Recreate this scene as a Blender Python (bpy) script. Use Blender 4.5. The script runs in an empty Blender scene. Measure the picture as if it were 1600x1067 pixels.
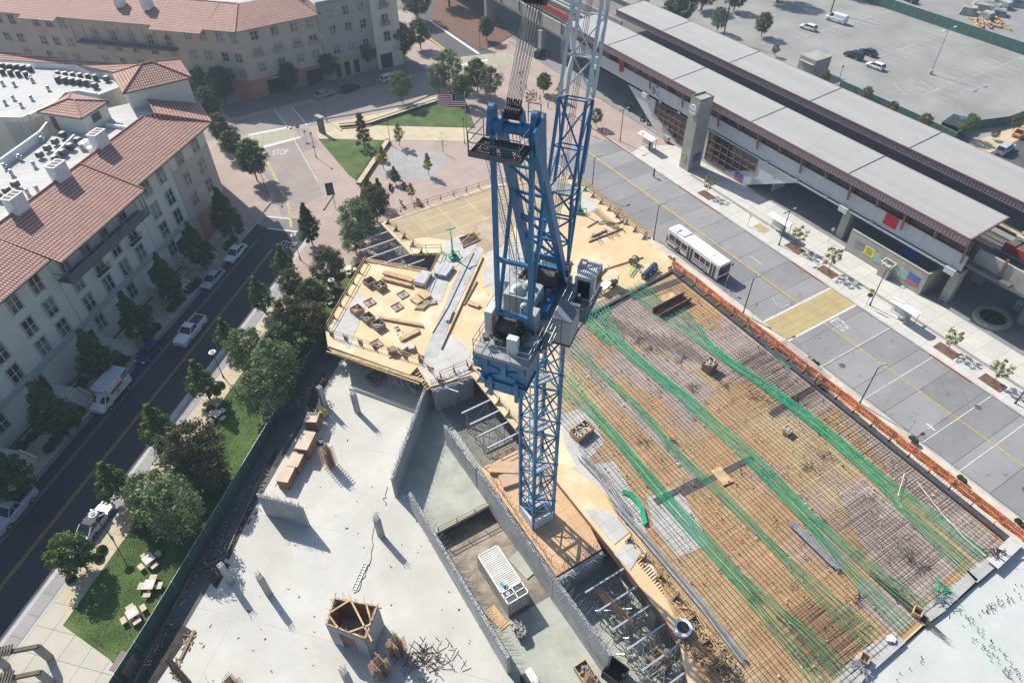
import bpy, bmesh, math, random
from mathutils import Vector, Matrix
random.seed(7)
R=math.radians; C=bpy.context.scene.collection; S=bpy.context.scene
# ---------------------------------------------------------------- camera (66 m above the street, a drone view)
H=66.0; F=1067.0
def _rot(pitch,roll,ya):
    cp,sp=math.cos(pitch),math.sin(pitch); cr,sr=math.cos(roll),math.sin(roll)
    Rx=Matrix(((1,0,0),(0,-sp,-cp),(0,cp,-sp))); Rr=Matrix(((cr,-sr,0),(sr,cr,0),(0,0,1)))
    cA=(math.sin(ya),math.cos(ya),0); cB=(math.cos(ya),-math.sin(ya),0)
    W=Matrix(((cB[0],cA[0],0),(cB[1],cA[1],0),(0,0,1)))
    return Rr@Rx@W
MW=_rot(R(44.2208),R(-.736),R(-31.0968)); MT=MW.transposed()
cam=bpy.data.cameras.new("camera"); co=bpy.data.objects.new("camera",cam); C.objects.link(co); S.camera=co
cam.sensor_width=36; cam.lens=F/1600*36; cam.clip_start=.5; cam.clip_end=2000
co.matrix_world=Matrix.Translation((0,0,H))@Matrix((MW[0],-MW[1],-MW[2])).transposed().to_4x4()
# ---------------------------------------------------------------- daylight
ELEV=R(42); SUNV=Vector((-.19*math.cos(ELEV),.98*math.cos(ELEV),math.sin(ELEV)))
wd=bpy.data.worlds.new("World"); S.world=wd; wd.use_nodes=True
nt=wd.node_tree; bg=nt.nodes['Background']; sk=nt.nodes.new('ShaderNodeTexSky'); sk.sky_type='NISHITA'; sk.sun_disc=False
sk.sun_elevation=ELEV; sk.sun_rotation=R(-11); sk.dust_density=2.0; hs=nt.nodes.new('ShaderNodeMix'); hs.data_type='RGBA'; hs.blend_type='MULTIPLY'; hs.inputs[0].default_value=1; hs.inputs[7].default_value=(.86,.98,1.12,1); nt.links.new(sk.outputs[0],hs.inputs[6]); nt.links.new(hs.outputs[2],bg.inputs[0]); bg.inputs[1].default_value=.098
su=bpy.data.lights.new("sun",'SUN'); su.energy=4.9; su.angle=R(.5); su.color=(1,.94,.84)
so=bpy.data.objects.new("sun",su); C.objects.link(so); so.rotation_euler=SUNV.to_track_quat('Z','Y').to_euler()
S.view_settings.view_transform='Standard'; S.view_settings.look='None'; S.view_settings.exposure=0.47; S.view_settings.gamma=1
# ---------------------------------------------------------------- helpers
def G(px,py,z=0):
    "point of the plane at height z that the photograph shows at (px, py)"
    d=MT@Vector(((px-800)/F,(py-533.5)/F,1)); t=(H-z)/-d.z
    return Vector((d.x*t,d.y*t,z))
r2=math.sqrt(.5)
def UV(u,v,z=0): return Vector((r2*(u+v),r2*(v-u),z))      # street-wise axes of the left block (v along the street)
EU=Vector((r2,-r2,0)); EV=Vector((r2,r2,0))
MATS={}
def nodes(name):
    m=bpy.data.materials.new(name); m.use_nodes=True; n=m.node_tree; return m,n,n.nodes['Principled BSDF']
def L(n,a,b): n.links.new(a,b)
def mixc(n,fac,a,b,mode='MIX'):
    x=n.nodes.new('ShaderNodeMix'); x.data_type='RGBA'; x.blend_type=mode
    for s,v in ((x.inputs[0],fac),(x.inputs[6],a),(x.inputs[7],b)):
        if hasattr(v,'links'): L(n,v,s)
        else: s.default_value=v if not isinstance(v,tuple) else (*v[:3],1)
    return x.outputs[2]
def ramp(n,inp,lo,hi):
    r=n.nodes.new('ShaderNodeMapRange'); L(n,inp,r.inputs[0]); r.inputs[1].default_value=lo; r.inputs[2].default_value=hi; return r.outputs[0]
def noise(n,vec,scale,detail=4,rough=.55):
    t=n.nodes.new('ShaderNodeTexNoise'); t.inputs['Scale'].default_value=scale; t.inputs['Detail'].default_value=detail; t.inputs['Roughness'].default_value=rough
    if vec: L(n,vec,t.inputs['Vector'])
    return t.outputs['Fac']
def coords(n,rot=0,uv=False,off=(0,0,0)):
    if uv: return n.nodes.new('ShaderNodeTexCoord').outputs['UV']
    g=n.nodes.new('ShaderNodeNewGeometry'); mp=n.nodes.new('ShaderNodeMapping'); mp.inputs['Rotation'].default_value[2]=rot; mp.inputs['Location'].default_value=off
    L(n,g.outputs['Position'],mp.inputs[0]); return mp.outputs[0]
def sc(c,k): return tuple(max(0,min(1,x*k)) for x in c)
def M(name,col,rough=.8,var=.18,scale=.6,bump=0.,metal=0.,fine=6.,col2=None,spec=None,thr=(.35,.65)):
    if name in MATS: return MATS[name]
    m,n,b=nodes(name); v=coords(n); f=ramp(n,noise(n,v,scale),*thr)
    c=mixc(n,f,sc(col,1-var),col2 or sc(col,1+var))
    f2=noise(n,v,fine,3); c=mixc(n,ramp(n,f2,.3,.7),mixc(n,1.0,c,(1-var*.7,)*3,'MULTIPLY'),c)
    L(n,c,b.inputs['Base Color']); b.inputs['Roughness'].default_value=rough; b.inputs['Metallic'].default_value=metal
    if spec is not None: b.inputs['Specular IOR Level'].default_value=spec
    if bump:
        bp=n.nodes.new('ShaderNodeBump'); bp.inputs['Strength'].default_value=bump; bp.inputs['Distance'].default_value=.05; L(n,f2,bp.inputs['Height']); L(n,bp.outputs[0],b.inputs['Normal'])
    MATS[name]=m; return m
def BR(name,c1,c2,mort,w,h,ms=.02,rot=0,off=0.,rough=.85,stain=.2,sscale=.25,uv=False,bump=0.,extra=None,loc=(0,0,0)):
    "slabs, pavers, sheets or tiles laid in courses, with stains"
    if name in MATS: return MATS[name]
    m,n,b=nodes(name); v=coords(n,rot,uv,loc)
    t=n.nodes.new('ShaderNodeTexBrick'); L(n,v,t.inputs['Vector']); t.offset=off
    for k,x in (('Color1',c1),('Color2',c2),('Mortar',mort)): t.inputs[k].default_value=(*x,1)
    t.inputs['Scale'].default_value=1; t.inputs['Brick Width'].default_value=w; t.inputs['Row Height'].default_value=h; t.inputs['Mortar Size'].default_value=ms; t.inputs['Mortar Smooth'].default_value=0
    c=t.outputs['Color']; g=coords(n)
    if extra:
        for (col,scl,lo,hi) in extra: c=mixc(n,ramp(n,noise(n,g,scl,5),lo,hi),c,col)
    s=noise(n,g,sscale,6,.65); c=mixc(n,ramp(n,s,.3,.7),mixc(n,1.0,c,(1-stain,)*3,'MULTIPLY'),c)
    s2=noise(n,g,5,3); c=mixc(n,ramp(n,s2,.25,.75),mixc(n,1.0,c,(1-stain*.5,)*3,'MULTIPLY'),c)
    L(n,c,b.inputs['Base Color']); b.inputs['Roughness'].default_value=rough
    if bump:
        bp=n.nodes.new('ShaderNodeBump'); bp.inputs['Strength'].default_value=bump; bp.inputs['Distance'].default_value=.06; bp.invert=True; L(n,t.outputs['Fac'],bp.inputs['Height']); L(n,bp.outputs[0],b.inputs['Normal'])
    MATS[name]=m; return m
def ID(a,T): return a
def bsplit(b,name,mat,parent,nv=8,**k):
    for i in range(0,len(b.v),nv):
        c=B(); c.v=b.v[i:i+nv]; fs=[j for j,f in enumerate(b.f) if i<=f[0]<i+nv]; c.f=[[v-i for v in b.f[j]] for j in fs]; c.mi=[0]*len(fs); c.uv=[None]*len(fs); c.build(name,mat,parent,**k)
class B:
    "collects shapes of one mesh; T maps local to world"
    def __init__(s,T=None): s.v=[];s.f=[];s.mi=[];s.uv=[];s.T=T;s.m=0
    def add(s,vs,fs,uvs=None):
        o=len(s.v)
        for p in vs:
            p=Vector(p); s.v.append(s.T@p if s.T else p)
        for i,f in enumerate(fs): s.f.append([o+k for k in f]); s.mi.append(s.m); s.uv.append(uvs[i] if uvs else None)
        return s
    def box(s,c,d,rz=0,top=(1,1)):
        x,y,z=d[0]/2,d[1]/2,d[2]/2; a,b=math.cos(rz),math.sin(rz); vs=[]
        for k in (-1,1):
            for i,j in ((-1,-1),(1,-1),(1,1),(-1,1)):
                X=i*x*(top[0] if k>0 else 1); Y=j*y*(top[1] if k>0 else 1)
                vs.append((c[0]+X*a-Y*b,c[1]+X*b+Y*a,c[2]+k*z))
        return s.add(vs,[(3,2,1,0),(4,5,6,7),(0,1,5,4),(1,2,6,5),(2,3,7,6),(3,0,4,7)])
    def beam(s,p,q,w,h=None,up=(0,0,1)):
        p,q=Vector(p),Vector(q); h=h or w; d=(q-p)
        if d.length<1e-6: return s
        d.normalize(); u=Vector(up)
        if abs(d.dot(u))>.98: u=Vector((1,0,0))
        a=d.cross(u).normalized()*(w/2); b=a.normalized().cross(d)*(h/2); vs=[]
        for e in (p,q): vs+=[e-a-b,e+a-b,e+a+b,e-a+b]
        return s.add(vs,[(3,2,1,0),(4,5,6,7),(0,1,5,4),(1,2,6,5),(2,3,7,6),(3,0,4,7)])
    def tube(s,p,q,r,n=8,r2=None,cap=True):
        p,q=Vector(p),Vector(q); r2=r if r2 is None else r2; d=(q-p).normalized(); u=Vector((0,0,1)) if abs(d.z)<.9 else Vector((1,0,0))
        a=d.cross(u).normalized(); b=d.cross(a); vs=[]
        for e,rr in ((p,r),(q,r2)):
            for i in range(n):
                t=2*math.pi*i/n; vs.append(e+a*math.cos(t)*rr+b*math.sin(t)*rr)
        fs=[(i,(i+1)%n,n+(i+1)%n,n+i) for i in range(n)]
        if cap: fs+=[tuple(range(n))[::-1],tuple(range(n,2*n))]
        return s.add(vs,fs)
    def path(s,pts,r,n=4):
        for a,b in zip(pts,pts[1:]): s.tube(a,b,r,n,cap=False)
        return s
    def prism(s,poly,z0,z1):
        "poly: (x,y) or points whose z is ignored"
        pl=[(p[0],p[1]) for p in poly]
        if sum(a[0]*b[1]-b[0]*a[1] for a,b in zip(pl,pl[1:]+pl[:1]))<0: pl=pl[::-1]
        n=len(pl); vs=[(x,y,z0) for x,y in pl]+[(x,y,z1) for x,y in pl]
        return s.add(vs,[tuple(range(n))[::-1],tuple(range(n,2*n))]+[(i,(i+1)%n,n+(i+1)%n,n+i) for i in range(n)])
    def poly(s,pts,uv=None): return s.add(pts,[tuple(range(len(pts)))],[uv] if uv else None)
    def sheet(s,pts,z):
        pl=[(p[0],p[1]) for p in pts]
        if sum(a[0]*b[1]-b[0]*a[1] for a,b in zip(pl,pl[1:]+pl[:1]))<0: pl=pl[::-1]
        return s.add([(x,y,z) for x,y in pl],[tuple(range(len(pl)))])
    def ball(s,c,r,n=8,sz=1):
        vs=[];m=n//2
        for i in range(1,m):
            for j in range(n):
                t=math.pi*i/m;q=2*math.pi*j/n; vs.append((c[0]+r*math.sin(t)*math.cos(q),c[1]+r*math.sin(t)*math.sin(q),c[2]+r*sz*math.cos(t)))
        vs+=[(c[0],c[1],c[2]+r*sz),(c[0],c[1],c[2]-r*sz)]; a=len(vs)-2
        fs=[(i*n+j,(i+1)*n+j,(i+1)*n+(j+1)%n,i*n+(j+1)%n) for i in range(m-2) for j in range(n)]
        fs+=[(a,j,(j+1)%n) for j in range(n)]+[(a+1,(m-2)*n+(j+1)%n,(m-2)*n+j) for j in range(n)]
        return s.add(vs,fs)
    def build(s,name,mats,parent=None,smooth=False,bevel=0,label=None):
        off=Vector(parent['_w']) if parent is not None and '_w' in parent else Vector((0,0,0))
        me=bpy.data.meshes.new(name); me.from_pydata([p-off for p in s.v],[],s.f)
        mats=mats if isinstance(mats,(list,tuple)) else [mats]
        for m in mats: me.materials.append(m)
        me.polygons.foreach_set('material_index',s.mi)
        if any(s.uv):
            ul=me.uv_layers.new(name='UVMap')
            for p in me.polygons:
                if s.uv[p.index]:
                    for k,li in enumerate(p.loop_indices): ul.data[li].uv=s.uv[p.index][k]
        if smooth: me.polygons.foreach_set('use_smooth',[True]*len(me.polygons))
        me.update(); o=bpy.data.objects.new(name,me); C.objects.link(o)
        if parent is not None: o.parent=parent; o['_w']=list(off)
        if bevel:
            b=o.modifiers.new('b','BEVEL'); b.width=bevel; b.segments=2; b.limit_method='ANGLE'; b.angle_limit=R(40)
        if label: o['label']=label
        return o
def tag(o,label=None,cat=None,group=None,kind=None):
    for k,v in (('label',label),('category',cat),('group',group),('kind',kind)):
        if v: o[k]=v
    return o
def thing(name,label,cat,loc=(0,0,0),rz=0,group=None,world=True):
    "Empty at the base; with world=True its parts are given in world coordinates"
    o=bpy.data.objects.new(name,None); C.objects.link(o); o.location=loc; o.rotation_euler[2]=rz; o.empty_display_size=.3
    if world: o['_w']=list(loc)
    return tag(o,label,cat,group)
def struct(name,b,mat): return tag(b.build(name,mat),kind='structure')
def dup(root,loc=None,rz=None,label=None,group=None,scale=None,parent=None):
    r=root.copy(); C.objects.link(r)
    if parent is not None: r.parent=parent
    if loc is not None: r.location=loc
    if rz is not None: r.rotation_euler[2]=rz
    if scale is not None: r.scale=scale
    if label: r['label']=label
    if group: r['group']=group
    for ch in root.children: dup(ch,parent=r)
    return r
def text(name,body,size,mat,M4,parent=None,ext=.004,align='CENTER',font_squash=1):
    cu=bpy.data.curves.new(name,'FONT'); cu.body=body; cu.size=size; cu.extrude=ext; cu.align_x=align; cu.align_y='CENTER'
    t=bpy.data.objects.new(name,cu); C.objects.link(t); bpy.context.view_layer.update()
    me=bpy.data.meshes.new_from_object(t.evaluated_get(bpy.context.evaluated_depsgraph_get())); C.objects.unlink(t); bpy.data.objects.remove(t)
    off=Vector(parent['_w']) if parent is not None and '_w' in parent else Vector((0,0,0))
    me.transform(Matrix.Translation(-off)@M4); me.materials.clear(); me.materials.append(mat)
    o=bpy.data.objects.new(name,me); C.objects.link(o); o.parent=parent; return o
def frame(o,x,y):
    "matrix with local x along x, y along y at origin o"
    x=Vector(x).normalized(); y=Vector(y); y=(y-x*y.dot(x)).normalized(); z=x.cross(y)
    m=Matrix((x,y,z)).transposed().to_4x4(); m.translation=Vector(o); return m
# ---------------------------------------------------------------- materials
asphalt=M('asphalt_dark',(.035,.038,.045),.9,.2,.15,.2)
asph2=M('asphalt_road',(.09,.09,.095),.9,.2,.2)
lotmat=M('lot_asphalt',(.27,.265,.25),.9,.16,.1,.1,fine=1.3)
slabroad=BR('street_slabs',(.235,.235,.238),(.32,.318,.32),(.13,.13,.13),6.85,4.62,.05,0,0,.85,.22,.12,extra=[((.15,.15,.15),.9,.60,.75),((.33,.33,.33),.3,.55,.8)],loc=(-67.6,.4,0))
brickpave=BR('pink_pavers',(.47,.365,.315),(.43,.33,.29),(.33,.26,.22),.6,.3,.02,0,.5,.9,.22,.2,extra=[((.44,.37,.32),.15,.5,.75)])
brickroad=BR('pink_road',(.34,.285,.26),(.31,.26,.235),(.21,.17,.15),3.3,3.3,.03,R(-8),0,.9,.2,.15)
tan=BR('tan_walk',(.56,.475,.32),(.52,.44,.3),(.36,.3,.2),1.6,1.6,.035,R(45),0,.85,.15,.4)
tan2=BR('tan_walk_square',(.56,.475,.32),(.52,.44,.3),(.36,.3,.2),2.6,2.6,.04,0,0,.85,.12,.3)
yellowpave=BR('yellow_crossing',(.47,.38,.18),(.43,.35,.17),(.3,.25,.13),4.4,1.15,.03,0,0,.85,.2,.5)
conc=BR('light_walk',(.60,.59,.54),(.55,.54,.50),(.4,.39,.36),2.3,2.3,.035,0,0,.85,.14,.3)
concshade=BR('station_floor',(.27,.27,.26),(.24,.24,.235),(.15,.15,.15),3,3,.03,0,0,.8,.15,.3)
curbm=M('curb_concrete',(.44,.43,.4),.85,.12)
slabw0=M('white_slab',(.52,.51,.465),.8,.06,.22,.05,fine=1.7,col2=(.61,.60,.56))
def slabmat():
    m,n,b=nodes('white_slab_stained'); g=coords(n); c=mixc(n,ramp(n,noise(n,g,.18,6,.6),.35,.65),(.43,.42,.38),(.53,.52,.475))
    c=mixc(n,ramp(n,noise(n,g,.9,8,.75),.52,.72),c,(.47,.455,.41)); c=mixc(n,ramp(n,noise(n,g,3.5,6,.7),.60,.74),c,(.40,.39,.355)); c=mixc(n,ramp(n,noise(n,g,14,3,.6),.3,.75),c,mixc(n,1.0,c,(.88,.88,.88),'MULTIPLY'))
    w=n.nodes.new('ShaderNodeTexBrick'); w.offset=.4; L(n,coords(n,R(45)),w.inputs['Vector']); w.inputs['Scale'].default_value=1; w.inputs['Brick Width'].default_value=17; w.inputs['Row Height'].default_value=11; w.inputs['Mortar Size'].default_value=.03; c=mixc(n,w.outputs['Fac'],c,(.36,.36,.33))
    L(n,c,b.inputs['Base Color']); b.inputs['Roughness'].default_value=.7; return m
slabw=slabmat()
slabg=M('green_grey_slab',(.37,.385,.33),.8,.14,.35,fine=2)
slabs2=M('pale_slab',(.48,.505,.475),.75,.06,.3,fine=2)
wallc=M('raw_concrete',(.36,.365,.36),.85,.16,.5,.1,fine=2.5)
lawn=M('lawn_grass',(.055,.13,.02),.95,.4,.35,.8,fine=7,col2=(.13,.19,.045),thr=(.3,.75))
dirt=M('dirt',(.27,.235,.185),.95,.3,.7,.5)
mulch=M('mulch',(.16,.085,.055),.95,.3,2,.5)
white=M('white_paint',(.72,.71,.67),.7,.1,1.5); roadwhite=M('road_white',(.6,.6,.57),.8,.2,3)
yell=M('road_yellow',(.55,.36,.05),.8,.2,3); red=M('red_paint',(.42,.07,.06),.7,.2,2)
stucco=M('white_stucco',(.64,.62,.53),.9,.06,.3,.05,fine=3); stucco2=M('beige_stucco',(.50,.42,.32),.9,.08,.3); terra=M('terracotta_wall',(.42,.21,.14),.9,.1,.3); ochre=M('ochre_wall',(.42,.34,.19),.9,.08)
creamw=M('cream_wall',(.62,.56,.43),.9,.06)
tile=BR('roof_tile',(.80,.45,.34),(.68,.36,.265),(.11,.055,.045),.36,.5,.07,0,0,.8,.2,.5,uv=True,bump=1.)  # wide dark joints paint the shade lines between tile rows
tiledk=M('ridge_tile',(.38,.17,.13),.8,.2,3)
flatroof=BR('flat_roof',(.50,.50,.48),(.55,.54,.52),(.36,.36,.35),9,1.0,.03,R(20),.5,.85,.22,.3); parapet=M('parapet_white',(.7,.7,.67),.8,.05)
glass=M('window_glass',(.045,.055,.06),.12,.5,.22,thr=(.45,.55),col2=(.20,.24,.235)); frw=M('window_frame_white',(.62,.6,.55),.6,.05); trimp=M('window_trim',(.42,.34,.31),.8,.05)
glassd=M('dark_glass',(.02,.025,.03),.08,.3,.5)
dark=M('dark_metal',(.03,.03,.035),.5,.2); dgreen=M('post_green',(.02,.03,.028),.5,.1); steel=M('galv_steel',(.42,.43,.44),.45,.15,2,metal=.6); greym=M('grey_enamel',(.33,.35,.35),.5,.1,1); blk=M('black_rubber',(.02,.02,.02),.7,.1)
blue=M('crane_blue',(.012,.155,.33),.36,.2,.8,fine=4,col2=(.02,.20,.38)); cwhite=M('crane_white',(.54,.58,.56),.45,.08)
rope=M('wire_rope',(.10,.095,.09),.5,.2,metal=.4)
ply=BR('plywood_yellow',(.70,.505,.28),(.64,.455,.245),(.48,.35,.2),2.44,1.22,.015,0,0,.7,.14,.35,extra=[((.78,.62,.42),.3,.5,.7)])
plyo=M('plywood_old',(.40,.31,.23),.8,.2,.4,fine=3); plyor=BR('plywood_orange',(.64,.41,.22),(.58,.37,.19),(.4,.26,.14),2.44,1.22,.02,0,0,.6,.2,.4)
plyg=BR('plywood_grey',(.50,.49,.46),(.57,.55,.51),(.36,.35,.33),2.44,1.22,.02,0,0,.8,.2,.4)
plypink=BR('plywood_weathered',(.43,.345,.30),(.49,.40,.34),(.28,.22,.19),2.44,1.22,.02,0,0,.8,.25,.3)
plyr=BR('plywood_reddeck',(.53,.335,.16),(.45,.285,.135),(.3,.2,.1),2.44,1.22,.015,0,0,.7,.2,.25,extra=[((.50,.39,.21),.12,.45,.62),((.40,.30,.24),.14,.54,.66)])
lum=M('lumber',(.52,.36,.19),.8,.2,1.5); lumd=M('lumber_dark',(.25,.16,.09),.8,.2,1.5)
rust=M('rebar_rust',(.085,.055,.045),.8,.3,2); rbg=M('rebar_grey',(.30,.31,.33),.6,.2,2,metal=.3)
grn=M('tendon_green',(.012,.36,.17),.45,.15,1.5,col2=(.02,.45,.22)); grn2=M('equipment_green',(.02,.42,.2),.5,.1)
oran=M('orange_netting',(.78,.27,.12),.8,.15,1); brn=M('station_brown',(.23,.115,.085),.7,.1,1); maroon=M('fascia_maroon',(.34,.26,.28),.8,.15,3)
canop=BR('canopy_roof',(.345,.34,.325),(.38,.375,.36),(.26,.26,.25),30,1.1,.02,R(90),0,.7,.08,.3)
panel=BR('station_panel',(.55,.57,.57),(.53,.55,.55),(.36,.38,.38),6,1.3,.02,0,0,.8,.08,.3)
concb=M('board_concrete',(.34,.33,.29),.9,.12,.5,.1); redrail=M('guard_red',(.42,.05,.035),.6,.15)
fgreen=M('fence_green',(.018,.07,.055),.8,.25,.6,fine=3); hedge=M('hedge',(.03,.06,.015),.95,.4,2,.8)
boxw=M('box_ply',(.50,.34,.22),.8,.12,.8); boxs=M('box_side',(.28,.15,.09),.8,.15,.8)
HAZE=True
# ================================================================ SETTING
def sheet(name,pts,z,mat): b=B(); b.sheet(pts,z); return struct(name,b,mat)
def pad(name,pts,mat,z1=.12,z0=-.05): b=B(); b.prism(pts,z0,z1); return struct(name,b,mat)
def px(z,*q): return [G(x,y,z) for x,y in q]
hx0,hx1,hy1=11.75,19.3,37.2
b=B(); b.add([(-700,-300,-.03),(900,-300,-.03),(900,1200,-.03),(-700,1200,-.03),(hx0,-10,-.03),(hx1,-10,-.03),(hx1,hy1,-.03),(hx0,hy1,-.03)],[(0,1,5,4),(1,2,6,5),(2,3,7,6),(3,0,4,7)])
struct('ground',b,M('ground_soil',(.2,.18,.15),.95,.2,.1))
# left street
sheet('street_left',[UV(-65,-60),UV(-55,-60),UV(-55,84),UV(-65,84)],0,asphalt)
sheet('gutter',[UV(-55,-60),UV(-54.2,-60),UV(-54.2,84),UV(-55,84)],.006,curbm)
pad('parking_strip',[UV(-54.2,-60),UV(-52.6,-60),UV(-52.6,70),UV(-54.2,70)],BR('strip_slabs',(.34,.33,.33),(.30,.29,.30),(.2,.2,.2),2.2,2.2,.04,R(45),0,.85,.15,.4),.03)
pad('kerb',[UV(-52.6,-60),UV(-52.3,-60),UV(-52.3,70),UV(-52.6,70)],curbm,.13)
pad('pavement_park',[UV(-52.3,16),UV(-49.8,16),UV(-49.8,72),UV(-52.3,72)],tan,.12)
pad('pavement_plaza',[UV(-52.3,-30),UV(-41,-30),UV(-41,14.5),UV(-44,16),UV(-49.4,17.6),UV(-52.3,20)],BR('square_walk',(.50,.475,.40),(.47,.445,.37),(.3,.28,.22),2.4,2.4,.04,R(45),0,.85,.12,.3),.121)
pad('lawn',[UV(-49.8,17.4),UV(-41,15),UV(-41,80),UV(-49.8,72)],lawn,.15)
sheet('lane_line',[UV(-62.95,-60),UV(-62.45,-60),UV(-62.45,80),UV(-62.95,80)],.004,M('gutter_line',(.13,.135,.14),.9,.2,2))
b=B()
for o in (-.17,.09): b.sheet([UV(-58.5+o,-60),UV(-58.42+o,-60),UV(-59.0+o,78),UV(-59.08+o,78)],.004)
struct('centre_line',b,yell)
pad('kerb_left',[UV(-65.3,-60),UV(-65,-60),UV(-65,78),UV(-65.3,78)],curbm,.13)
b=B(); b.sheet([UV(-65,-60),UV(-64.4,-60),UV(-64.4,78),UV(-65,78)],.005); struct('gutter_left',b,M('gut2',(.22,.22,.22),.9,.1))
pad('pavement_left',[UV(-85,-60),UV(-65.3,-60),UV(-65.3,80),UV(-85,80)],tan,.12)
sheet('planting_soil',[UV(-72,-60),UV(-70.6,-60),UV(-70.6,80),UV(-72,80)],.135,mulch)
# plaza pavers and the lanes that cross them
sheet('plaza_paving',[UV(-110,80),UV(-30,68),(64,72),(67.3,72),(67.3,97),(81.5,97),(81.5,60),(93,60),(93,175),(60,200),(-10,225),(-60,170)],-.004,brickpave)
sheet('pink_lane',px(0,(440,340),(472,322),(506,305),(470,240),(500,228),(480,200),(455,203),(400,208),(395,232),(405,262),(425,290)),.001,brickroad)
sheet('pink_lane_far',px(0,(398,208),(495,196),(620,165),(660,150),(760,112),(640,108),(560,145),(470,165),(380,185),(300,205),(300,225)),.0015,brickroad)
pad('pavement_far',[(20,153.2),(20,147),(43,146.5),(50,145),(66,146.5),(66,153.2)],M('far_walk',(.2,.17,.16),.9,.1))
sheet('zebra',px(0,(388,212),(455,199),(468,214),(396,234)),.004,BR('crossing_pale',(.42,.40,.30),(.38,.36,.28),(.25,.22,.18),1.6,1.6,.03,R(20)))
sheet('zebra_far',px(0,(428,174),(456,168),(480,196),(452,203)),.004,MATS['crossing_pale'])
b=B()
for q in (((388,210),(455,197),(455.5,199.5),(388,213)),((396,232),(470,213),(470.5,216),(396,236)),((427,172.5),(429,172),(453,202),(451,203)),((455,168),(457,167.5),(481,195),(479,197))): b.sheet(px(0,*q),.009)
b.sheet(px(0,(414,337),(452,341),(452,343),(414,339)),.009); b.sheet(px(0,(418,356),(464,361),(464,363.5),(418,358)),.009)
struct('stop_line',b,roadwhite)
sheet('zebra_south',px(0,(414,337),(466,342),(480,362),(466,363),(418,357),(405,352)),.003,M('zs',(.2,.19,.18),.9,.15))
b=B(); b.sheet(px(0,(402,225),(406,224),(453,320),(457,355),(453,355),(449,321)),.006); struct('yellow_line_plaza',b,M('pale_yellow',(.42,.36,.15),.8,.15))
b=B(); b.path([G(462,217,.02),G(464,225,.02),G(497,282,.02),G(522,303,.02),G(506,328,.02)],.22,4); struct('kerb_plaza',b,curbm)
b=B(); b.path([G(395,232,.02),G(383,236,.02),G(380,246,.02)],.2,4); b.path([G(407,295,.02),G(425,302,.02),G(423,318,.02),G(405,340,.02),G(380,352,.02)],.2,4); struct('kerb_corner',b,curbm)
b=B(); b.path([G(x,y,.02) for x,y in ((458,197),(500,188),(560,178),(640,163),(672,150))],.18,4); struct('kerb_green',b,curbm)
sheet('grey_plaza',px(0,(615,232),(703,240),(680,283),(590,275)),.004,BR('grey_pavers',(.40,.39,.38),(.36,.35,.34),(.28,.27,.26),.9,.9,.03,R(20)))
pad('tan_path',px(.03,(495,197),(590,178),(655,160),(683,150),(684,156),(578,196),(735,200),(740,221),(600,219),(497,216)),tan2,.03)
pad('lawn_triangle',px(.1,(498,217.5),(599,219),(556,281),(545,273)),lawn,.1)
pad('lawn_wedge',px(.1,(574,195),(684,156.5),(725,150),(742,199.5)),lawn,.1)
# north road
sheet('road_north',px(0,(645,20),(700,-30),(770,-30),(770,10),(745,70),(777,83),(713,90),(668,62)),.002,asph2)
sheet('zebra_north',px(0,(713,90),(777,83),(800,84),(805,100),(720,108)),.003,MATS['crossing_pale'])
b=B(); b.sheet(px(0,(671,61),(673,60),(716,91),(713,91.5)),.007); struct('road_line_north',b,yell)
b=B(); b.sheet(px(0,(670,33),(673,32),(750,84),(746,85)),.01); b.sheet(px(0,(715,102),(762,93),(763,95),(716,104)),.009); struct('kerb_line_north',b,white)
pad('bank_north',px(.1,(672,30),(750,78),(775,72),(800,55),(760,0),(690,-20)),mulch,.1)
# right street
sheet('street_right',[(67.3,-40),(81.4,-40),(81.4,97),(74,99),(67.3,95)],.001,slabroad)
for nm,x0,x1 in (('kerb_right',81.4,81.7),('kerb_site',67.0,67.3)): pad(nm,[(x0,-40),(x1,-40),(x1,96),(x0,96)],curbm,.13)
pad('pavement_site',[(60.2,-40),(67.0,-40),(67.0,84),(62.5,84),(60.2,60)],M('site_walk',(.55,.50,.41),.9,.15,.5),.12)
pad('pavement_right',[(81.7,-40),(91.5,-40),(91.5,60),(90.6,88),(85,91),(81.7,90)],conc,.12)
sheet('walk_band',[(85.5,-40),(86.1,-40),(86.1,78),(85.5,78)],.126,M('band',(.27,.26,.24),.85,.1))
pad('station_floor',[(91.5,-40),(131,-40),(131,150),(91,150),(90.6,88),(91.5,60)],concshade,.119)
sheet('yellow_crossing',[(67.3,38.1),(81.4,38.1),(81.4,42.3),(67.3,42.3)],.006,yellowpave)
b=B()
for y in (37.75,42.3): b.sheet([(67.3,y),(81.4,y),(81.4,y+.32),(67.3,y+.32)],.01)
for y in (12.4,17.2,25.4,32.1): b.sheet([(67.3,y),(81.4,y),(81.4,y+.1),(67.3,y+.1)],.01)
b.sheet([(77,52),(77.12,52),(77.12,54.5),(77,54.5)],.01)
for k in range(2): b.sheet(px(0,(1447+k*0,662),(1449,661),(1462+k*0,672),(1460,673)),.01+k*.004); 
b.sheet(px(0,(1450,670),(1456,664),(1457.5,665),(1451.5,671)),.018)
struct('road_marks',b,roadwhite)
b=B(); b.sheet([(74.35,-40),(74.5,-40),(74.5,37.7),(74.35,37.7)],.012); b.sheet([(74.6,42.7),(74.8,42.7),(75.2,96),(74.95,96)],.012); struct('yellow_line_right',b,yell)
b=B()
for y0,y1 in ((66,76),(44,50),(20,26),(90,110)): b.box((81.36,(y0+y1)/2,.09),(.1,y1-y0,.1))
struct('red_kerb',b,red)
b=B()
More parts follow.
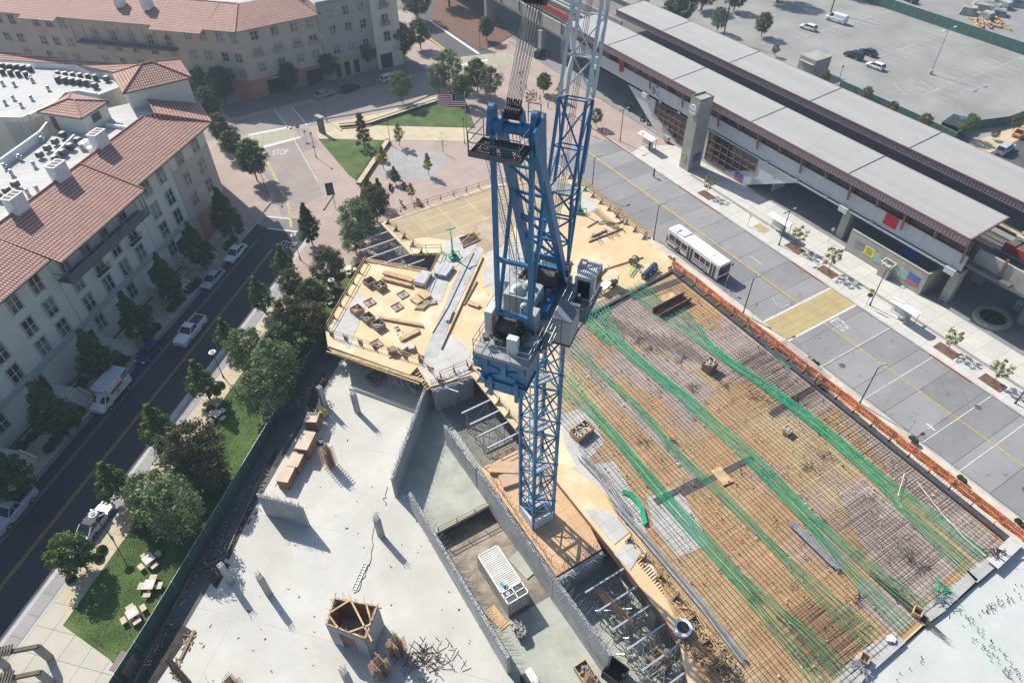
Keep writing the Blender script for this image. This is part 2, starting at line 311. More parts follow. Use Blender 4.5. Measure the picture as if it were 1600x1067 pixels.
for x,y in ((69.8,30.8),(78.2,17),(71.4,7),(86.9,33.7)):
    b.tube((x,y,.0),(x,y,.016 if x<82 else .135),.42,14)
struct('manhole_cover',b,M('manhole',(.12,.09,.085),.7,.2,3))
b=B(); b.sheet([(83.3,57.6),(84.9,57.6),(84.9,60),(83.3,60)],.13); struct('tactile_patch',b,yellowpave)
# parking lot
sheet('parking_lot',[(131,-60),(190,-60),(190,330),(131,330)],.002,lotmat)
sheet('yard_beyond',[(190,-60),(420,-60),(420,330),(190,330)],.003,M('yard_asphalt',(.25,.245,.235),.95,.12,.2))
b=B()
def line(x0,y0,x1,y1,w=.12): b.add([(x0-w,y0,.012),(x0+w,y0,.012),(x1+w,y1,.012),(x1-w,y1,.012)] if abs(y1-y0)>abs(x1-x0) else [(x0,y0-w,.012),(x1,y1-w,.012),(x1,y1+w,.012),(x0,y0+w,.012)],[(0,1,2,3)] )
for x0,y,x1 in ((150.6,75.9,189),(160,94.5,189),(153.6,113.1,189),(158,131.7,189),(158,57.3,189)):
    line(x0,y,x1,y,.09)
    k=x0
    while k<x1:
        line(k,y-4.9,k,y+4.9,.055 if int(k)%4 else .08); k+=2.75
struct('stall_lines',b,M('stall_paint',(.47,.465,.43),.9,.25,.8,thr=(.4,.65)))
b=B()
for cx,cy,w in ((1402,124,1),(1300,80,.7),(1500,165,.6)):
    c=G(cx,cy); pts=[(c.x+math.cos(t/10*3.14)*1.3*w-4*w*(t/10),c.y+math.sin(t/10*3.14)*2.2*w-6*w*t/10,.014) for t in range(11)]
    for a,d in zip(pts,pts[1:]):
        b.add([(a[0]-.1,a[1],.016),(a[0]+.1,a[1],.016),(d[0]+.1,d[1],.016),(d[0]-.1,d[1],.016)],[(0,1,2,3)])
for k in range(5): 
    c=G(1385+k*22,118+k*6); b.add([(c.x,c.y,.016),(c.x+.12,c.y,.016),(c.x+1.5,c.y+3,.016),(c.x+1.3,c.y+3,.016)],[(0,1,2,3)])
struct('arrow_marks',b,M('arrow_paint',(.42,.42,.39),.9,.3,.9))
b=B()
for cx,cy in ((1306,121),(1341,135),(1387,152),(1409,170)):
    c=G(cx,cy); b.sheet([(c.x-.5,c.y-.6),(c.x+.5,c.y-.6),(c.x+.5,c.y+.6),(c.x-.5,c.y+.6)],.014)
struct('blue_stall_marks',b,M('blue_paint',(.2,.31,.36),.9,.3,2))
pad('tan_corner',px(.1,(1500,228),(1545,240),(1600,215),(1700,190),(1660,150),(1570,205)),tan2,.1)
sheet('street_far_right',px(0,(1515,222),(1600,300),(1750,380),(1800,200),(1600,215),(1560,240)),.006,asph2)
# road lettering
def road_text(body,cx,cy,size,rz,mat,stretch=1.6):
    c=G(cx,cy); m=Matrix.Translation((c.x,c.y,.016))@Matrix.Rotation(rz,4,'Z')@Matrix.Diagonal((1,stretch,1,1))
    o=text('road_word',body,size,mat,m,ext=.002); tag(o,kind='structure')
road_text('STOP',438,238.5,1.25,R(-24),roadwhite,2.4)
road_text('STOP',457,322,1.1,R(135),M('worn_white',(.42,.41,.39),.9,.25,2),2.4); road_text('STOP',449,383,1.1,R(-45),roadwhite,2.4)
road_text('STOP',1314,507.5,.78,R(0),roadwhite,4.6); road_text('STOP',1217.5,471,.78,R(180),M('faded_white',(.40,.40,.39),.9,.35,4),4.6)
sd=None
# site ground
b=B(); b.sheet([(-23.5,30.4),(29.5,83.2),(30,37.21),(11.75,37.2),(11.75,-10),(-60,-10)],.02); struct('slab_white',b,slabw)
b=B(); b.prism([(hx0,hy1),(hx1,hy1),(hx1,46),(hx0,46)],-.4,.018); struct('slab_edge',b,slabg)
sheet('slab_middle',[(hx0,37.2),(26,37.2),(26,58),(21.5,58),(11.8,46)],.026,slabg)
sheet('site_strip',[UV(-41,-40),UV(-37.9,-40),UV(-37.9,82),UV(-41,82)],.0,M('strip_asphalt',(.10,.105,.105),.9,.2,.4))
b=B(); b.sheet([(hx0,-10),(hx1,-10),(hx1,25.2),(hx0,25.2)],-.7); struct('slab_pit',b,slabg)
b=B(); b.add([(hx0,25.2,-.72),(hx1,25.2,-.72),(hx1,32,-.8),(hx0,32,-.8),(hx1,50,-4),(hx0,50,-4)],[(0,1,2,3),(3,2,4,5)]); struct('pit_earth',b,dirt)
b=B()
for x in (hx0,hx1): b.add([(x,-10,-5),(x,50,-5),(x,50,-.02),(x,-10,-.02)],[(0,1,2,3)])
struct('pit_side',b,wallc)
sheet('slab_east',[(19.6,-10),(60,-10),(60,37),(19.6,37)],-.012,slabg)
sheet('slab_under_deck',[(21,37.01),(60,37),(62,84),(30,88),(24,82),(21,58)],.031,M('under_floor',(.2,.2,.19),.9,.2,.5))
# slab of the far pour, lower right
b=B(); b.prism([(30.0,3.15),(61.5,2.95),(61.5,-60),(30,-60)],3.4,3.9); struct('slab_poured',b,slabs2)

# ================================================================ BUILDINGS
def window(b_parent,o,x,w,h,split=2,transom=True,label=None,awn=False):
    "o lower-left corner on the wall plane (world), x unit vector along wall; outward normal = x cross z"
    x=Vector(x); z=Vector((0,0,1)); n=x.cross(z); t=.09
    m=frame(o,x,z); fb=B(m); D=.06
    fb.m=1
    for c,d in (((w/2,-.07,D/2),(w+.3,.14,D+.04)),((w/2,h+.07,D/2),(w+.3,.14,D+.04)),((-.07,h/2,D/2),(.14,h,D+.04)),((w+.07,h/2,D/2),(.14,h,D+.04))): fb.box(c,d)
    fb.m=0
    for k in range(split+1):
        fb.box((k*w/split,h/2,D/2),(t,h,D+.02))
    for yy in ([0,h/2,h] if transom else [0,h]): fb.box((w/2,yy,D/2),(w,t*.7,D))
    f=fb.build('window',[frw,trimp],b_parent)
    p=B(m); p.box((w/2,h/2,.012),(w,h,.02)); p.build('pane',glass,f)
    return f
def hip(b,P,z,rise,along=None):
    "hip roof over 4 eave corners (in order) with ridge along P0->P1"
    P=[Vector((p[0],p[1],z)) for p in P]; a=(P[0]+P[3])/2; c=(P[1]+P[2])/2; w=(P[3]-P[0]).length/2; d=(c-a)
    dn=d.normalized(); r0=a+dn*min(w,d.length/2*.98); r1=c-dn*min(w,d.length/2*.98); r0.z=r1.z=z+rise
    def fc(*q):
        e=(q[1]-q[0]); L_=e.length; e=e/L_; uv=[]
        for p in q:
            k=p-q[0]; s_=k.dot(e); uv.append((s_,(k-e*s_).length))
        b.poly(list(q),uv)
    fc(P[0],P[1],r1,r0); fc(P[2],P[3],r0,r1); fc(P[1],P[2],r1); fc(P[3],P[0],r0)
    hips=B()
    for s_,e_ in ((P[0],r0),(P[3],r0),(P[1],r1),(P[2],r1),(r0,r1)): hips.tube(s_+Vector((0,0,.04)),e_+Vector((0,0,.04)),.12,6)
    return hips
def faceuv(b,q):
    q=[Vector(p) for p in q]; e=(q[1]-q[0]).normalized(); uv=[]
    for p in q:
        k=p-q[0]; s_=k.dot(e); uv.append((s_,(k-e*s_).length))
    b.poly(q,uv)
# ---- left apartment block
apt=thing('apartment_building','cream four storey apartment block with red tiled mansard roof along the shaded street','apartment building',tuple(UV(-78,50)))
WU=-71.0; NV=86.0; CX,CY=UV(WU,86)[0],UV(WU,86)[1]
b=B()
b.add([UV(WU,-25,0),UV(WU,NV,0),UV(WU,NV,16.4),UV(WU,-25,16.4),(CX,127,0),(CX,127,16.4)],[(0,1,2,3),(1,4,5,2)])
w=b.build('wall',stucco,apt)
bb=B(); bb.add([UV(WU+.03,76.5,0),UV(WU+.03,NV+.03,0),UV(WU+.03,NV+.03,13.2),UV(WU+.03,76.5,13.2),(CX+.05,127,0),(CX+.05,127,13.2)],[(0,1,2,3),(1,4,5,2)]); bb.build('wall_beige',stucco2,apt)
bb=B(); bb.add([UV(WU+.1,78,0),UV(WU+.1,NV+.1,0),UV(WU+.1,NV+.1,4.4),UV(WU+.1,78,4.4),(CX+.15,127,0),(CX+.15,127,4.4)],[(0,1,2,3),(1,4,5,2)]); bb.build('wall_base',terra,apt,label='terracotta street level wall')
bb=B(); bb.add([UV(WU+.05,-25,0),UV(WU+.05,33.2,0),UV(WU+.05,33.2,5.7),UV(WU+.05,-25,5.7)],[(0,1,2,3)]); bb.build('wall_base',stucco2,apt)
bb=B()
bb.beam(UV(WU+.12,-25,5.55),UV(WU+.12,78,5.55),.28,.35); bb.beam(UV(WU+.08,-25,4.95),UV(WU+.08,78,4.95),.14,.2)
for v in (51.2,67.6,33.3,76.4): bb.beam(UV(WU+.02,v,0),UV(WU+.02,v,16.2),.10,.10)
bb.build('cornice',M('band_stucco',(.42,.43,.40),.9,.06),apt)
# roof slope
b=B(); e0=-69.7; RT=-77.3; zt=18.9; ze=16.3
faceuv(b,[UV(e0,-25,ze),UV(e0,51,ze),UV(RT,51,zt),UV(RT,-25,zt)])
faceuv(b,[UV(e0+1.3,51,ze-.25),UV(e0+1.3,67.7,ze-.25),UV(RT,67.7,zt),UV(RT,51,zt)])
E1=UV(e0,87.2,ze); R1=UV(-76.0,83.2,zt); E2=Vector((E1.x,120,ze)); R2=Vector((R1.x,121,zt))
faceuv(b,[UV(e0,67.7,ze),E1,R1,UV(RT,82,zt),UV(RT,67.7,zt)])
faceuv(b,[E1,E2,R2,R1])
for v in (51,67.7): b.add([UV(e0,v,ze),UV(e0+1.3,v,ze-.25),UV(RT,v,zt)],[(0,1,2)])
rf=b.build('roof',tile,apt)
b=B(); 
for a,c in ((UV(e0,-25,ze-.12),UV(e0,51,ze-.12)),(UV(e0+1.3,51,ze-.37),UV(e0+1.3,67.7,ze-.37)),(UV(e0,67.7,ze-.12),E1-Vector((0,0,.12))),(E1-Vector((0,0,.12)),E2-Vector((0,0,.12)))): b.beam(a,c,.16,.2)
b.build('gutter',M('gutter_brown',(.10,.06,.05),.6,.1),rf)
b=B(); b.tube(E1,R1,.15,6); b.tube(R1,R2,.13,6); b.tube(UV(RT,-25,zt+.03),UV(RT,82,zt+.03),.13,6); b.tube(UV(e0+1.3,67.7,ze-.2),UV(RT,67.7,zt+.05),.12,6); b.build('ridge',tiledk,rf)
b=B(); b.add([UV(e0,-25,ze-.1),UV(WU,-25,ze-.3),UV(WU,86,ze-.3),UV(e0,87,ze-.1)],[(0,1,2,3)]); b.build('soffit',M('soffit',(.3,.29,.27),.9,.05),apt)
# flat roof and its parapets
b=B(); b.prism([UV(RT,-25),UV(RT,82),UV(-76.2,83.2),(R1.x,121),(-6,121),UV(-88.5,76),UV(-91,60),UV(-91,-25)],17.2,17.9); b.build('flat_roof',flatroof,apt)
b=B()
def par(*q,w=.35,h=1.1,z=17.9):
    for p,s_ in zip(q,q[1:]): b.beam(Vector((p[0],p[1],z+h/2)),Vector((s_[0],s_[1],z+h/2)),w,h)
par(UV(RT-.15,-25),UV(RT-.15,82),h=.9); par(G(0,250,19),G(62,206,19),G(75,190,19),h=1.2); par(G(165,192,18.5),G(207,198,18.5),G(180,222,18.5),h=.5)
par(G(45,178,18.8),G(85,158,18.8),G(100,143,18.8),G(122,140,18.8),G(150,145,18.8),h=.8); par(G(-60,180,18.8),G(33,182,18.8),h=.8,w=.3); par(G(33,182,18.8),G(50,173,18.8),h=.8)
b.build('parapet',parapet,apt)
# rear wing with white roof round a light court
b=B(); pg=[G(x,y,18) for x,y in ((-70,95),(60,105),(175,125),(190,135),(150,150),(122,142),(100,145),(84,160),(45,180),(33,184),(-70,180))]
b.prism(pg,10,18); b.build('rear_wing',[flatroof],apt)
b=B(); q=[G(-60,182,17.9),G(33,184,17.9),G(45,180,17.9)]
for p,s_ in zip(q,q[1:]): b.add([(p.x,p.y-.1,9),(s_.x,s_.y-.1,9),(s_.x,s_.y-.1,17.9),(p.x,p.y-.1,17.9)],[(0,1,2,3)])
b.build('court_wall',stucco,apt)
# red strip along the rear parapet
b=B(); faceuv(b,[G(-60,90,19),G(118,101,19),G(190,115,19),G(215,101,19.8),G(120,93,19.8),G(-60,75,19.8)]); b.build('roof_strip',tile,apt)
b=B(); q=[G(-60,91,18.95),G(118,102,18.95),G(140,112,18.95),G(190,116,18.95)]
for p,s_ in zip(q,q[1:]): b.add([(p.x,p.y,16.5),(s_.x,s_.y,16.5),(s_.x,s_.y,18.95),(p.x,p.y,18.95)],[(0,1,2,3)])
b.build('rear_parapet',parapet,apt)
# tower block and penthouse
def block(name,cs,z,zb,rise,wm,lab,over=.7):
    P=[G(x,y,z) for x,y in cs]; c=sum(P,Vector())/4
    t=B(); inner=[c+(p-c)*(1-over/((p-c).length)) for p in P]; t.prism(inner,zb,z-.02); wl=t.build(name,wm,apt,label=lab)
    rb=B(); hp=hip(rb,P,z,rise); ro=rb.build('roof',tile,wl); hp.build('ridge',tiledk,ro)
    ev=B()
    for p,s_ in zip(P,P[1:]+P[:1]): ev.beam(p-Vector((0,0,.1)),s_-Vector((0,0,.1)),.16,.2)
    ev.build('gutter',MATS['gutter_brown'],ro); return wl,P
tw,tp=block('tower_block',((192,146),(299,121),(280,93),(175,115)),20.8,14,2.0,stucco,'white block with its own hipped roof')
ph,pp=block('penthouse',((58,175),(127,185),(169,158),(110,146)),20.6,17.8,1.0,stucco,'small rooftop penthouse with red hipped roof',.5)
b=B(); c=(pp[1]+pp[2])/2; d=(pp[2]-pp[1]).normalized(); nrm=Vector((d.y,-d.x,0)); o=c-nrm*.5
b.box((o.x+nrm.x*.05,o.y+nrm.y*.05,19.4),(1.7,.2,1.2),math.atan2(d.y,d.x)); b.build('louvre',M('louvre',(.10,.07,.07),.6),ph)
b=B(); c=pp[0]*.75+pp[1]*.25; d=(pp[1]-pp[0]).normalized(); nrm=Vector((d.y,-d.x,0)); o=c-nrm*.55; b.box((o.x+nrm.x*.2,o.y+nrm.y*.2,18.9),(1.0,.16,2.1),math.atan2(d.y,d.x)); b.build('door',M('door_red',(.2,.1,.08),.6),ph)
# chimneys on the ridge
for i,(cx,cy) in enumerate(((32,330),(98,280),(160,230),(-45,395))):
    c=G(cx,cy,18.6); m=Matrix.Translation(c)@Matrix.Rotation(R(45),4,'Z'); b=B(m); b.box((0,0,.75),(2.1,1.4,2.9)); b.box((0,0,2.25),(2.25,1.55,.14))
    ch=b.build('chimney',white,rf)
    b=B(m)
    for k in (-.68,0,.68): b.box((k,0,2.33),(.5,1.05,.04))
    b.build('vent_opening',M('vent_dark',(.10,.10,.10),.8),ch)
# windows of the street face
fx=EV; n_=0
def wing(v,z,w_=1.55,h_=2.25,**k): return window(apt,UV(WU+.03,v-w_/2,z),fx,w_,h_,**k)
for v in (2.5,8,13.5,19,24.2,29.5,35.5,40.3,45.0,48.6):
    for z in (13.0,9.3,5.95):
        wing(v,z)
for v in (53.6,57.6,61.2,64.8):
    for z in (9.3,5.95): wing(v,z)
for v in (70.6,74.2): 
    for z in (13.0,9.3,5.95,2.5): wing(v,z)
for v in (79.0,83.2):
    for z in (13.3,9.6,6.2): wing(v,z,1.5,2.1)
for v in (35.5,42,53.6,60.5): wing(v,2.4,1.5,2.2)
for v in (20,29): wing(v,1.9,2.0,2.3)
for y in (112.5,116):
    for z in (13.3,9.6,6.2): window(apt,Vector((CX+.06,y,z)),Vector((0,1,0)),1.4,2.0)
# upper balcony under the projecting roof
b=B(); b.prism([UV(WU,51.3),UV(WU+2.2,51.3),UV(WU+2.2,67.4),UV(WU,67.4)],12.3,12.55); bal=b.build('balcony',M('balcony_wood',(.13,.13,.12),.8,.15),apt)
b=B()
for v in (51.5,54.6,55.1,58.4,58.9,62.2,62.7,66.6,67.2): b.beam(UV(WU+2.1,v,12.5),UV(WU+2.1,v,16.1),.16)
b.build('post',MATS['balcony_wood'],bal)
b=B(); b.beam(UV(WU+2.15,51.3,13.6),UV(WU+2.15,67.4,13.6),.08); b.beam(UV(WU+2.15,51.3,12.75),UV(WU+2.15,67.4,12.75),.06); b.beam(UV(WU,51.3,13.6),UV(WU+2.15,51.3,13.6),.08)
for k in range(100): b.beam(UV(WU+2.15,51.3+k*.162,12.5),UV(WU+2.15,51.3+k*.162,13.6),.075)
b.build('railing',M('rail_grey',(.2,.21,.2),.8,.1),bal)
for v in (52.6,56.4,60,64): wing(v+.6,12.7,1.3,2.3)
for v,z in ((55.4,9.2),(62.4,9.2)):
    b=B(); b.box(UV(WU+.4,v+2.1,z+.0),(2.3,.5,.08),R(45)); 
    for k in range(15): b.beam(UV(WU+.8,v+.9+k*.17,z),UV(WU+.8,v+.9+k*.17,z+1.0),.04)
    b.beam(UV(WU+.8,v+.9,z+1),UV(WU+.8,v+3.3,z+1),.07); b.build('juliet_balcony',dark,apt)
# entrance porches with stairs
def porch(v,wd=4.2):
    b=B(); b.prism([UV(WU,v),UV(WU+3.0,v),UV(WU+3.0,v+wd),UV(WU,v+wd)],0.1,1.5)
    b.beam(UV(WU,v+.1,1.9),UV(WU+3,v+.1,1.9),.25,.9); b.beam(UV(WU+2.9,v,1.9),UV(WU+2.9,v+wd*.55,1.9),.25,.9)
    for k in range(6): b.prism([UV(WU+3+.0,v+wd*.58),UV(WU+3.3+k*.3,v+wd*.58),UV(WU+3.3+k*.3,v+wd),UV(WU+3.0,v+wd)],.1,1.35-k*.22)
    b.beam(UV(WU+3,v+wd*.56,1.5),UV(WU+4.8,v+wd*.56,.5),.2,.8); b.beam(UV(WU+3,v+wd,1.5),UV(WU+4.8,v+wd,.5),.2,.8)
    p=b.build('porch',stucco,apt)
    d=B(); d.box(UV(WU+.06,v+wd*.6,2.7),(1.7,.1,2.3),R(45)); d.build('door',M('dark_door',(.05,.035,.03),.5),p)
porch(39.5); porch(29.0,4.6); porch(48.5); porch(63.0,3.6); porch(18.5,3.6); porch(70.6,3.2)
b=B(); b.add([UV(WU,31,5.3),UV(WU+1.2,31,4.5),UV(WU+1.2,34.4,4.5),UV(WU,34.4,5.3)],[(0,1,2,3)]); b.build('canopy',tiledk,apt)
b=B(); b.beam(UV(WU+3.9,26,1),UV(WU+3.9,21,1),.35,1.8); b.beam(UV(WU+.4,21,1),UV(WU+3.9,21,1),.35,1.8); b.build('garden_wall',terra,apt)
# shrubs in the planting bed handled with the trees
# ---- roof plant
acp=thing('air_conditioner','x','x',(0,0,0)); b=B(); b.box((0,0,.42),(.78,.78,.72)); b.build('cabinet',M('ac_dark',(.06,.065,.07),.6),acp)
b=B(); b.tube((0,0,.78),(0,0,.86),.36,12); b.build('fan_cover',M('ac_top',(.36,.36,.34),.6),acp)
acs=[]
def acrow(p0,p1,n,z,z2=None):
    for i in range(n):
        t=i/(n-1) if n>1 else .5; acs.append((G(p0[0]+(p1[0]-p0[0])*t,p0[1]+(p1[1]-p0[1])*t,z),z2))
acrow((5,116),(42,120),4,18.1,'in the front row of the far left roof'); acrow((91,128),(135,133),5,18.1,'in the row before the middle screen wall'); acrow((92,119),(150,125),6,18.1,'behind the middle screen wall'); acrow((5,107),(48,111),5,18.1,'in the back row of the far left roof')
acrow((64,246),(100,215),4,18.1,'left of the diagonal screen wall by the penthouse'); acrow((87,252),(124,224),4,18.1,'right of the diagonal screen wall by the penthouse'); acrow((0,312),(26,292),3,18.1,'behind the lowest chimney'); acrow((150,138),(168,127),2,18.1,'beside the tower block')
places=['at the near end of its row','between the penthouse and the ridge','in the long rear row','beside the low white screen wall']
for i,(p,wh) in enumerate(acs):
    o=acp if i==0 else dup(acp)
    o.location=p; o.rotation_euler[2]=R(45 if i>19 else 5); tag(o,'dark air conditioning unit '+wh,'air conditioner','air conditioning units on the flat roofs')
b=B()
for q in (((3,103,),(50,106)),((85,121),(148,131)),((80,252),(118,215))): 
    p,s_=G(q[0][0],q[0][1],18.4),G(q[1][0],q[1][1],18.4); b.beam(p,s_,.25,1.0)
b.build('screen_wall',parapet,apt)
vp=thing('roof_vent','x','x'); b=B(); b.tube((0,0,0),(0,0,.7),.22,8); b.tube((0,0,.55),(0,0,.6),.34,8); b.build('pipe',steel,vp); b=B(); b.tube((0,0,.75),(0,0,.95),.34,8,.15); b.build('cap',steel,vp)
vps=[(6,135),(24,136),(77,143),(23,158),(51,158),(10,165),(35,169),(33,251),(68,223),(55,262),(10,265),(45,305),(52,130),(50,126),(130,235),(60,300),(20,275),(110,200)]
for i,q in enumerate(vps):
    o=vp if i==0 else dup(vp); o.location=G(*q,17.9); tag(o,'short galvanised vent pipe with conical cap on the white flat roof','roof vent','vent pipes on the flat roofs')
sk=thing('roof_duct','white angular duct box beside the chimney near the penthouse','duct',tuple(G(135,228,17.9))); b=B(); c=G(133,226,18.4); b.box(c,(1.5,1.0,1.0),R(40)); c=G(146,232,18.2); b.box(c,(1.6,.9,.7),R(10)); b.build('casing',white,sk)

# ---- far apartment building: diagonal west wing, straight south front, pale corner tower
far=thing('apartment_building','long beige four storey apartment building with red tile roof behind the plaza street','apartment building',(30,160,0))
VF=127.4; ZE=14.6
def WB(u,z=0): return UV(u,VF,z)
cx=WB(-90.0)
b=B(); b.add([WB(-185,0),WB(-89.0,0),WB(-89.0,ZE),WB(-185,ZE)],[(0,1,2,3)])
XA=WB(-89.0); b.add([(XA.x,XA.y,0),(44.4,153.4,0),(44.4,153.4,ZE),(XA.x,XA.y,ZE)],[(0,1,2,3)]); b.build('wall',stucco2,far)
b=B(); b.box((50.6,160,8.2),(12.2,14,16.4)); b.build('wall_pale',M('pale_wall',(.37,.34,.29),.9,.06),far); b=B(); b.box((59.6,159.2,8.6),(6.4,14,17.2)); b.build('corner_tower',creamw,far)
b=B()
b.add([WB(-108,0)-EV*.1,XA-EV*.12+Vector((0,-.05,0)),XA-EV*.12+Vector((0,-.05,4.1)),WB(-108,4.1)-EV*.1],[(0,1,2,3)]); b.add([(XA.x,XA.y-.12,0),(44.4,153.28,0),(44.4,153.28,4.1),(XA.x,XA.y-.12,4.1)],[(0,1,2,3)])
b.build('wall_base',terra,far,label='terracotta shopfront level')
b=B()
for k in range(6): b.box((45.6+k*2.25,152.9,2.0),(.7,.3,4.0))
b.box((50.6,152.93,4.15),(12.2,.26,.4)); bsplit(b,'pilaster',ochre,far)
b=B()
for x,w_ in ((33.2,5.2),(41.3,3.6),(47.2,1.7),(49.4,1.7),(51.7,1.7),(58.6,2.8)): b.box((x,152.86 if x<46 else 152.95,1.9),(w_,.12,3.0))
b.box((58.6,152.15,1.9),(2.8,.2,3.2)); bsplit(b,'shop_window',glassd,far)
b=B(); b.box((32.6,152.72,3.75),(1.0,.06,.2)); b.box((34.8,152.72,3.75),(.6,.06,.22)); b.build('sign_board',white,far)
# roofs
b=B(); rt=17.2
faceuv(b,[WB(-185,ZE)-EV*.9,WB(-88.6,ZE)-EV*.9,WB(-92,rt)+EV*7.6,WB(-185,rt)+EV*7.6])
ea=WB(-88.6,ZE)-EV*.9; tb=WB(-92,rt)+EV*7.6
faceuv(b,[ea,Vector((45.2,152.4,ZE)),Vector((41.5,160.5,rt)),tb]); faceuv(b,[Vector((45.2,152.4,ZE)),Vector((45.2,158,ZE)),Vector((41.5,160.5,rt))])
faceuv(b,[UV(-108,VF-2.2,ZE-.4),UV(-96,VF-2.2,ZE-.4),UV(-96,VF+7.4,rt-.0),UV(-108,VF+7.4,rt)]); faceuv(b,[UV(-140,VF-2.2,ZE-.4),UV(-131,VF-2.2,ZE-.4),UV(-131,VF+7.4,rt),UV(-140,VF+7.4,rt)])
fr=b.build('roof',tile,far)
b=B(); b.tube(ea,tb,.2,6); b.tube(Vector((45.2,152.4,ZE)),Vector((41.5,160.5,rt)),.2,6); b.tube(WB(-185,rt)+EV*7.6,tb,.15,6); b.build('ridge',tiledk,fr)
b=B()
for k,cxx in ((0,185),(1,228)): c=G(cxx,-2+k*4,17.6); b.box((c.x,c.y,17.2),(2,1.6,2.2),R(45))
bsplit(b,'chimney',white,fr)
b=B(); b.prism([tb,(41.5,160.5),(45,162),(62,163),(62,190),(0,230),UV(-150,150)],13,16.6); b.build('flat_roof',flatroof,far)
b=B(); b.beam((44.6,153.2,16.6),(62.8,153.2-.0,16.6),.4,.6); b.build('parapet',M('copper_trim',(.33,.36,.33),.7),far)
b=B(); b.prism([UV(-128,VF),UV(-128,VF-1.7),UV(-104,VF-1.7),UV(-104,VF)],9.6,9.95); fb_=b.build('balcony',MATS['balcony_wood'],far)
b=B()
for k in range(48): b.beam(UV(-128+k*.5,VF-1.65,9.9),UV(-128+k*.5,VF-1.65,10.9),.05)
b.beam(UV(-128,VF-1.65,10.9),UV(-104,VF-1.65,10.9),.09)
for k in range(9): b.beam(UV(-127.6+k*2.9,VF-1.6,9.9),UV(-127.6+k*2.9,VF-1.6,14.0),.14)
b.build('railing',MATS['balcony_wood'],fb_)
FN=EU
def fwin(u,z,w_=1.6,h_=1.9,**k): window(far,UV(u,VF-.04,z),FN,w_,h_,**k)
for u in (-152,-148.5,-145,-139,-135.5,-132,-124.5,-120,-115.5,-111,-106.5,-101.5,-98,-94,-90.8):
    fwin(u,11.9 if not -129<u<-104 else 10.3,1.6,2.0); 
    if u>-150: fwin(u,8.0,1.6,1.8)
    if -146<u: fwin(u,4.8,1.5,1.7)
for i,x in enumerate((29.8,34.2,38.4,42.0)):
    for z in (12.0,8.7,5.5): window(far,Vector((x-.1,153.0+(x-27.2)*.0233-.03,z)),Vector((1,0,0)),1.6,1.8)
    b=B(); b.box((x+.7,152.9,8.75),(2.1,.7,.1)); b.box((x+.7,152.58,9.2),(2.1,.05,.9)); b.build('juliet_balcony',M('balcony_grey',(.28,.27,.24),.8),far)
for x in (46.6,50.2,53.7):
    for z in (13.3,9.8,5.6): window(far,Vector((x,152.98,z)),Vector((1,0,0)),1.5,1.9)
for z in (13.6,9.9,6.2):
    window(far,Vector((58.7,152.18,z)),Vector((1,0,0)),1.5,2.1)
    if z>8: b=B(); b.box((59.4,151.85,z-.1),(2.2,.7,.1)); b.box((59.4,151.52,z+.4),(2.2,.05,.9)); b.build('juliet_balcony',MATS['balcony_grey'],far)
b=B()
for k in range(14):
    a=random.random(); c=Vector((0+a*60,172+random.random()*10+(1-a)*22,17)); b.box(c,(1.6,1.2,.9),random.random()*3)
b.build('roof_plant',white,far)
# ---- elevated railway station
st=thing('train_station','white panelled elevated railway station with two long grey canopy roofs','train station',(96,70,0))
Y0,Y1=31.2,125.2; XF=91.5
b=B()
b.box((XF+.15,(Y0+Y1)/2,7.4),(.3,Y1-Y0,2.9))
b.add([(XF-.01,104.5,5.97),(XF-.01,94.8,.1),(XF-.01,81.2,.1),(XF-.01,81.2,5.97)],[(3,2,1,0)]); b.add([(XF+.3,104.5,5.97),(XF+.3,94.8,.1),(XF+.3,81.2,.1),(XF+.3,81.2,5.97)],[(0,1,2,3)]); b.add([(XF-.01,104.5,5.97),(XF+.3,104.5,5.97),(XF+.3,94.8,.1),(XF-.01,94.8,.1)],[(0,1,2,3)])
b.box((XF+.15,80.5,3),(.3,4.2,5.9))
b.build('facade',panel,st)
# low flight of wall and glazed stair hall either side of the clock tower
b=B(); b.add([(XF-.03,80.4,.05),(XF-.03,75.2,.05),(XF-.03,70.1,.1),(XF-.03,59.5,5.97),(XF-.03,68.6,5.97),(XF-.03,68.6,3.65),(XF-.03,75.2,.5),(XF-.03,80.4,.5)],[(0,7,6,1),(1,6,5,2),(2,5,4,3)]); b.add([(XF-.03,70.1,.1),(XF+2.2,70.1,.1),(XF+2.2,59.5,5.9),(XF-.03,59.5,5.9)],[(0,1,2,3)]); b.add([(XF+2.2,70.1,.1),(XF+2.2,59.5,5.97),(XF+2.2,68.6,5.97)],[(0,1,2)]); b.box((XF+4,66,1.6),(3,.3,3)); b.build('stair_wall',panel,st)
def glazing(y0,y1,zf,nv,nh):
    b=B(); g=B(); yy=[y0+(y1-y0)*i/nv for i in range(nv+1)]
    for i,(a,c) in enumerate(zip(yy,yy[1:])):
        g.add([(XF-.06,a,zf(a)),(XF-.06,a,5.9),(XF-.06,c,5.9),(XF-.06,c,zf(c))],[(0,1,2,3)])
    for y in yy: b.beam((XF-.12,y,zf(y)),(XF-.12,y,5.9),.12)
    for a,c in zip(yy,yy[1:]): b.beam((XF-.12,a,zf(a)),(XF-.12,c,zf(c)),.12)
    for k in range(nh):
        z=5.9-k*1.25; 
        for a,c in zip(yy,yy[1:]):
            if zf((a+c)/2)<z: b.beam((XF-.12,a,z),(XF-.12,c,z),.1)
    o=g.build('stair_glazing',glassd,st); b.build('mullions',brn,o)
glazing(95.5,82.0,lambda y:max(.35,.15+(y-87.3)*.40),9,5); glazing(80.4,68.6,lambda y:.55 if y>75 else .55+(75-y)*.49,7,5)
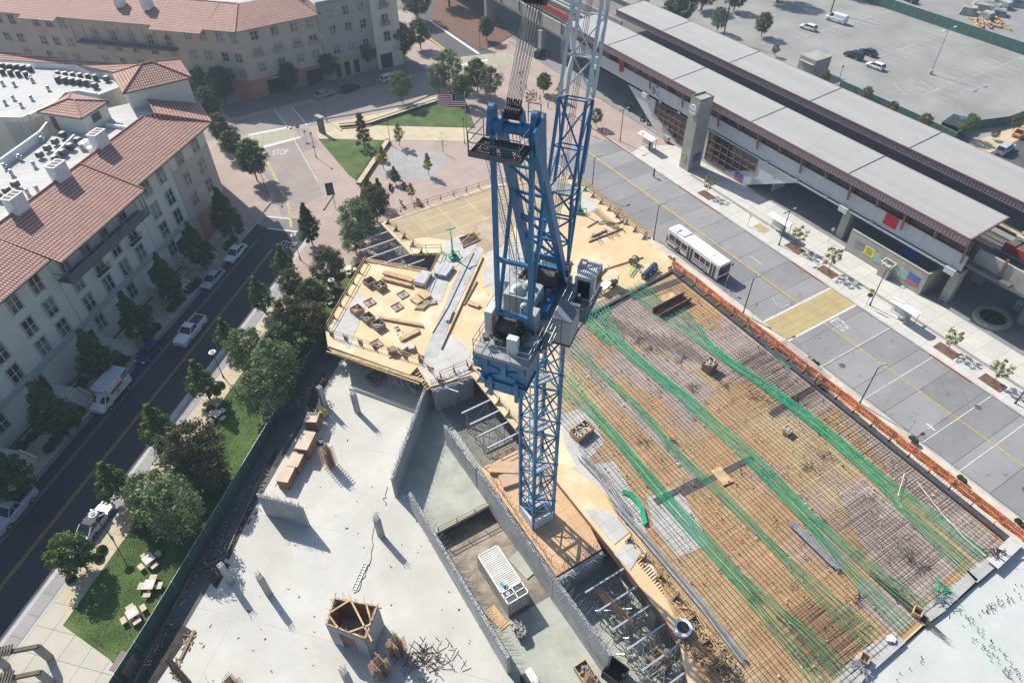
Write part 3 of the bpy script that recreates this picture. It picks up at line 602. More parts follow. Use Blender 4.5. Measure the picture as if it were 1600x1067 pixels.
def canopy(x0,x1,y0,y1,z,name):
    b=B(); b.add([(x0,y0,z),(x1,y0,z+.5),(x1,y1,z+.5),(x0,y1,z)],[(0,1,2,3)]); b.add([(x0,y0,z-.25),(x1,y0,z+.25),(x1,y1,z+.25),(x0,y1,z-.25)],[(3,2,1,0)])
    c=b.build(name,canop,st)
    b=B(); b.beam((x0,y0,z-.08),(x0,y1,z-.08),.16,.2); b.beam((x0+.02,y0,z-1.26),(x0+.02,y1,z-1.26),.14,.1); b.beam((x1,y0,z+.36),(x1,y1,z+.36),.16,.3); b.beam((x0,y0,z-.1),(x1,y0,z+.4),.2,.3); b.beam((x0,y1,z-.1),(x1,y1,z+.4),.2,.3); b.build('roof_edge',brn,c)
    b=B(); y=y0+.4
    b.box((x0+.1,(y0+y1)/2,z-.72),(.08,y1-y0,1.0))
    while y<y1: b.box((x0+.03,y,z-.72),(.08,.13,.98)); y+=.5
    b.build('louvred_fascia',maroon,c)
    b=B(); 
    yy=Y0+.3; 
    while yy<y1-1: b.beam((x0+.1,yy,z+.02),(x1,yy,z+.52),.16,.05); yy+=19.75
    b.build('roof_joint',dark,c); return c
cn=canopy(90.2,98.4,31.6,Y1,12.1,'near_canopy'); cf=canopy(104.6,112.6,26,126.2,12.1,'far_canopy')
b=B(); y=Y0+.4; k=0
while y<Y1:
    if k%2==0: b.beam((90.35,y,11.9),(91.15,y,7.7),.28,.22)
    else: b.beam((90.5,y,10.9),(91.2,y,9.0),.24,.2)
    b.beam((90.4,y,11.9),(90.8,y,10.8),.16); y+=4.7; k+=1
bsplit(b,'brace',brn,st)
b=B(); b.box((91.8,(Y0+Y1)/2,9.95),(.1,Y1-Y0,2.2)); o=b.build('clerestory_window',glassd,st)
b=B(); y=Y0+.3
while y<Y1: b.beam((91.68,y,8.85),(91.68,y,11),.07); y+=1.57
b.beam((91.62,Y0,8.9),(91.62,Y1,8.9),.14,.1); b.build('mullions',brn,o)
b=B(); b.box((95,(Y0+Y1)/2,6.1),(7,Y1-Y0,.5)); b.box((95,(Y0+Y1)/2-3,7.5),(6.4,Y1-Y0+6,.5)); b.box((108.6,78,7.5),(9,110,.5)); b.build('platform',M('platform_dark',(.12,.115,.11),.8,.1),st)
b=B(); b.box((98.7,72,7.8),(.7,96,.12)); b.box((104.3,76,7.8),(.6,110,.12)); b.build('platform_edge',M('edge_yellow',(.45,.36,.2),.8,.2),st)
b=B(); b.box((101.5,60,6.0),(6,200,.6)); b.build('trackbed',M('ballast',(.13,.11,.09),.95,.3,3),st)
b=B()
for x in (100.1,101.6,102.6,104.0): b.beam((x,-40,6.5),(x,170,6.5),.14,.2)
b.build('rails',steel,st)
b=B(); b.box((XF-.1,(Y0+63.5)/2,6.0),(.22,63.5-Y0,.22)); b.box((XF-.3,57,6.25),(.12,50,.12)); b.build('cable_conduit',white,st)
b=B()
for y in (50.4,32.3,98.5,115): b.box((XF+.1,y,6.0),(1.6,1.5,.9))
bsplit(b,'corbel',panel,st)
for x,ys in ((93.2,(50.4,31.8,98.5)),(101,(31.8,50,70,98,120))):
    for y in ys: b=B(); b.box((x,y,3.0),(1.1,1.3,6.0)); b.build('pillar',concb,st)
# lettering on the facade
mt=frame((XF-.02,96.0,7.5),(0,-1,0),(0,0,1)); text('letter','b',2.0,dark,mt@Matrix.Translation((-.55,.05,0)),st,.03); text('letter','a',2.0,M('sign_blue',(.15,.42,.68),.6),mt@Matrix.Translation((.6,.05,0)),st,.03); text('letter','bart',.55,dark,mt@Matrix.Translation((.2,1.1,0)),st,.03)
b=B(); b.box((XF-.06,43.0,8.0),(.12,2.1,1.9)); b.box((XF-.06,106.8,9.0),(.12,1.2,2.2)); bsplit(b,'red_panel',M('panel_red',(.5,.02,.02),.6,.1),st)
b=B()
for y in (94,88.6,84,66.5,60,54,45.5): b.box((XF-.3,y,6.35),(.35,.6,.3))
bsplit(b,'floodlight',steel,st)
# guideway at both ends
for ya,yb in ((Y0-90,Y0-.2),(Y1+.2,Y1+85)):
    g=thing('railway_viaduct','concrete railway viaduct with red guard rail '+('beyond the near end of the station' if ya<0 else 'crossing the road behind the jib'),'viaduct',(97,(ya+yb)/2,0)); m_=(ya+yb)/2; l_=yb-ya
    b=B(); b.box((93.0,m_,8.5),(.35,l_,2.7)); b.box((97.5,m_,6.9),(9,l_,.6)); b.box((106,m_,8.2),(.35,l_,2.6)); b.box((100,m_,6.3),(5,l_,1.2)); b.build('girder',concb,g)
    b=B(); b.box((97.4,m_,9.2),(.35,l_-2,1.2)); b.build('guard_rail',redrail,g)
    b=B()
    for x in (97.8,98.5,103,104.4): b.beam((x,ya,8.2),(x,yb,8.2),.25,.3)
    b.beam((95.3,ya,7.6),(95.3,yb,7.6),.6,.4); b.build('pipe',M('pipe_pale',(.6,.6,.55),.6),g)
    b=B(); b.box((100.5,m_,7.3),(9,l_,.3)); y=ya
    while y<yb: b.box((101,y,7.5),(5,.3,.25)); y+=1.2
    b.build('track',MATS['ballast'],g)
    b=B(); y=ya+5
    while y<yb: b.beam((92.7,y,7.6),(92.7,y,10.5),.3,.2); y+=9.0
    bsplit(b,'brace',brn,g)
    for k in range(5):
        b=B(); y=(ya+8+k*17) if ya>0 else yb-k*17-8; 
        if ya>0: b.tube((96,y,0),(96,y,6.5),.9,14)
        else: b.tube((98,y,0),(98,y,6.5),.9,14)
        b.build('pillar',concb,g)
    if ya>0:
        for yy in (12,38): b=B(); b.box((93.2,113+yy+14,3),(1.1,1.3,6)); b.build('pillar',concb,g)
# clock tower
ct=thing('clock_tower','square concrete clock tower with a round white clock in front of the station','clock tower',(87.5,80.2,0))
b=B(); b.box((87.5,80.15,6.8),(3.1,2.3,13.6)); b.build('shaft',concb,ct)
b=B(); 
for x,y,d in ((87.5,79.05,(3.1,.12,.3)),(87.5,81.25,(3.1,.12,.3)),(86.0,80.15,(.12,2.3,.3)),(89.0,80.15,(.12,2.3,.3))): b.box((x,y,13.72),d)
for z in (3,6,9,11.5): b.box((87.5,80.15,z),(3.13,2.33,.03))
b.build('rim',M('rim',(.27,.26,.23),.9),ct)
b=B(); b.tube((85.92,80.25,11.6),(85.72,80.25,11.6),.95,28); cl=b.build('clock_face',white,ct)
b=B()
for k in range(12):
    a=k*math.pi/6; d=Vector((0,math.sin(a),math.cos(a))); w_=.12 if k%3 else .2; b.box(Vector((85.71,80.25,11.6))+d*.72,(.03,w_,w_))
b.beam((85.70,80.25,11.6),(85.70,79.85,11.45),.07); b.beam((85.70,80.25,11.6),(85.70,80.6,11.5),.06); b.build('hands',dark,cl)
def poster(par,x,y0,y1,z0,z1,mat,name='poster',fr=True):
    b=B(); b.box((x,(y0+y1)/2,(z0+z1)/2),(.06,abs(y1-y0),z1-z0)); o=b.build(name,mat,par)
    return o
pal=lambda n,c: M(n,c,.5,.15,2)
o=poster(ct,85.92,79.9,81.0,1.6,3.2,M('poster_mixed',(.5,.45,.1),.5,.5,2.2,col2=(.35,.55,.2))); 
b=B(); b.box((87.6,78.94,2.6),(1.8,.08,1.5)); b.build('screen',pal('screen_purple',(.12,.05,.2)),ct)
poster(st,XF-.06,91.9,92.8,1.0,2.3,pal('poster_orange',(.6,.22,.08))); poster(st,XF-.06,90.9,91.8,1.0,2.3,pal('poster_blue',(.12,.45,.62)))
o=poster(st,XF-.07,70.9,72.7,.25,1.75,pal('sign_royal',(.06,.13,.38))); b=B(); b.box((XF-.12,71.8,.5),(.03,1.8,.42)); b.build('sign_band',pal('sign_red',(.62,.10,.06)),o)
# ticket-hall wall below the platform with posters
bw=thing('entrance_wall','low grey concrete wall with posters under the station','wall',(90.8,41,0))
b=B(); b.box((90.95,41.05,2.0),(.3,13.3,3.9)); b.box((93.2,34.5,2.0),(4.4,.3,3.9)); b.box((90.93,41.05,3.98),(.36,13.3,.1)); b.build('wall_panel',concb,bw)
for y,w_,z0,z1,mt_ in ((45.6,1.7,1.6,2.9,pal('poster_photo',(.2,.22,.25))),(43.8,1.7,1.4,2.8,pal('poster_yellow',(.7,.66,.05))),(42.2,1.4,1.1,2.6,pal('poster_map',(.28,.42,.36))),(37.8,1.5,1.1,2.6,MATS['poster_map'])):
    poster(bw,90.78,y-w_/2,y+w_/2,z0,z1,mt_)
o=poster(bw,90.78,35.2,37.0,1.2,2.8,MATS['sign_royal']); b=B(); b.box((90.73,36.1,1.4),(.03,1.8,.45)); b.build('sign_band',MATS['sign_red'],o)
mt=frame((90.77,43.8,2.2),(0,-1,0),(0,0,1))
b=B()
for k in range(5): b.box((90.74,43.8,2.6-k*.22),(.02,1.1-.2*(k%2),.06))
b.build('poster_lines',dark,bw)
tm=thing('ticket_machine','grey ticket machine with a pitched white hood against the poster wall','ticket machine',(90.3,40,0.12)); b=B(); b.box((90.25,40.1,1.1),(1.0,1.7,2.0)); b.build('cabinet',concb,tm); b=B(); b.beam((89.7,39.2,2.5),(90.7,39.2,2.8),.1); b.beam((89.7,41,2.5),(90.7,41,2.8),.1); b.beam((89.7,39.2,2.5),(89.7,41,2.5),.1); b.beam((90.7,39.2,2.8),(90.7,41,2.8),.1); b.build('hood',white,tm)
kb=thing('information_kiosk','blue panelled kiosk standing in the shade behind the poster wall','kiosk',(94,39,.12)); b=B(); b.box((94,39.3,2.2),(.2,2.2,3.8)); b.build('panel',pal('kiosk_blue',(.03,.13,.33)),kb); b=B(); b.box((93.8,38.4,1.2),(1.1,1.5,1.8)); b.build('desk',panel,kb)
# round planter
pl=thing('round_planter','round concrete planter with dark shrubs in the shade under the viaduct','planter',(94.7,25.6,.12))
b=B(); n=24; ro,ri=2.55,1.85
vs=[]; 
for z,r_ in ((.1,ro),(.75,ro),(.75,ri),(.45,ri)): vs+=[(94.7+math.cos(2*math.pi*i/n)*r_,25.6+math.sin(2*math.pi*i/n)*r_*.95,z) for i in range(n)]
b.add(vs,[(k*n+i,k*n+(i+1)%n,(k+1)*n+(i+1)%n,(k+1)*n+i) for k in range(3) for i in range(n)]); b.build('rim',concb,pl); b=B(); b.tube((94.7,25.6,.3),(94.7,25.6,.5),1.9,20)
random.seed(3)
for k in range(40): a=random.random()*6.3; r_=random.random()*1.5; b.ball((94.7+math.cos(a)*r_,25.6+math.sin(a)*r_,.55),.3,6)
b.build('shrubs',hedge,pl)
tb_=thing('litter_bin','pale litter bin standing in the shade right of the round planter','litter bin',(*G(1587,483,.12)[:2],.12)); c=G(1587,483,.12); b=B(); b.box((c.x,c.y,.75),(.8,.8,1.2),.3,(.9,.9)); b.build('bin_body',concb,tb_); b=B(); b.box((c.x,c.y,1.42),(.9,.9,.12),.3); b.build('lid',white,tb_)
# equipment hut behind far canopy
hut=thing('equipment_hut','grey flat roofed concrete hut beside the car park behind the far canopy','hut',(124,77,0)); b=B(); c=G(1258,118,0); b.box((c.x+2,c.y,2),(5.2,4.4,4.2)); b.build('wall',concb,hut); b=B(); b.box((c.x+1,c.y,3.1),(4.1,3.8,.2)); b.build('roof',curbm,hut)
# fences
def fence(name,lab,pts,h,mat,cat='fence',step=3.0,post=dark,top=True,mesh=True):
    r=thing(name,lab,cat,tuple(pts[0])); b=B(); 
    for p,q in zip(pts,pts[1:]):
        p,q=Vector(p),Vector(q); u=Vector((0,0,h)); n=(q-p).cross(u).normalized()*.02; b.add([p-n,q-n,q-n+u,p-n+u,p+n,q+n,q+n+u,p+n+u],[(3,2,1,0),(4,5,6,7),(2,6,7,3),(0,1,5,4)])
    b.build('screen',mat,r); b=B(); k=0
    for p,q in zip(pts,pts[1:]):
        p,q=Vector(p),Vector(q); n_=max(1,int((q-p).length/step))
        for i in range(n_+1): e=p.lerp(q,i/n_); b.tube(e,e+Vector((0,0,h+.05)),.035,5)
        b.tube(p+Vector((0,0,h)),q+Vector((0,0,h)),.03,5)
    b.build('post',post,r); return r
fence('construction_fence','long dark green screened fence between the lawn and the building site',[UV(-41,-25),UV(-40.6,20),UV(-41.2,50),UV(-41.6,64)],2.3,fgreen,post=steel)
fence('construction_fence','green screened fence crossing the top right car park',[(190,330,0),(190,40,0)],2.6,M('fence_green_far',(.05,.13,.11),.85,.15,1),post=steel)
fence('construction_fence','dark green screened fence around the lower corner of the car park',[G(1310,138),G(1428,192),G(1490,222),G(1500,205),G(1570,196),G(1640,170)],1.9,MATS['fence_green_far'],post=steel)
fence('car_park_fence','low grey fence right behind the far canopy roof',[(131.2,200,0),(131.2,110,0),(131.4,66,0)],1.4,M('fence_grey',(.10,.12,.11),.8,.2),post=steel)
# low plaza walls
def lowwall(name,lab,q,h=.55,w=.55,mat=None):
    t=thing(name,lab,'garden wall',tuple(G(*q[0]))); b=B()
    for p,s_ in zip(q,q[1:]): b.beam(G(*p,h/2),G(*s_,h/2),w,h)
    b.build('wall_body',mat or M('wall_dark',(.11,.10,.08),.9,.2),t); b=B()
    for p,s_ in zip(q,q[1:]): b.beam(G(*p,h+.05),G(*s_,h+.05),w*.95,.08)
    b.build('coping',M('coping_cream',(.50,.43,.28),.85,.1),t)
lowwall('seat_wall','long low seat wall along the upper edge of the wedge lawn',[(530,196),(575,192),(682,157)]); lowwall('seat_wall','low seat wall on the right side of the triangular lawn',[(606,219),(560,286)],.55,.9)
pi_=thing('information_pillar','tall dark information pillar on the tan path beside the junction','sign',tuple(G(504,208))); c=G(504,208); b=B(); b.box((c.x,c.y,1.7),(.5,1.6,3.4),R(20)); b.build('panel',M('pillar_brown',(.16,.14,.11),.7),pi_); b=B(); b.box((c.x,c.y,3.5),(1.0,1.9,.25),R(20)); b.build('cap',M('cap_grey',(.3,.3,.29),.6),pi_)

# motorcycles and racks in the shade
for i,(q,l) in enumerate((((985,172),'dark motorcycle parked in the shade beside the far pillar'),((1003,187),'dark motorcycle left of the sloping white station wall'),((1012,193),'motorcycle nearest the foot of the sloping white wall'))):
    c=G(*q,.12); t=thing('motorcycle',l,'motorcycle',(c.x,c.y,.12),R(20+i*10),'motorcycles under the station',world=False)
    for x in (-.65,.65): b=B(); b.tube((x,-.06,.32),(x,.06,.32),.32,12); b.build('wheel',blk,t)
    b=B(); b.box((0,0,.6),(1.0,.25,.35)); b.beam((.35,0,.8),(.65,0,.35),.07); b.build('frame',dark,t); b=B(); b.box((-.3,0,.82),(.7,.26,.1)); b.build('seat',blk,t); b=B(); b.beam((.35,-.35,1.0),(.35,.35,1.0),.05); b.build('handlebar',steel,t)
c=G(1041,222,.12); t=thing('newspaper_rack','grey double newspaper rack at the foot of the station wall left of the clock tower','newspaper rack',(c.x,c.y,.12),R(90),world=False); b=B(); b.box((0,0,.75),(1.3,.6,.9)); b.build('cabinet',concb,t); b=B(); b.box((-.3,0,.15),(.1,.4,.3)); b.box((.3,0,.15),(.1,.4,.3)); b.build('leg',dark,t)
# ================================================================ TREES
def leafmat(name,c1,c2):
    m,n,b=nodes(name); g=coords(n); f=ramp(n,noise(n,g,1.1,3),.38,.62); f2=ramp(n,noise(n,g,9,2),.35,.65)
    c=mixc(n,f,c1,c2); c=mixc(n,f2,mixc(n,1.0,c,(.62,.66,.6),'MULTIPLY'),c); L(n,c,b.inputs['Base Color']); b.inputs['Roughness'].default_value=.65; b.inputs['Specular IOR Level'].default_value=.25
    tr=n.nodes.new('ShaderNodeBsdfTranslucent'); L(n,c,tr.inputs[0]); mx=n.nodes.new('ShaderNodeMixShader'); mx.inputs[0].default_value=.3
    L(n,b.outputs[0],mx.inputs[1]); L(n,tr.outputs[0],mx.inputs[2]); L(n,mx.outputs[0],n.nodes['Material Output'].inputs[0]); return m
bark=M('bark',(.11,.085,.065),.95,.3,3)
LM={'dark':leafmat('leaf_dark',(.055,.11,.025),(.115,.18,.04)),'brown':leafmat('leaf_brown',(.15,.12,.06),(.12,.15,.055)),'sage':leafmat('leaf_sage',(.14,.20,.085),(.24,.30,.14)),
 'yellow':leafmat('leaf_yellow',(.50,.42,.05),(.28,.34,.07)),'lime':leafmat('leaf_lime',(.22,.28,.06),(.36,.34,.10)),'mid':leafmat('leaf_mid',(.085,.155,.035),(.17,.235,.06)),'olive':leafmat('leaf_olive',(.13,.15,.05),(.19,.19,.07)),'rust':leafmat('leaf_rust',(.20,.12,.055),(.12,.11,.05)),'oak':leafmat('leaf_oak',(.06,.09,.035),(.11,.14,.06))}
def profile(kind,t):      # radius of the crown (0..1) at height fraction t
    if kind=='cone': return max(.0,min(1,(1.12*math.sin(math.pi*min(1,(t+.12))**.75))**.8*(1-.35*t))) if t<.97 else .08
    if kind=='fir': return (1-t)*.9+.1
    if kind=='wide': return math.sqrt(max(0,1-(2*t-.85)**2*.8))
    return math.sqrt(max(0,1-(2*t-.95)**2))
def tree_proto(kind,shape,h,rad,trunk,leaves,ls,clumps,spread,trk=.14,seed=1,bare=0):
    rn=random.Random(seed); t=thing('tree','x','tree',(0,0,0),world=False); b=B()
    b.path([Vector((0,0,0)),Vector((.05,.02,trunk*.6)),Vector((0,.06,trunk*1.1))],trk,7); b.tube(Vector((0,.06,trunk*1.1)),Vector((.1,0,h*.82)),trk*.85,6,.03)
    cl=[]
    for i in range(clumps):
        tt=(i+.5)/clumps*.98; r_=profile(shape,tt)*rad*rn.uniform(.45,.92); a=i*2.399+rn.uniform(-.3,.3); c=Vector((math.cos(a)*r_,math.sin(a)*r_,trunk+tt*(h-trunk))); cl.append((c,spread*rad*rn.uniform(.7,1.25)*(.6+.4*profile(shape,tt))))
        if i%3==0 or bare: s0=Vector((0,0,max(trunk*.8,c.z-r_*.8))); b.tube(s0,c,trk*.35,5,.02)
    b.build('trunk',bark,t,smooth=True)
    b=B(); per=leaves//clumps
    for c,r_ in cl:
        for k in range(per):
            d=Vector((rn.gauss(0,1),rn.gauss(0,1),rn.gauss(0,.75)+.15)).normalized(); p=c+d*r_*(rn.random()**.45)*(1.0 if rn.random()<.86 else rn.uniform(1.1,1.5))
            if p.z<trunk*.75: continue
            nrm=(d+Vector((rn.uniform(-.8,.8),rn.uniform(-.8,.8),rn.uniform(-.3,.9)))).normalized(); u=nrm.orthogonal().normalized(); w_=nrm.cross(u); a=rn.random()*6.28; u,w_=u*math.cos(a)+w_*math.sin(a),w_*math.cos(a)-u*math.sin(a); s_=ls*rn.uniform(.6,1.3)
            b.add([p-u*s_,p+w_*s_*.55,p+u*s_,p-w_*s_*.55],[(0,1,2,3)])
    b.build('crown',LM[kind],t); t['_used']=0; return t
K={'col':tree_proto('dark','cone',9,2.1,1.6,6800,.17,60,.31,seed=2),'col2':tree_proto('mid','cone',7,1.9,1.2,4600,.16,46,.31,seed=3),
 'round':tree_proto('mid','round',7,2.8,1.8,5600,.19,46,.30,seed=4),'brown':tree_proto('brown','round',7.5,3.0,1.8,5600,.18,46,.29,seed=5),
 'sage':tree_proto('sage','wide',8,3.4,2.0,5600,.17,50,.27,seed=6),'yellow':tree_proto('yellow','cone',4.6,1.15,1.3,1500,.14,18,.42,.06,seed=7),
 'sap':tree_proto('lime','round',3.8,1.5,1.7,420,.16,14,.26,.05,seed=8,bare=1),'fir':tree_proto('rust','fir',7.5,1.7,1.0,3000,.15,30,.34,.1,seed=9),
 'olive':tree_proto('olive','round',6,2.3,1.8,3400,.15,30,.34,.09,seed=10),'oak':tree_proto('oak','wide',12,6.5,3.5,9500,.26,64,.24,.4,seed=11),
 'dk':tree_proto('oak','round',8,3.2,2.2,6500,.19,50,.31,seed=12),'bare':tree_proto('rust','round',4.2,1.3,1.4,40,.08,16,.3,.05,seed=13,bare=1)}
def T(kind,cx,cy,label,s=1,hf=.58,group=None,sz=None,base=None,name='tree'):
    "tree whose crown centre the photo shows at (cx,cy); or base=(px,py)"
    p=K[kind]; h={'col':9,'col2':7,'round':7,'brown':7.5,'sage':8,'yellow':4.6,'sap':3.8,'fir':7.5,'olive':6,'oak':12,'dk':8,'bare':4.2}[kind]*s*(sz or 1)
    q=G(*base,.1) if base else G(cx,cy,h*hf); z=.1
    o=p if not p['_used'] else dup(p); p['_used']=1
    o.name=name; o.location=(q.x,q.y,z); o.rotation_euler[2]=random.random()*6.28; w_=random.uniform(.86,1.1); o.scale=(s*w_,s*random.uniform(.88,1.1),s*(sz or 1)); o['label']=label; o['category']='tree'
    if group: o['group']=group
    return o
gl='street trees along the apartment block'
for i,(x,y,s,l) in enumerate(((350,332,1.08,'big dark conical tree at the corner with the brick lane, farthest of its row'),(306,382,.98,'dark conical tree in front of the apartments beside the white parked sedan'),(258,432,1,'dark conical tree in front of the apartments beside the silver parked sedan'),(206,493,1,'dark conical tree in front of the arched porch beside the pavement'),(147,553,1.02,'dark conical tree between the blue car and the white box truck, against the facade'),(76,638,1.08,'dark conical tree in front of the beige lower wall, left of the box truck'),(6,735,1.02,'dark conical tree cut by the left edge of the photo above the grey pickup'))): T('col',x,y,l,s,.55,gl,name='conical_tree')
gr_='small trees between the street and the park'
for x,y,s,l in ((480,350,1.15,'big conical dark green tree nearest the brick lane, on the park side of the street'),(443,410,.95,'conical tree beside the round topped lamp, second along the park side'),(405,461,.95,'conical green tree over the lane across from the silver car'),(353,523,.85,'conical tree touching the grey green tree, across from the white pickup'),(313,593,1.0,'lone conical tree beside a small clipped hedge and the curved pavement'),(246,664,1.05,'conical green tree touching a brown tree by the tan pavement'),(176,752,.98,'conical green tree above the white parked car'),(116,866,1.22,'broad green tree with a big round shadow at the lower left lawn')): T('col2' if s<1.15 else 'round' if x==116 else 'col',x,y,l,s if x not in(116,480) else (.86 if x==480 else .80),.52,gr_,name='conical_tree')
for x,y,k,s,l in ((452,500,'brown',1.0,'brownish tree left of the plywood deck corner, lower one of the thicket'),(490,505,'brown',.85,'brownish tree touching the plywood deck corner'),(515,420,'brown',.9,'brown tree in the shade behind the lawn tables beside the deck'),(455,445,'brown',.7,'small brown tree between the street lamp and the lawn'),(490,465,'dk',.75,'dark tree in the middle of the thicket by the plywood deck'),(300,705,'brown',1.1,'large brown tree with spiky crown between tan pavement and lawn'),(325,735,'brown',.8,'brown tree beside the green screened fence above the sage tree'),(265,700,'dk',.6,'small dark tree in front of the large brown tree'),
    (385,545,'sage',.8,'grey green tree beside the tan pavement above the lawn'),(428,575,'sage',1.0,'grey green tree leaning over the green fence by the deck'),(410,615,'sage',.9,'grey green tree lowest of the group over the lawn'),(440,540,'dk',.8,'dark tree between the thicket and the grey green trees'),
    (235,775,'sage',.85,'light sage tree beside the white parked car'),(270,795,'sage',1.0,'light sage tree over the picnic lawn with dappled shadow'),(225,820,'dk',.5,'low dark shrub like tree under the sage trees'),
    (560,345,'sage',.95,'blue green tree right of the conical tree near the plywood decks'),(552,372,'sage',.75,'blue green tree leaning over the shored opening'),(585,318,'brown',.9,'reddish brown tree at the corner of the upper plywood deck'),(568,330,'brown',.7,'reddish tree beside the sign board near the brick plaza'),(592,300,'col2',.8,'small green conical tree above the reddish tree'),
    (640,302,'lime',0,'x'),(573,292,'col2',.5,'small round green tree beside the plaza benches')):
    if k!='lime': T(k,x,y,l,s,.55,name='broadleaf_tree')
for x,y,k,s,l in ((565,203,'fir',1.0,'thin rusty conifer standing on the triangular lawn'),(597,246,'yellow',1.05,'bright yellow tree on the left side of the grey paved square'),(622,209,'yellow',1.05,'bright yellow tree at the top of the grey paved square'),(668,256,'yellow',.95,'yellow green tree at the right of the grey paved square'),(616,273,'col2',.5,'small dark green tree below the grey paved square'),(642,299,'yellow',.7,'small yellow green tree by the benches at the deck railing'),(574,287,'col2',.45,'small green tree between bench and reddish tree'),(691,222,'bare',1.0,'bare sapling at the corner of the grey paved square'),(847,270,'bare',1.4,'bare pinkish tree behind the crane mast'),
    (700,105,'sage',.95,'big light green tree at the top of the wedge lawn'),(745,118,'round',1.05,'dark green tree behind the flag'),(765,130,'olive',1.2,'olive brown tree right of the flag'),(722,140,'round',.9,'dark tree over the lower wedge lawn'),(684,122,'sage',.75,'light green tree left of the flag at the plaza street'),(626,136,'olive',1.1,'thin olive tree in front of the white parked hatchback'),
    (849,130,'round',.62,'small round green tree on the red kerbed pavement'),(829,119,'rust',0,''),(875,142,'yellow',.9,'yellowish young tree behind the jib'),(932,184,'olive',.62,'small olive tree on the brick paving left of the bus shelter'),
    (344,201,'round',.9,'green tree at the junction left of the crossing'),(392,250,'round',1.12,'large dark green tree at the lower corner of the junction'),(360,225,'round',.75,'green tree against the corner of the apartment block'),(325,165,'dk',.9,'dark tree behind the white tower block'),(345,135,'dk',1.0,'dark tree in front of the far beige building'),(300,140,'sage',.9,'pale tree between the tower block and the far building'),(318,120,'dk',.8,'dark tree behind the tower roof'),
    (452,123,'dk',.8,'dark street tree in front of the terracotta shopfronts, left one'),(512,103,'dk',.75,'dark street tree between the ochre pilasters'),(571,84,'dk',.85,'dark street tree before the pale corner of the far building'),(628,66,'dk',1.05,'dark street tree right of the cream corner tower'),(655,52,'round',1.0,'green tree by the road at the end of the far building'),(595,70,'dk',.7,'x2'),
    (30,62,'sage',1.2,'pale green tree at the left end of the far building'),(80,72,'sage',1.1,'pale green tree behind the flat white roofs'),(115,82,'dk',1.0,'dark tree behind the strip of red roof'),(150,88,'dk',1.0,'dark tree between both apartment buildings, left of the small balcony'),(210,92,'dk',1.05,'dark tree behind the peak of the red strip roof'),(250,90,'dk',.95,'dark tree behind the tower block, left one'),(285,98,'dk',.9,'dark tree right behind the top corner of the tower roof'),(0,60,'sage',1.1,'pale green tree cut by the left edge of the photo'),(420,112,'dk',.8,'dark street tree near the parked silver car'),
    (700,-20,'oak',.8,'dark oak at the top edge beside the north road'),(650,5,'oak',.7,'dark oak behind the cream corner tower'),(1062,12,'oak',.75,'large dark oak behind the far canopy at the top edge'),(1100,-8,'oak',.6,'dark oak at the top edge left of the utility pole'),(1010,-20,'oak',.8,'dark oak above the start of the far canopy'),(1150,0,'oak',.45,'oak top at the edge of the car park'),(1222,-28,'oak',.8,'oak throwing a shadow over the top of the car park'),(1330,-40,'oak',.8,'tall oak out of the top edge near the white van'),(1124,30,'sage',.75,'thin grey green tree by the utility pole'),(1194,38,'brown',.75,'brown bushy tree in the car park left of the white sedan'),(1188,58,'rust',0,''),
    (760,45,'dk',.7,'dark tree in the shade under the viaduct')):
    if k=='rust' or l=='x2': continue
    T(k,x,y,l,s,.55,name={'fir':'conifer','oak':'oak_tree','bare':'bare_tree'}.get(k,'broadleaf_tree'))
gs='saplings in the station pavement'
for bx,by,s,l in ((1104,305,.95,'thin yellow green sapling beside the round lamp near the stair wall'),(1242,388,1.0,'yellow green sapling between bus shelter and litter free pillar'),(1293,425,1.15,'yellow green sapling by the wide yellow crossing'),(1479,548,.95,'yellow green sapling above the round planter'),(1551,598,.95,'thin leafed sapling at the right edge of the pavement'),(828,170,.95,'reddish sapling next to the bollards by the red kerb'),(868,172,.9,'sapling at the foot of the crane jib on the brick pavement')):
    q=G(bx,by,.12); sheet('tree_pit',[(q.x-.9,q.y-1.5),(q.x+.9,q.y-1.5),(q.x+.9,q.y+1.5),(q.x-.9,q.y+1.5)],.128,mulch) if bx>1000 else None
    T('sap',0,0,l,s,group=gs,base=(bx,by),name='sapling')
for x,y,s,l in ((1212,78,.9,'small tree at the end of the low grey fence'),(1289,120,1.1,'small green tree beside the equipment hut'),(1354,148,1.2,'green tree behind the far canopy'),(1394,170,1.1,'round green tree behind the far canopy by the blue stall marks'),(1446,190,1.2,'round green tree left of the skip'),(1514,195,1.2,'sparse grey tree at the skip'),(1590,190,1.1,'yellow green tree beside the orange car'),(1556,210,.7,'thin yellow sapling above the grey minivan')):
    T('olive' if x!=1514 else 'sage',x,y,l,s*.5,.6,name='small_tree')
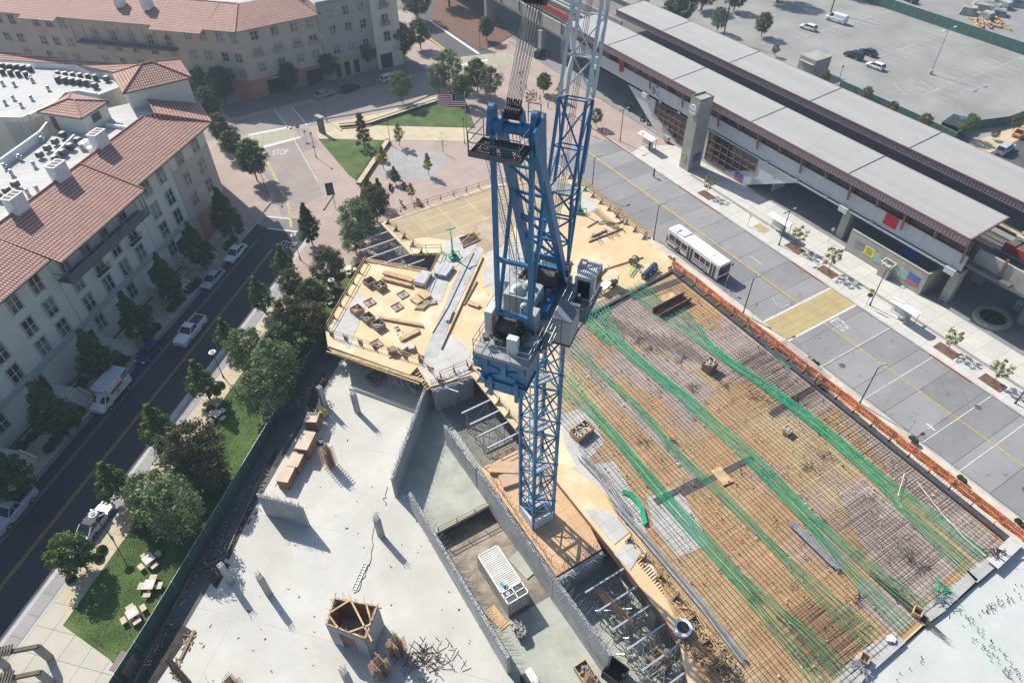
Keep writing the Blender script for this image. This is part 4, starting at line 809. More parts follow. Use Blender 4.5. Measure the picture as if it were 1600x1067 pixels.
# bushes and hedges
bp_=thing('shrub','x','shrub',(0,0,0),world=False); b=B(); rn=random.Random(5)
for k in range(900):
    d=Vector((rn.gauss(0,1),rn.gauss(0,1),abs(rn.gauss(0,1)))).normalized(); p=Vector((d.x*.55,d.y*.55,d.z*.6+.1)); u=Vector((rn.gauss(0,1),rn.gauss(0,1),rn.gauss(0,1))).normalized()*.11; w_=u.orthogonal().normalized()*.07; b.add([p-u,p+w_,p+u,p-w_],[(0,1,2,3)])
b.build('foliage',LM['mid'],bp_); b=B(); b.tube((0,0,0),(0,0,.4),.05); b.build('stem',bark,bp_)
sh=[]
for u,v in ((-66.3,77.5),(-66.2,66.5),(-66.3,62.2),(-66.2,56),(-66.4,49.5),(-66.3,40),(-66.3,36.5),(-66.3,26),(-66.4,22),(-69.5,75),(-69.3,59),(-69.2,44.6),(-69.2,37.4),(-69.4,33.8),(-69.6,24.6)):
    for k in range(3): sh.append((UV(u+random.uniform(-.3,.3),v+(k-1)*1.1,.1),'dark clipped shrub in the shaded planting bed before the apartments','shrubs before the apartments',1.15))
for x,y in ((345,603),(338,612),(160,860),(155,872),(112,905),(330,640)): sh.append((G(x,y,.1),'small clipped hedge plant beside the tan pavement of the park','hedge plants along the park pavement',.9))
for x,y in ((962,328),(972,335),(968,331),(1009,366),(1046,404),(1052,407),(1262,562),(1276,570),(1270,566),(1424,685),(1430,690),(1500,747),(1505,752),(1590,815),(1598,822)): sh.append((G(x,y,.5),'small sparse shrub on the pavement behind the orange netting','shrubs behind the orange netting',.62))
for i,(p,l,g_,s) in enumerate(sh):
    o=bp_ if i==0 else dup(bp_); o.location=p; o.scale=(s,s,s); o.rotation_euler[2]=i; tag(o,l,'shrub',g_)
def stf(name,lab,cat,pts,mat,n,h,seed=1):
    rn=random.Random(seed); b=B(); 
    for k in range(n):
        i=rn.randrange(len(pts)-2); a,c,e=pts[0],pts[i+1],pts[i+2]; s_,t_=rn.random(),rn.random()
        if s_+t_>1: s_,t_=1-s_,1-t_
        p=a+(c-a)*s_+(e-a)*t_; u=Vector((rn.gauss(0,1),rn.gauss(0,1),0)).normalized()*.03; b.add([p-u,p+u,p+u*.2+Vector((rn.uniform(-.05,.05),rn.uniform(-.05,.05),h*rn.uniform(.5,1.2)))],[(0,1,2)])
    return tag(b.build(name,mat),lab,cat,kind='stuff')
lg=M('grass_blade',(.07,.16,.025),.8,.3,.8,col2=(.11,.21,.04))
stf('grass','short mown grass blades on the long park lawn','grass',[UV(-49.7,18,.15),UV(-41.1,15.2,.15),UV(-41.1,60,.15),UV(-49.7,58,.15)],lg,26000,.09)

# ================================================================ VEHICLES
def paint(name,c,r_=.25): return M(name,c,r_,.04,.5)
tyre=M('tyre',(.02,.02,.02),.85,.1); rim=M('rim_alloy',(.35,.35,.36),.4,.1,metal=.5); lampw=M('headlamp',(.6,.62,.62),.15,.05); lampr=M('tail_lamp',(.35,.02,.02),.3,.05); pt=M('plastic_trim',(.03,.03,.032),.6,.1)
def loft(b,st):
    "st: list of cross-sections (x, [(y,z)...]) mirrored"
    n=len(st[0][1]); vs=[]
    for x,pr in st:
        for y,z in pr: vs.append((x,y,z))
        for y,z in reversed(pr): vs.append((x,-y,z))
    m=2*n; fs=[]
    for i in range(len(st)-1):
        for j in range(m):
            k=(j+1)%m; fs.append((i*m+j,i*m+k,(i+1)*m+k,(i+1)*m+j))
    fs.append(tuple(range(m))); fs.append(tuple(range((len(st)-1)*m,len(st)*m))[::-1]); b.add(vs,fs)
def wheels(r,L_,W_,wb,rad):
    for x in (wb/2,-wb/2):
        for y in (-1,1):
            b=B(); b.tube((x,y*(W_/2-.24),rad),(x,y*(W_/2-.01),rad),rad,16); w_=b.build('wheel',tyre,r); b=B(); b.tube((x,y*(W_/2-.02),rad),(x,y*(W_/2+.01),rad),rad*.62,12); b.build('rim',rim,w_)
def car(name,lab,cat,loc,rz,col,kind='sedan',group=None,L_=4.7,W_=1.82,H_=1.45,roof=None):
    r=thing(name,lab,cat,loc,rz,group,world=False); w2=W_/2; wb=L_*.58; rad=.33 if kind in('sedan','hatch') else .38
    belt=.62*H_ if kind!='suv' else .6*H_; hood=.58*H_; 
    def low(x):
        for wx in (wb/2,-wb/2):
            d=abs(x-wx)
            if d<rad+.08: return .2+math.sqrt((rad+.08)**2-d*d)*.95+.06
        return .24
    st_=[]; hl=L_/2; xs=[-hl,-hl+.12]+[-hl+.12+(L_-.24)*i/26 for i in range(1,26)]+[hl-.12,hl]
    for x in xs:
        t=(x+hl)/L_; e=min(1,(hl-abs(x))/.45); ww=w2*(.84+.16*math.sqrt(max(0,e)))
        if kind=='pickup': top=hood+.12 if t>.66 else belt+.06
        else: top=(hood-.10*max(0,(t-.72)/.28)) if t>.68 else belt if t>.2 or kind in('hatch','suv','van') else belt-.03
        top-=(1-e)*.12; lo=low(x)
        if x in (-hl,hl): lo=.3
        st_.append((x,[(ww*.94,lo),(ww,max(lo+.02,.5)),(ww*.985,max(lo+.04,top-.18)),(ww*.88,top),(.02,top+.035)]))
    b=B(); loft(b,st_); bd=b.build('body',col,r,smooth=False,bevel=.03)
    b=B(); b.box((0,0,.3),(L_*.92,W_*.86,.22)); b.build('underbody',pt,r)
    f0,f1,r0,r1={'sedan':(.24,.05,-.40,-.22),'hatch':(.26,.06,-.485,-.40),'suv':(.24,.08,-.485,-.42),'pickup':(.20,.07,-.11,-.085),'van':(.36,.22,-.49,-.48)}[kind]
    f0,f1,r0,r1=[k*L_ for k in (f0,f1,r0,r1)]; tz=H_; rw=w2*.76
    zz=belt+.0 if kind!='pickup' else belt+.05
    b=B(); b.add([(f0,w2*.86,zz),(f0,-w2*.86,zz),(r0,-w2*.86,zz),(r0,w2*.86,zz),(f1,rw,tz-.04),(f1,-rw,tz-.04),(r1,-rw,tz-.04),(r1,rw,tz-.04)],[(0,1,5,4),(1,2,6,5),(2,3,7,6),(3,0,4,7),(4,5,6,7)]); gl_=b.build('windows',glassd,r)
    if kind=='van':
        b=B(); b.add([(.12*L_,w2*.9,zz-.02),(.12*L_,-w2*.9,zz-.02),(r0-.01,-w2*.9,zz-.02),(r0-.01,w2*.9,zz-.02),(.12*L_,rw*1.06,tz-.03),(.12*L_,-rw*1.06,tz-.03),(r1-.01,-rw*1.06,tz-.03),(r1-.01,rw*1.06,tz-.03)],[(0,1,5,4),(1,2,6,5),(2,3,7,6),(3,0,4,7),(4,5,6,7)]); b.build('cargo_side',col,r,bevel=.05)
    b=B(); b.add([(f1+.05,rw*1.01,tz-.05),(f1+.05,-rw*1.01,tz-.05),(r1-.05,-rw*1.01,tz-.05),(r1-.05,rw*1.01,tz-.05),(f1-.12,rw*.9,tz),(f1-.12,-rw*.9,tz),(r1+.12,-rw*.9,tz),(r1+.12,rw*.9,tz)],[(0,1,5,4),(1,2,6,5),(2,3,7,6),(3,0,4,7),(4,5,6,7),(3,2,1,0)]); b.build('roof',roof or col,r,bevel=.02)
    b=B()
    for y in (-1,1):
        b.beam((f0,y*w2*.87,zz),(f1,y*rw,tz-.03),.07); b.beam((r0,y*w2*.87,zz),(r1,y*rw,tz-.03),.09); xm=(f1+r1)/2 if kind!='pickup' else .02*L_; b.beam((xm,y*w2*.88,zz),(xm,y*rw,tz-.03),.07)
    b.build('pillars',col,r)
    for y in (-1,1):
        b=B(); b.box((hl-.12,y*w2*.68,hood*.80),(.22,.34,.14)); b.build('headlight',lampw,r); b=B(); b.box((-hl+.08,y*w2*.72,belt*.86),(.14,.26,.16)); b.build('tail_light',lampr,r); b=B(); b.box((f0-.2,y*(w2+.07),belt+.08),(.16,.2,.14)); b.build('mirror',col,r)
    b=B(); b.box((hl-.02,0,.42),(.08,W_*.62,.18)); b.box((-hl+.02,0,.42),(.06,.5,.14)); b.build('grille',pt,r)
    if kind=='pickup':
        b=B(); b.box((-.30*L_,0,belt+.085),(.36*L_,W_*.74,.05)); b.build('bed_liner',pt,r); b=B()
        for y in (-1,1): b.box((-.30*L_,y*w2*.86,belt+.13),(.39*L_,.10,.16))
        b.box((-hl+.08,0,belt+.13),(.10,W_*.84,.16)); b.box((-.115*L_,0,belt+.13),(.06,W_*.84,.16)); b.build('bed_rail',col,r)
    wheels(r,L_,W_,wb,rad); return r
wp=paint('car_white',(.68,.68,.67)); sil=paint('car_silver',(.42,.43,.43)); gpt=paint('car_grey',(.42,.44,.46)); blp=paint('car_blue',(.015,.04,.16)); bk=paint('car_black',(.012,.016,.024)); orp=paint('car_orange',(.62,.26,.03)); slv2=paint('car_beige',(.30,.30,.27))
A45=R(45); LN=R(-135)
def U3(u,v): 
    p=UV(u,v); return (p.x,p.y,0)
car('parked_car','white sedan parked at the kerb, farthest car along the apartments','car',U3(-63.85,75.2),A45+math.pi,wp)
car('parked_car','silver sedan parked at the kerb behind the white sedan','car',U3(-63.9,68.5),A45+math.pi,sil)
car('pickup_truck','white pickup truck driving down the middle of the shaded street','pickup truck',U3(-60.6,57.2),A45+math.pi,wp,'pickup',L_=5.8,W_=2.0,H_=1.85)
car('parked_car','dark blue hatchback parked between the trees and the box truck','car',U3(-63.9,52.2),A45+math.pi,blp,'hatch',L_=4.3)
car('pickup_truck','silver grey crew pickup truck parked at the left edge of the photo','pickup truck',U3(-63.7,27.0),A45+math.pi,gpt,'pickup',L_=5.9,W_=2.0,H_=1.9)
car('parked_car','white car half hidden under the sage tree at the park kerb','car',U3(-53.9,27.9),A45,wp,'sedan',roof=glassd)
def D(cx,cy,z=0): q=G(cx,cy,z); return (q.x,q.y,0)
car('parked_car','beige silver sedan parked before the terracotta shopfronts','car',D(507,151),R(10),slv2,'sedan'); car('parked_car','black car parked in the middle before the far building','car',D(548,142),R(8),bk,'sedan'); car('parked_car','white hatchback parked behind the thin olive tree','car',D(609,125),R(12),wp,'hatch')
car('parked_suv','black suv in the shade beneath the viaduct','suv',D(847,88),R(20),bk,'suv',L_=4.7,H_=1.75)
car('parked_car','white sedan alone near the left of the car park','car',(160.2,115.8,0),R(98),wp,'hatch',L_=4.5); car('parked_van','white cargo van in the car park','van',(170.6,115.5,0),R(95),wp,'van',L_=5.6,W_=2.0,H_=2.15)
car('parked_suv','black suv in the car park group of three','suv',(154.9,97.4,0),R(92),bk,'suv',L_=4.7,H_=1.7); car('parked_car','dark blue sedan right of the black suv','car',(159.3,96.8,0),R(92),M('car_navy',(.02,.03,.05),.2,.05),'sedan'); car('parked_car','white hatchback nearest the camera in the car park group','car',(154.1,90.7,0),R(92),wp,'hatch',L_=4.3)
car('parked_van','silver minivan by the tan corner at the right edge','van',(142.0,52.3,0),R(6),sil,'suv',L_=5.0,H_=1.75); car('taxi','orange car cut by the right edge of the photo','car',(151,54.5,0),R(10),orp,'sedan')
car('parked_car','dark car at the top edge behind the green car park fence','car',D(1421,3),R(80),bk,'suv')
# box truck
t=thing('box_truck','white rental box truck with colourful side panel parked under the conical tree','truck',U3(-63.75,44.2),A45+math.pi,world=False)
b=B(); b.box((-.95,0,1.95),(3.9,2.15,2.3)); cb=b.build('cargo_box',wp,t,bevel=.05); b=B(); b.box((-.95,0,3.13),(3.8,2.05,.06)); b.box((1.2,0,3.05),(.5,2.0,.12)); b.build('roof_panel',M('truck_roof',(.45,.47,.5),.6,.08),cb)
b=B(); loft(b,[(.95,[(.95,.5),(1.0,.9),(.98,1.4),(.86,2.1),(.02,2.2)]),(1.35,[(.95,.5),(1.0,.9),(.98,1.4),(.8,2.05),(.02,2.15)]),(2.05,[(.95,.5),(1.0,.9),(.96,1.3),(.85,1.36),(.02,1.4)]),(2.85,[(.9,.5),(.95,.8),(.92,1.05),(.8,1.12),(.02,1.16)]),(2.98,[(.85,.5),(.88,.75),(.85,.95),(.7,1.0),(.02,1.02)])]); cab=b.build('cab',wp,t,bevel=.03)
b=B(); b.add([(1.42,.74,2.03),(1.42,-.74,2.03),(2.02,-.83,1.42),(2.02,.83,1.42)],[(0,1,2,3)])
for y in (-1,1): b.add([(1.1,y*1.0,1.4),(1.9,y*.985,1.38),(1.45,y*.86,1.95),(1.1,y*.88,2.0)],[(0,1,2,3)])
b.build('windows',glassd,cab)
b=B(); b.box((-.4,1.085,2.0),(2.2,.02,.5)); b.build('stripe',M('decal_red',(.6,.05,.03),.5),cb); b=B(); b.box((-2.2,1.085,2.5),(1.2,.02,.9)); b.build('picture_panel',M('decal_teal',(.08,.3,.36),.5,.4,2,col2=(.3,.45,.2)),cb); b=B(); b.box((-.3,1.085,1.45),(.6,.02,.3)); b.build('decal',M('decal_green',(.05,.4,.15),.5),cb)
for k,(tx,x,z,s_) in enumerate((('ADVANCED',-.4,2.4,.3),('$19.95',-.3,2.0,.4))): 
    pass
b=B(); b.box((2.9,0,.45),(.3,1.9,.3)); b.box((-2.9,0,.5),(.2,2.0,.15)); b.build('bumper',pt,t)
wheels(t,6,2.15,3.7,.38)
# bus
t=thing('city_bus','white city bus with red stripe stopped at the kerb beside the orange netting','bus',(69.15,58.35,0),R(-90),world=False); LB=11.6; WBs=2.55
b=B(); loft(b,[(x,[(w_*.97,.35),(w_,.6),(w_,2.2),(w_*.93,2.95),(w_*.8,3.08),(.02,3.12)]) for x,w_ in ((-LB/2,1.22),(-LB/2+.15,1.275),(LB/2-.3,1.275),(LB/2,1.2))]); bo=b.build('body',paint('bus_white',(.68,.68,.68),.35),t,bevel=.05)
for y in (-1,1):
    for x0,x1 in ((-5.2,-3.9),(-3.8,-2.5),(-2.4,-1.1),(.55,1.7),(1.8,2.95),(3.05,3.9)) if y<0 else ((-5.2,-3.9),(-3.8,-2.5),(-2.4,-1.1),(-1,.3),(.4,1.7),(1.8,3.0),(3.1,4.3)):
        b=B(); b.box(((x0+x1)/2,y*1.275,1.95),(x1-x0-.06,.03,.95)); b.build('window',glassd,t)
for x in (-.35,4.65): b=B(); b.box((x,-1.28,1.55),(1.25,.03,2.1)); d_=b.build('door',glassd,t); b=B(); b.box((x,-1.3,1.55),(.1,.03,2.1)); b.box((x-.6,-1.3,1.55),(.06,.03,2.1)); b.box((x+.6,-1.3,1.55),(.06,.03,2.1)); b.build('door_frame',wp,d_)
b=B(); b.box((LB/2+.0,0,1.9),(.06,2.2,1.5)); b.build('windscreen',glassd,t)
b=B(); b.box((-3.0,-1.28,1.2),(4.8,.02,.22)); b.box((2.1,-1.28,1.2),(3.2,.02,.2)); b.box((0,1.28,1.2),(11,.02,.22)); b.box((-LB/2,0,1.2),(.04,2.2,.3)); b.box((-5.6,-1.28,1.3),(.3,.02,1.0)); b.build('red_stripe',M('bus_red',(.45,.05,.05),.4),t)
b=B(); b.box((1.9,-1.282,.85),(3.6,.02,.5)); b.build('advert',M('bus_ad',(.3,.45,.6),.5,.3,2),t)
b=B(); b.box((-3.8,0,3.17),(2.6,1.9,.14)); b.box((3.0,0,3.13),(.8,.8,.08)); b.build('roof_unit',paint('roof_w',(.6,.6,.6),.6),t,bevel=.03); b=B(); b.box((LB/2+.05,0,.5),(.12,2.4,.3)); b.box((-LB/2-.05,0,.5),(.12,2.4,.35)); b.build('bumper',pt,t)
for x in (3.2,-2.9):
    for y in (-1,1):
        b=B(); b.tube((x,y*1.0,.5),(x,y*1.285,.5),.5,18); w_=b.build('wheel',tyre,t); b=B(); b.tube((x,y*1.28,.5),(x,y*1.3,.5),.28,12); b.build('rim',rim,w_)
for y in (-1,1): b=B(); b.box((LB/2+.2,y*1.35,2.4),(.15,.2,.4)); b.build('mirror',pt,t); b=B(); b.box((LB/2+.02,y*.95,.8),(.06,.3,.18)); b.build('headlight',lampw,t)

# ================================================================ STREET FURNITURE
def lamp_arm(base,lab,h=6.4,rz=0,two=False,group='curved arm street lamps'):
    q=G(*base,.12); t=thing('street_lamp',lab,'street lamp',(q.x,q.y,.12),rz,group,world=False); b=B(); b.tube((0,0,0),(0,0,.5),.14,8,.1); b.tube((0,0,.4),(0,0,h),.085,8,.06); b.build('pole',dark,t)
    for s_ in ((1,-1) if two else (1,)):
        b=B(); b.path([Vector((0,0,h-.3)),Vector((s_*.2,0,h)),Vector((s_*.9,0,h+.12))],.045,6); a=b.build('arm',dark,t); b=B(); b.box((s_*1.15,0,h+.1),(.7,.36,.12),0,(.8,.7)); b.build('lamp_head',greym if not two else steel,a,bevel=.03)
    return t
for bs,l,two in (((1343,630),'curved arm street lamp behind the orange netting at the middle of the fence',0),((1021,374),'curved arm street lamp behind the rear end of the bus',0),((1161,490),'curved arm street lamp in front of the bus',0),((925,297),'curved arm street lamp at the top of the plywood deck',0),((969,220),'street lamp left of the first bus shelter',1),((1217,383),'twin headed street lamp left of the saplings',1),((1359,477),'curved arm lamp beside the stop sign',0),((1586,630),'street lamp at the right edge of the photo',0)): lamp_arm(bs,l,rz=R(0),two=bool(two))
def lamp_ped(base,lab,h=4.6,n=1,ring=False,group='pedestrian lamps'):
    q=G(*base,.1); t=thing('pedestrian_lamp',lab,'street lamp',(q.x,q.y,.1),0,group,world=False); b=B(); b.tube((0,0,0),(0,0,.6),.13,8,.07); b.tube((0,0,.5),(0,0,h),.06,8,.045)
    if n==2: b.beam((-.4,0,h),(.4,0,h),.06)
    if not ring: b.beam((0,0,h*.62),(.5,0,h*.62),.04)
    b.build('pole',dgreen,t)
    for x in ((0,) if n==1 else (-.4,.4)):
        b=B(); 
        if ring: b.tube((x,0,h),(x,0,h+.12),.5,14,.42); b.build('lamp_shade',M('shade_white',(.6,.6,.56),.6),t); b=B(); b.tube((x,0,h+.12),(x,0,h+.2),.25,10); b.tube((x,0,h-.35),(x,0,h),.14,8); b.build('lantern',dgreen,t)
        else: b.tube((x,0,h),(x,0,h+.35),.12,8,.2); b.build('lantern',M('lantern_glass',(.3,.3,.27),.3),t); b=B(); b.tube((x,0,h+.35),(x,0,h+.6),.24,8,.03); b.build('cap',dgreen,t)
for bs,l,n,rg in (((349,589),'round topped park lamp beside the clipped hedge',1,1),((175,840),'round topped park lamp at the white parked car',1,1),((469,405),'round topped lamp beside the second conical tree',1,1),((527,476),'round topped lamp on the shaded lawn by the deck corner',1,1),((352,760),'round topped lamp below the large brown tree',1,1),((494,246),'thin lamp post on the brick pavement beside the STOP marking',1,0),((511,190),'thin lamp post at the kerb before the parked silver car',1,0),((610,226),'lamp post by the tan path above the grey square',1,0),((726,224),'lamp post at the right end of the tan path',1,0),((849,228),'twin lantern post between the crane posts and the jib',2,0),((417,303),'lamp post under the large dark tree at the junction',1,0),((307,240),'x',1,0),((814,148),'twin lantern post behind the crane ropes',2,0),((750,75),'tall lamp post on the mulch bank beside the north road',1,0),((1306,139),'lamp post behind the far canopy',1,0),((303,450),'lamp post on the shaded pavement before the apartments',1,0)):
    if l!='x': lamp_ped(bs,l,n=n,ring=bool(rg))
t=thing('car_park_lamp','tall twin armed lamp on a cream concrete footing in the car park','street lamp',tuple(G(1453.5,116)),0,world=False); b=B(); b.tube((0,0,0),(0,0,.9),.42,10,.38); b.build('footing',M('cream',(.5,.43,.32),.8),t); b=B(); b.tube((0,0,.9),(0,0,9.6),.11,8,.07); b.build('pole',steel,t)
for s_ in (-1,1): b=B(); b.path([Vector((0,0,9.5)),Vector((s_*.8,0,9.9)),Vector((s_*1.7,0,10.0))],.045,6); a=b.build('arm',steel,t); b=B(); b.box((s_*2.05,0,10.0),(.8,.3,.14)); b.build('lamp_head',white,a,bevel=.03)
for bs,l,h in (((1130,60),'dark wooden utility pole rising behind the far canopy',14),((1298,20),'dark wooden utility pole behind the white van',12)):
    q=G(*bs); t=thing('utility_pole',l,'pole',(q.x,q.y,0),0,world=False); b=B(); b.tube((0,0,0),(0,0,h),.17,8,.12); b.build('pole',M('pole_wood',(.06,.045,.035),.9),t); b=B(); b.beam((-.1,-.3,h*.5),(-.1,.3,h*.5),.3); b.build('box',dark,t)
def sign(base,lab,faces,h=2.4,name='traffic_sign',cat='sign'):
    q=G(*base,.1); t=thing(name,lab,cat,(q.x,q.y,.1),R(0),world=False); b=B(); b.tube((0,0,0),(0,0,h+.3),.035,6); b.build('post',steel,t)
    for (z,shape,w_,mt_,rz) in faces:
        b=B(Matrix.Rotation(rz,4,'Z')); n=8 if shape=='oct' else 4; vs=[]
        for y in (-.05,-.08): vs+=[(math.cos(2*math.pi*(i+.5)/n)*w_,y,z+math.sin(2*math.pi*(i+.5)/n)*w_) for i in range(n)]
        b.add(vs,[tuple(range(n))[::-1],tuple(range(n,2*n))]+[(i,(i+1)%n,n+(i+1)%n,n+i) for i in range(n)]); b.build('sign_plate',mt_,t)
    return t
sr=M('sign_stop_red',(.5,.03,.03),.5,.05); sg=M('sign_yellow_green',(.45,.62,.04),.5,.05); sw=M('sign_white',(.65,.65,.62),.5,.05)
s1=sign((469,216),'red stop sign at the corner by the pale crossing',[(2.5,'oct',.42,sr,R(0))]); text('lettering','STOP',.3,sw,frame((0,-.1,2.5),(1,0,0),(0,0,1)),s1,.004)
sign((479,222),'small white sign behind the stop sign at the corner',[(2.2,'sq',.35,greym,R(20))])
sign((1352,478),'stop sign with yellow green crossing sign above it by the yellow crossing',[(2.1,'oct',.4,M('sign_maroon',(.25,.06,.07),.5),R(-60)),(2.9,'sq',.42,sg,R(-60))]); sign((918,208),'maroon stop sign with yellow green crossing sign at the crane jib foot',[(1.8,'oct',.4,MATS['sign_maroon'],R(-60)),(2.6,'sq',.42,sg,R(-60))])
sign((1294,379),'white bus stop sign at the edge of the station shade',[(2.6,'sq',.36,sw,R(-60))]); sign((1132,452),'small white sign in front of the bus',[(2.2,'sq',.3,sw,R(30))]); sign((1175,497),'thin brown sign post beside the orange netting',[(2.6,'sq',.3,M('sign_brown',(.2,.13,.1),.6),R(60))]); sign((1168,353),'thin post with a small board left of the twin headed lamp',[(2.0,'sq',.2,dark,R(60))]); sign((1417,678),'small white flag sign at the right part of the netting',[(1.7,'sq',.25,sw,R(60))]); sign((854,100),'thin post at the kerb beside the black suv',[(2.4,'sq',.15,steel,R(0))]); sign((796,82),'thin post on the pink pavement behind the ropes',[(2.4,'sq',.15,steel,R(0))])
t=thing('notice_board','tall dark board on a post at the kerb of the pink lane','sign',tuple(G(525,327)),R(-10),world=False); b=B(); b.tube((0,0,0),(0,0,3.2),.05,6); b.build('post',dark,t); b=B(); b.box((-.3,0,4.1),(1.3,.12,2.3)); b.build('board',M('board_dark',(.03,.05,.045),.6,.3,3),t)
b=B()
for k in range(5): b.box((-.3+.2*(k%2),-.07,3.3+k*.38),(.6,.02,.16))
b.build('board_lines',M('bl',(.15,.17,.16),.6),t)
def shelter(c,lab,rz):
    q=G(*c,.12); t=thing('bus_shelter',lab,'bus shelter',(q.x,q.y,.12),rz,'bus shelters on the station pavement',world=False)
    b=B(); n=8; vs=[]
    for i in range(n+1): y=-.8+1.7*i/n; z=2.45+.28*math.sin(math.pi*i/n); vs+=[(-2.1,y,z),(2.1,y,z),(2.1,y,z+.05),(-2.1,y,z+.05)]
    b.add(vs,[(4*i+j,4*i+(j+1)%4,4*i+4+(j+1)%4,4*i+4+j) for i in range(n) for j in range(4)]+[(0,1,2,3),tuple(4*n+k for k in (3,2,1,0))]); b.build('roof',M('shelter_white',(.72,.73,.73),.4,.05),t)
    b=B()
    for x in (-1.8,1.8): b.tube((x,.6,0),(x,.6,2.5),.06,8)
    b.beam((-2,.7,2.42),(2,.7,2.42),.09); b.build('frame',steel,t); b=B(); b.box((-.3,.62,1.25),(2.6,.03,1.8)); b.build('pane',M('clear_pane',(.35,.4,.4),.15,.1),t); b=B(); b.box((.4,.2,.45),(1.8,.4,.06)); b.box((-.3,.2,.22),(.06,.3,.44)); b.box((1.1,.2,.22),(.06,.3,.44)); b.build('bench',greym,t)
shelter((1010,232),'curved white bus shelter beside the brick paving, farthest of the three',R(-90)); shelter((1214,363),'curved white bus shelter left of the twin headed lamp',R(-90)); shelter((1405,500),'curved white bus shelter right of the stop sign',R(-90))
# picnic tables and benches
def table(c,lab,rz,g):
    q=G(*c,.15); t=thing('picnic_table',lab,'picnic table',(q.x,q.y,.15),rz,g,world=False); m_=M('table_stone',(.55,.44,.34),.8,.1)
    b=B(); b.box((0,0,.74),(1.05,1.05,.09)); b.build('table_top',M('table_pale',(.58,.52,.48),.7,.1),t); b=B(); b.box((0,0,.35),(.3,.3,.7)); b.build('pedestal',m_,t); b=B(); b.box((0,0,.79),(.5,.5,.01)); b.build('game_board',M('game_board',(.66,.64,.62),.6),t)
    for k in range(4):
        a=k*math.pi/2; x,y=math.cos(a)*.95,math.sin(a)*.95; b=B(); b.box((x,y,.44),(.5,.75,.08),a); s_=b.build('seat',m_,t); b=B(); b.box((x,y,.2),(.25,.3,.4),a); b.build('seat_leg',m_,s_)
gt='stone picnic tables on the lawn'
for c,l,rz in (((236,878),'stone picnic table with four seats, farthest of the three on the lower lawn',R(20)),((237,918),'stone picnic table with four seats, middle one of three',R(60)),((211,962),'stone picnic table nearest the bottom with a brown mulch heap beside it',R(10)),((341,652),'stone picnic table at the pavement edge beside the lone conical tree',R(30)),((522,449),'stone picnic table in the shade by the deck corner',R(30)),((512,472),'stone picnic table beneath the brown trees by the deck',R(10)),((545,425),'stone picnic table in shade nearest the shored opening',R(70))): table(c,l,rz,gt)
def bench(c,lab,rz):
    q=G(*c,.05); t=thing('park_bench',lab,'bench',(q.x,q.y,.05),rz,'dark metal benches on the brick plaza',world=False); b=B(); b.box((0,0,.44),(1.8,.5,.06)); b.build('seat',dark,t); b=B(); b.box((0,.25,.7),(1.8,.06,.45)); b.build('backrest',dark,t)
    for x in (-.8,.8): b=B(); b.box((x,0,.22),(.06,.5,.44)); b.build('leg',dark,t)
for c,l,rz in (((611,295),'dark bench left of the small dark green tree',R(60)),((632,292),'dark bench right of the small dark green tree',R(60)),((567,308),'dark bench under the reddish tree',R(60)),((655,318),'dark bench behind the deck railing, right one',R(80)),((629,321),'dark bench behind the deck railing, left one',R(80)),((752,228),'dark benches below the crane top platform',R(10)),((760,232),'dark bench at the right of the tan path end',R(10))): bench(c,l,rz)
for i,bs in enumerate(((822,139),(833,147),(844,157),(856,168),(940,208),(838,152))):
    q=G(*bs,.1); t=thing('bollard','short dark bollard along the red kerb','bollard',(q.x,q.y,.1),0,'dark bollards on the brick pavement',world=False); b=B(); b.tube((0,0,0),(0,0,1.0),.1,8); b.ball((0,0,1.02),.12,8); b.build('post',dgreen,t)
# arbour posts at the lower left corner
for i,(c,l) in enumerate((((45,1035),'brown timber arbour with slatted arms on the square paving'),((48,1075),'brown timber arbour cut by the bottom edge'))):
    q=G(*c,0); t=thing('timber_arbour',l,'arbour',(q.x,q.y,.12),R(-20),world=False); b=B(); b.box((0,0,2.6),(4.2,.35,.35)); b.box((-1.9,0,3.0),(.35,.35,1.0)); b.build('beam',M('arbour_wood',(.13,.10,.075),.85,.15,1),t)
    b=B()
    for k in range(7): b.box((-1.6+k*.25,0,2.95),(.12,1.0,.14))
    bsplit(b,'slat',MATS['arbour_wood'],t)
    for x in (-1.9,1.9): b=B(); b.box((x,0,1.3),(.5,.5,2.6)); b.build('post',concb,t)
q=G(202,1045,0); t=thing('tool_trailer','small brown topped cabinet against the inside of the green fence','cabinet',(q.x,q.y,.02),R(45),world=False); b=B(); b.box((0,0,.8),(1.6,1.2,1.6)); b.build('body',M('brown_cab',(.13,.10,.08),.7),t); b=B(); b.box((0,0,1.65),(1.8,1.4,.1)); b.build('lid',M('brown_lid',(.19,.15,.12),.7),t)
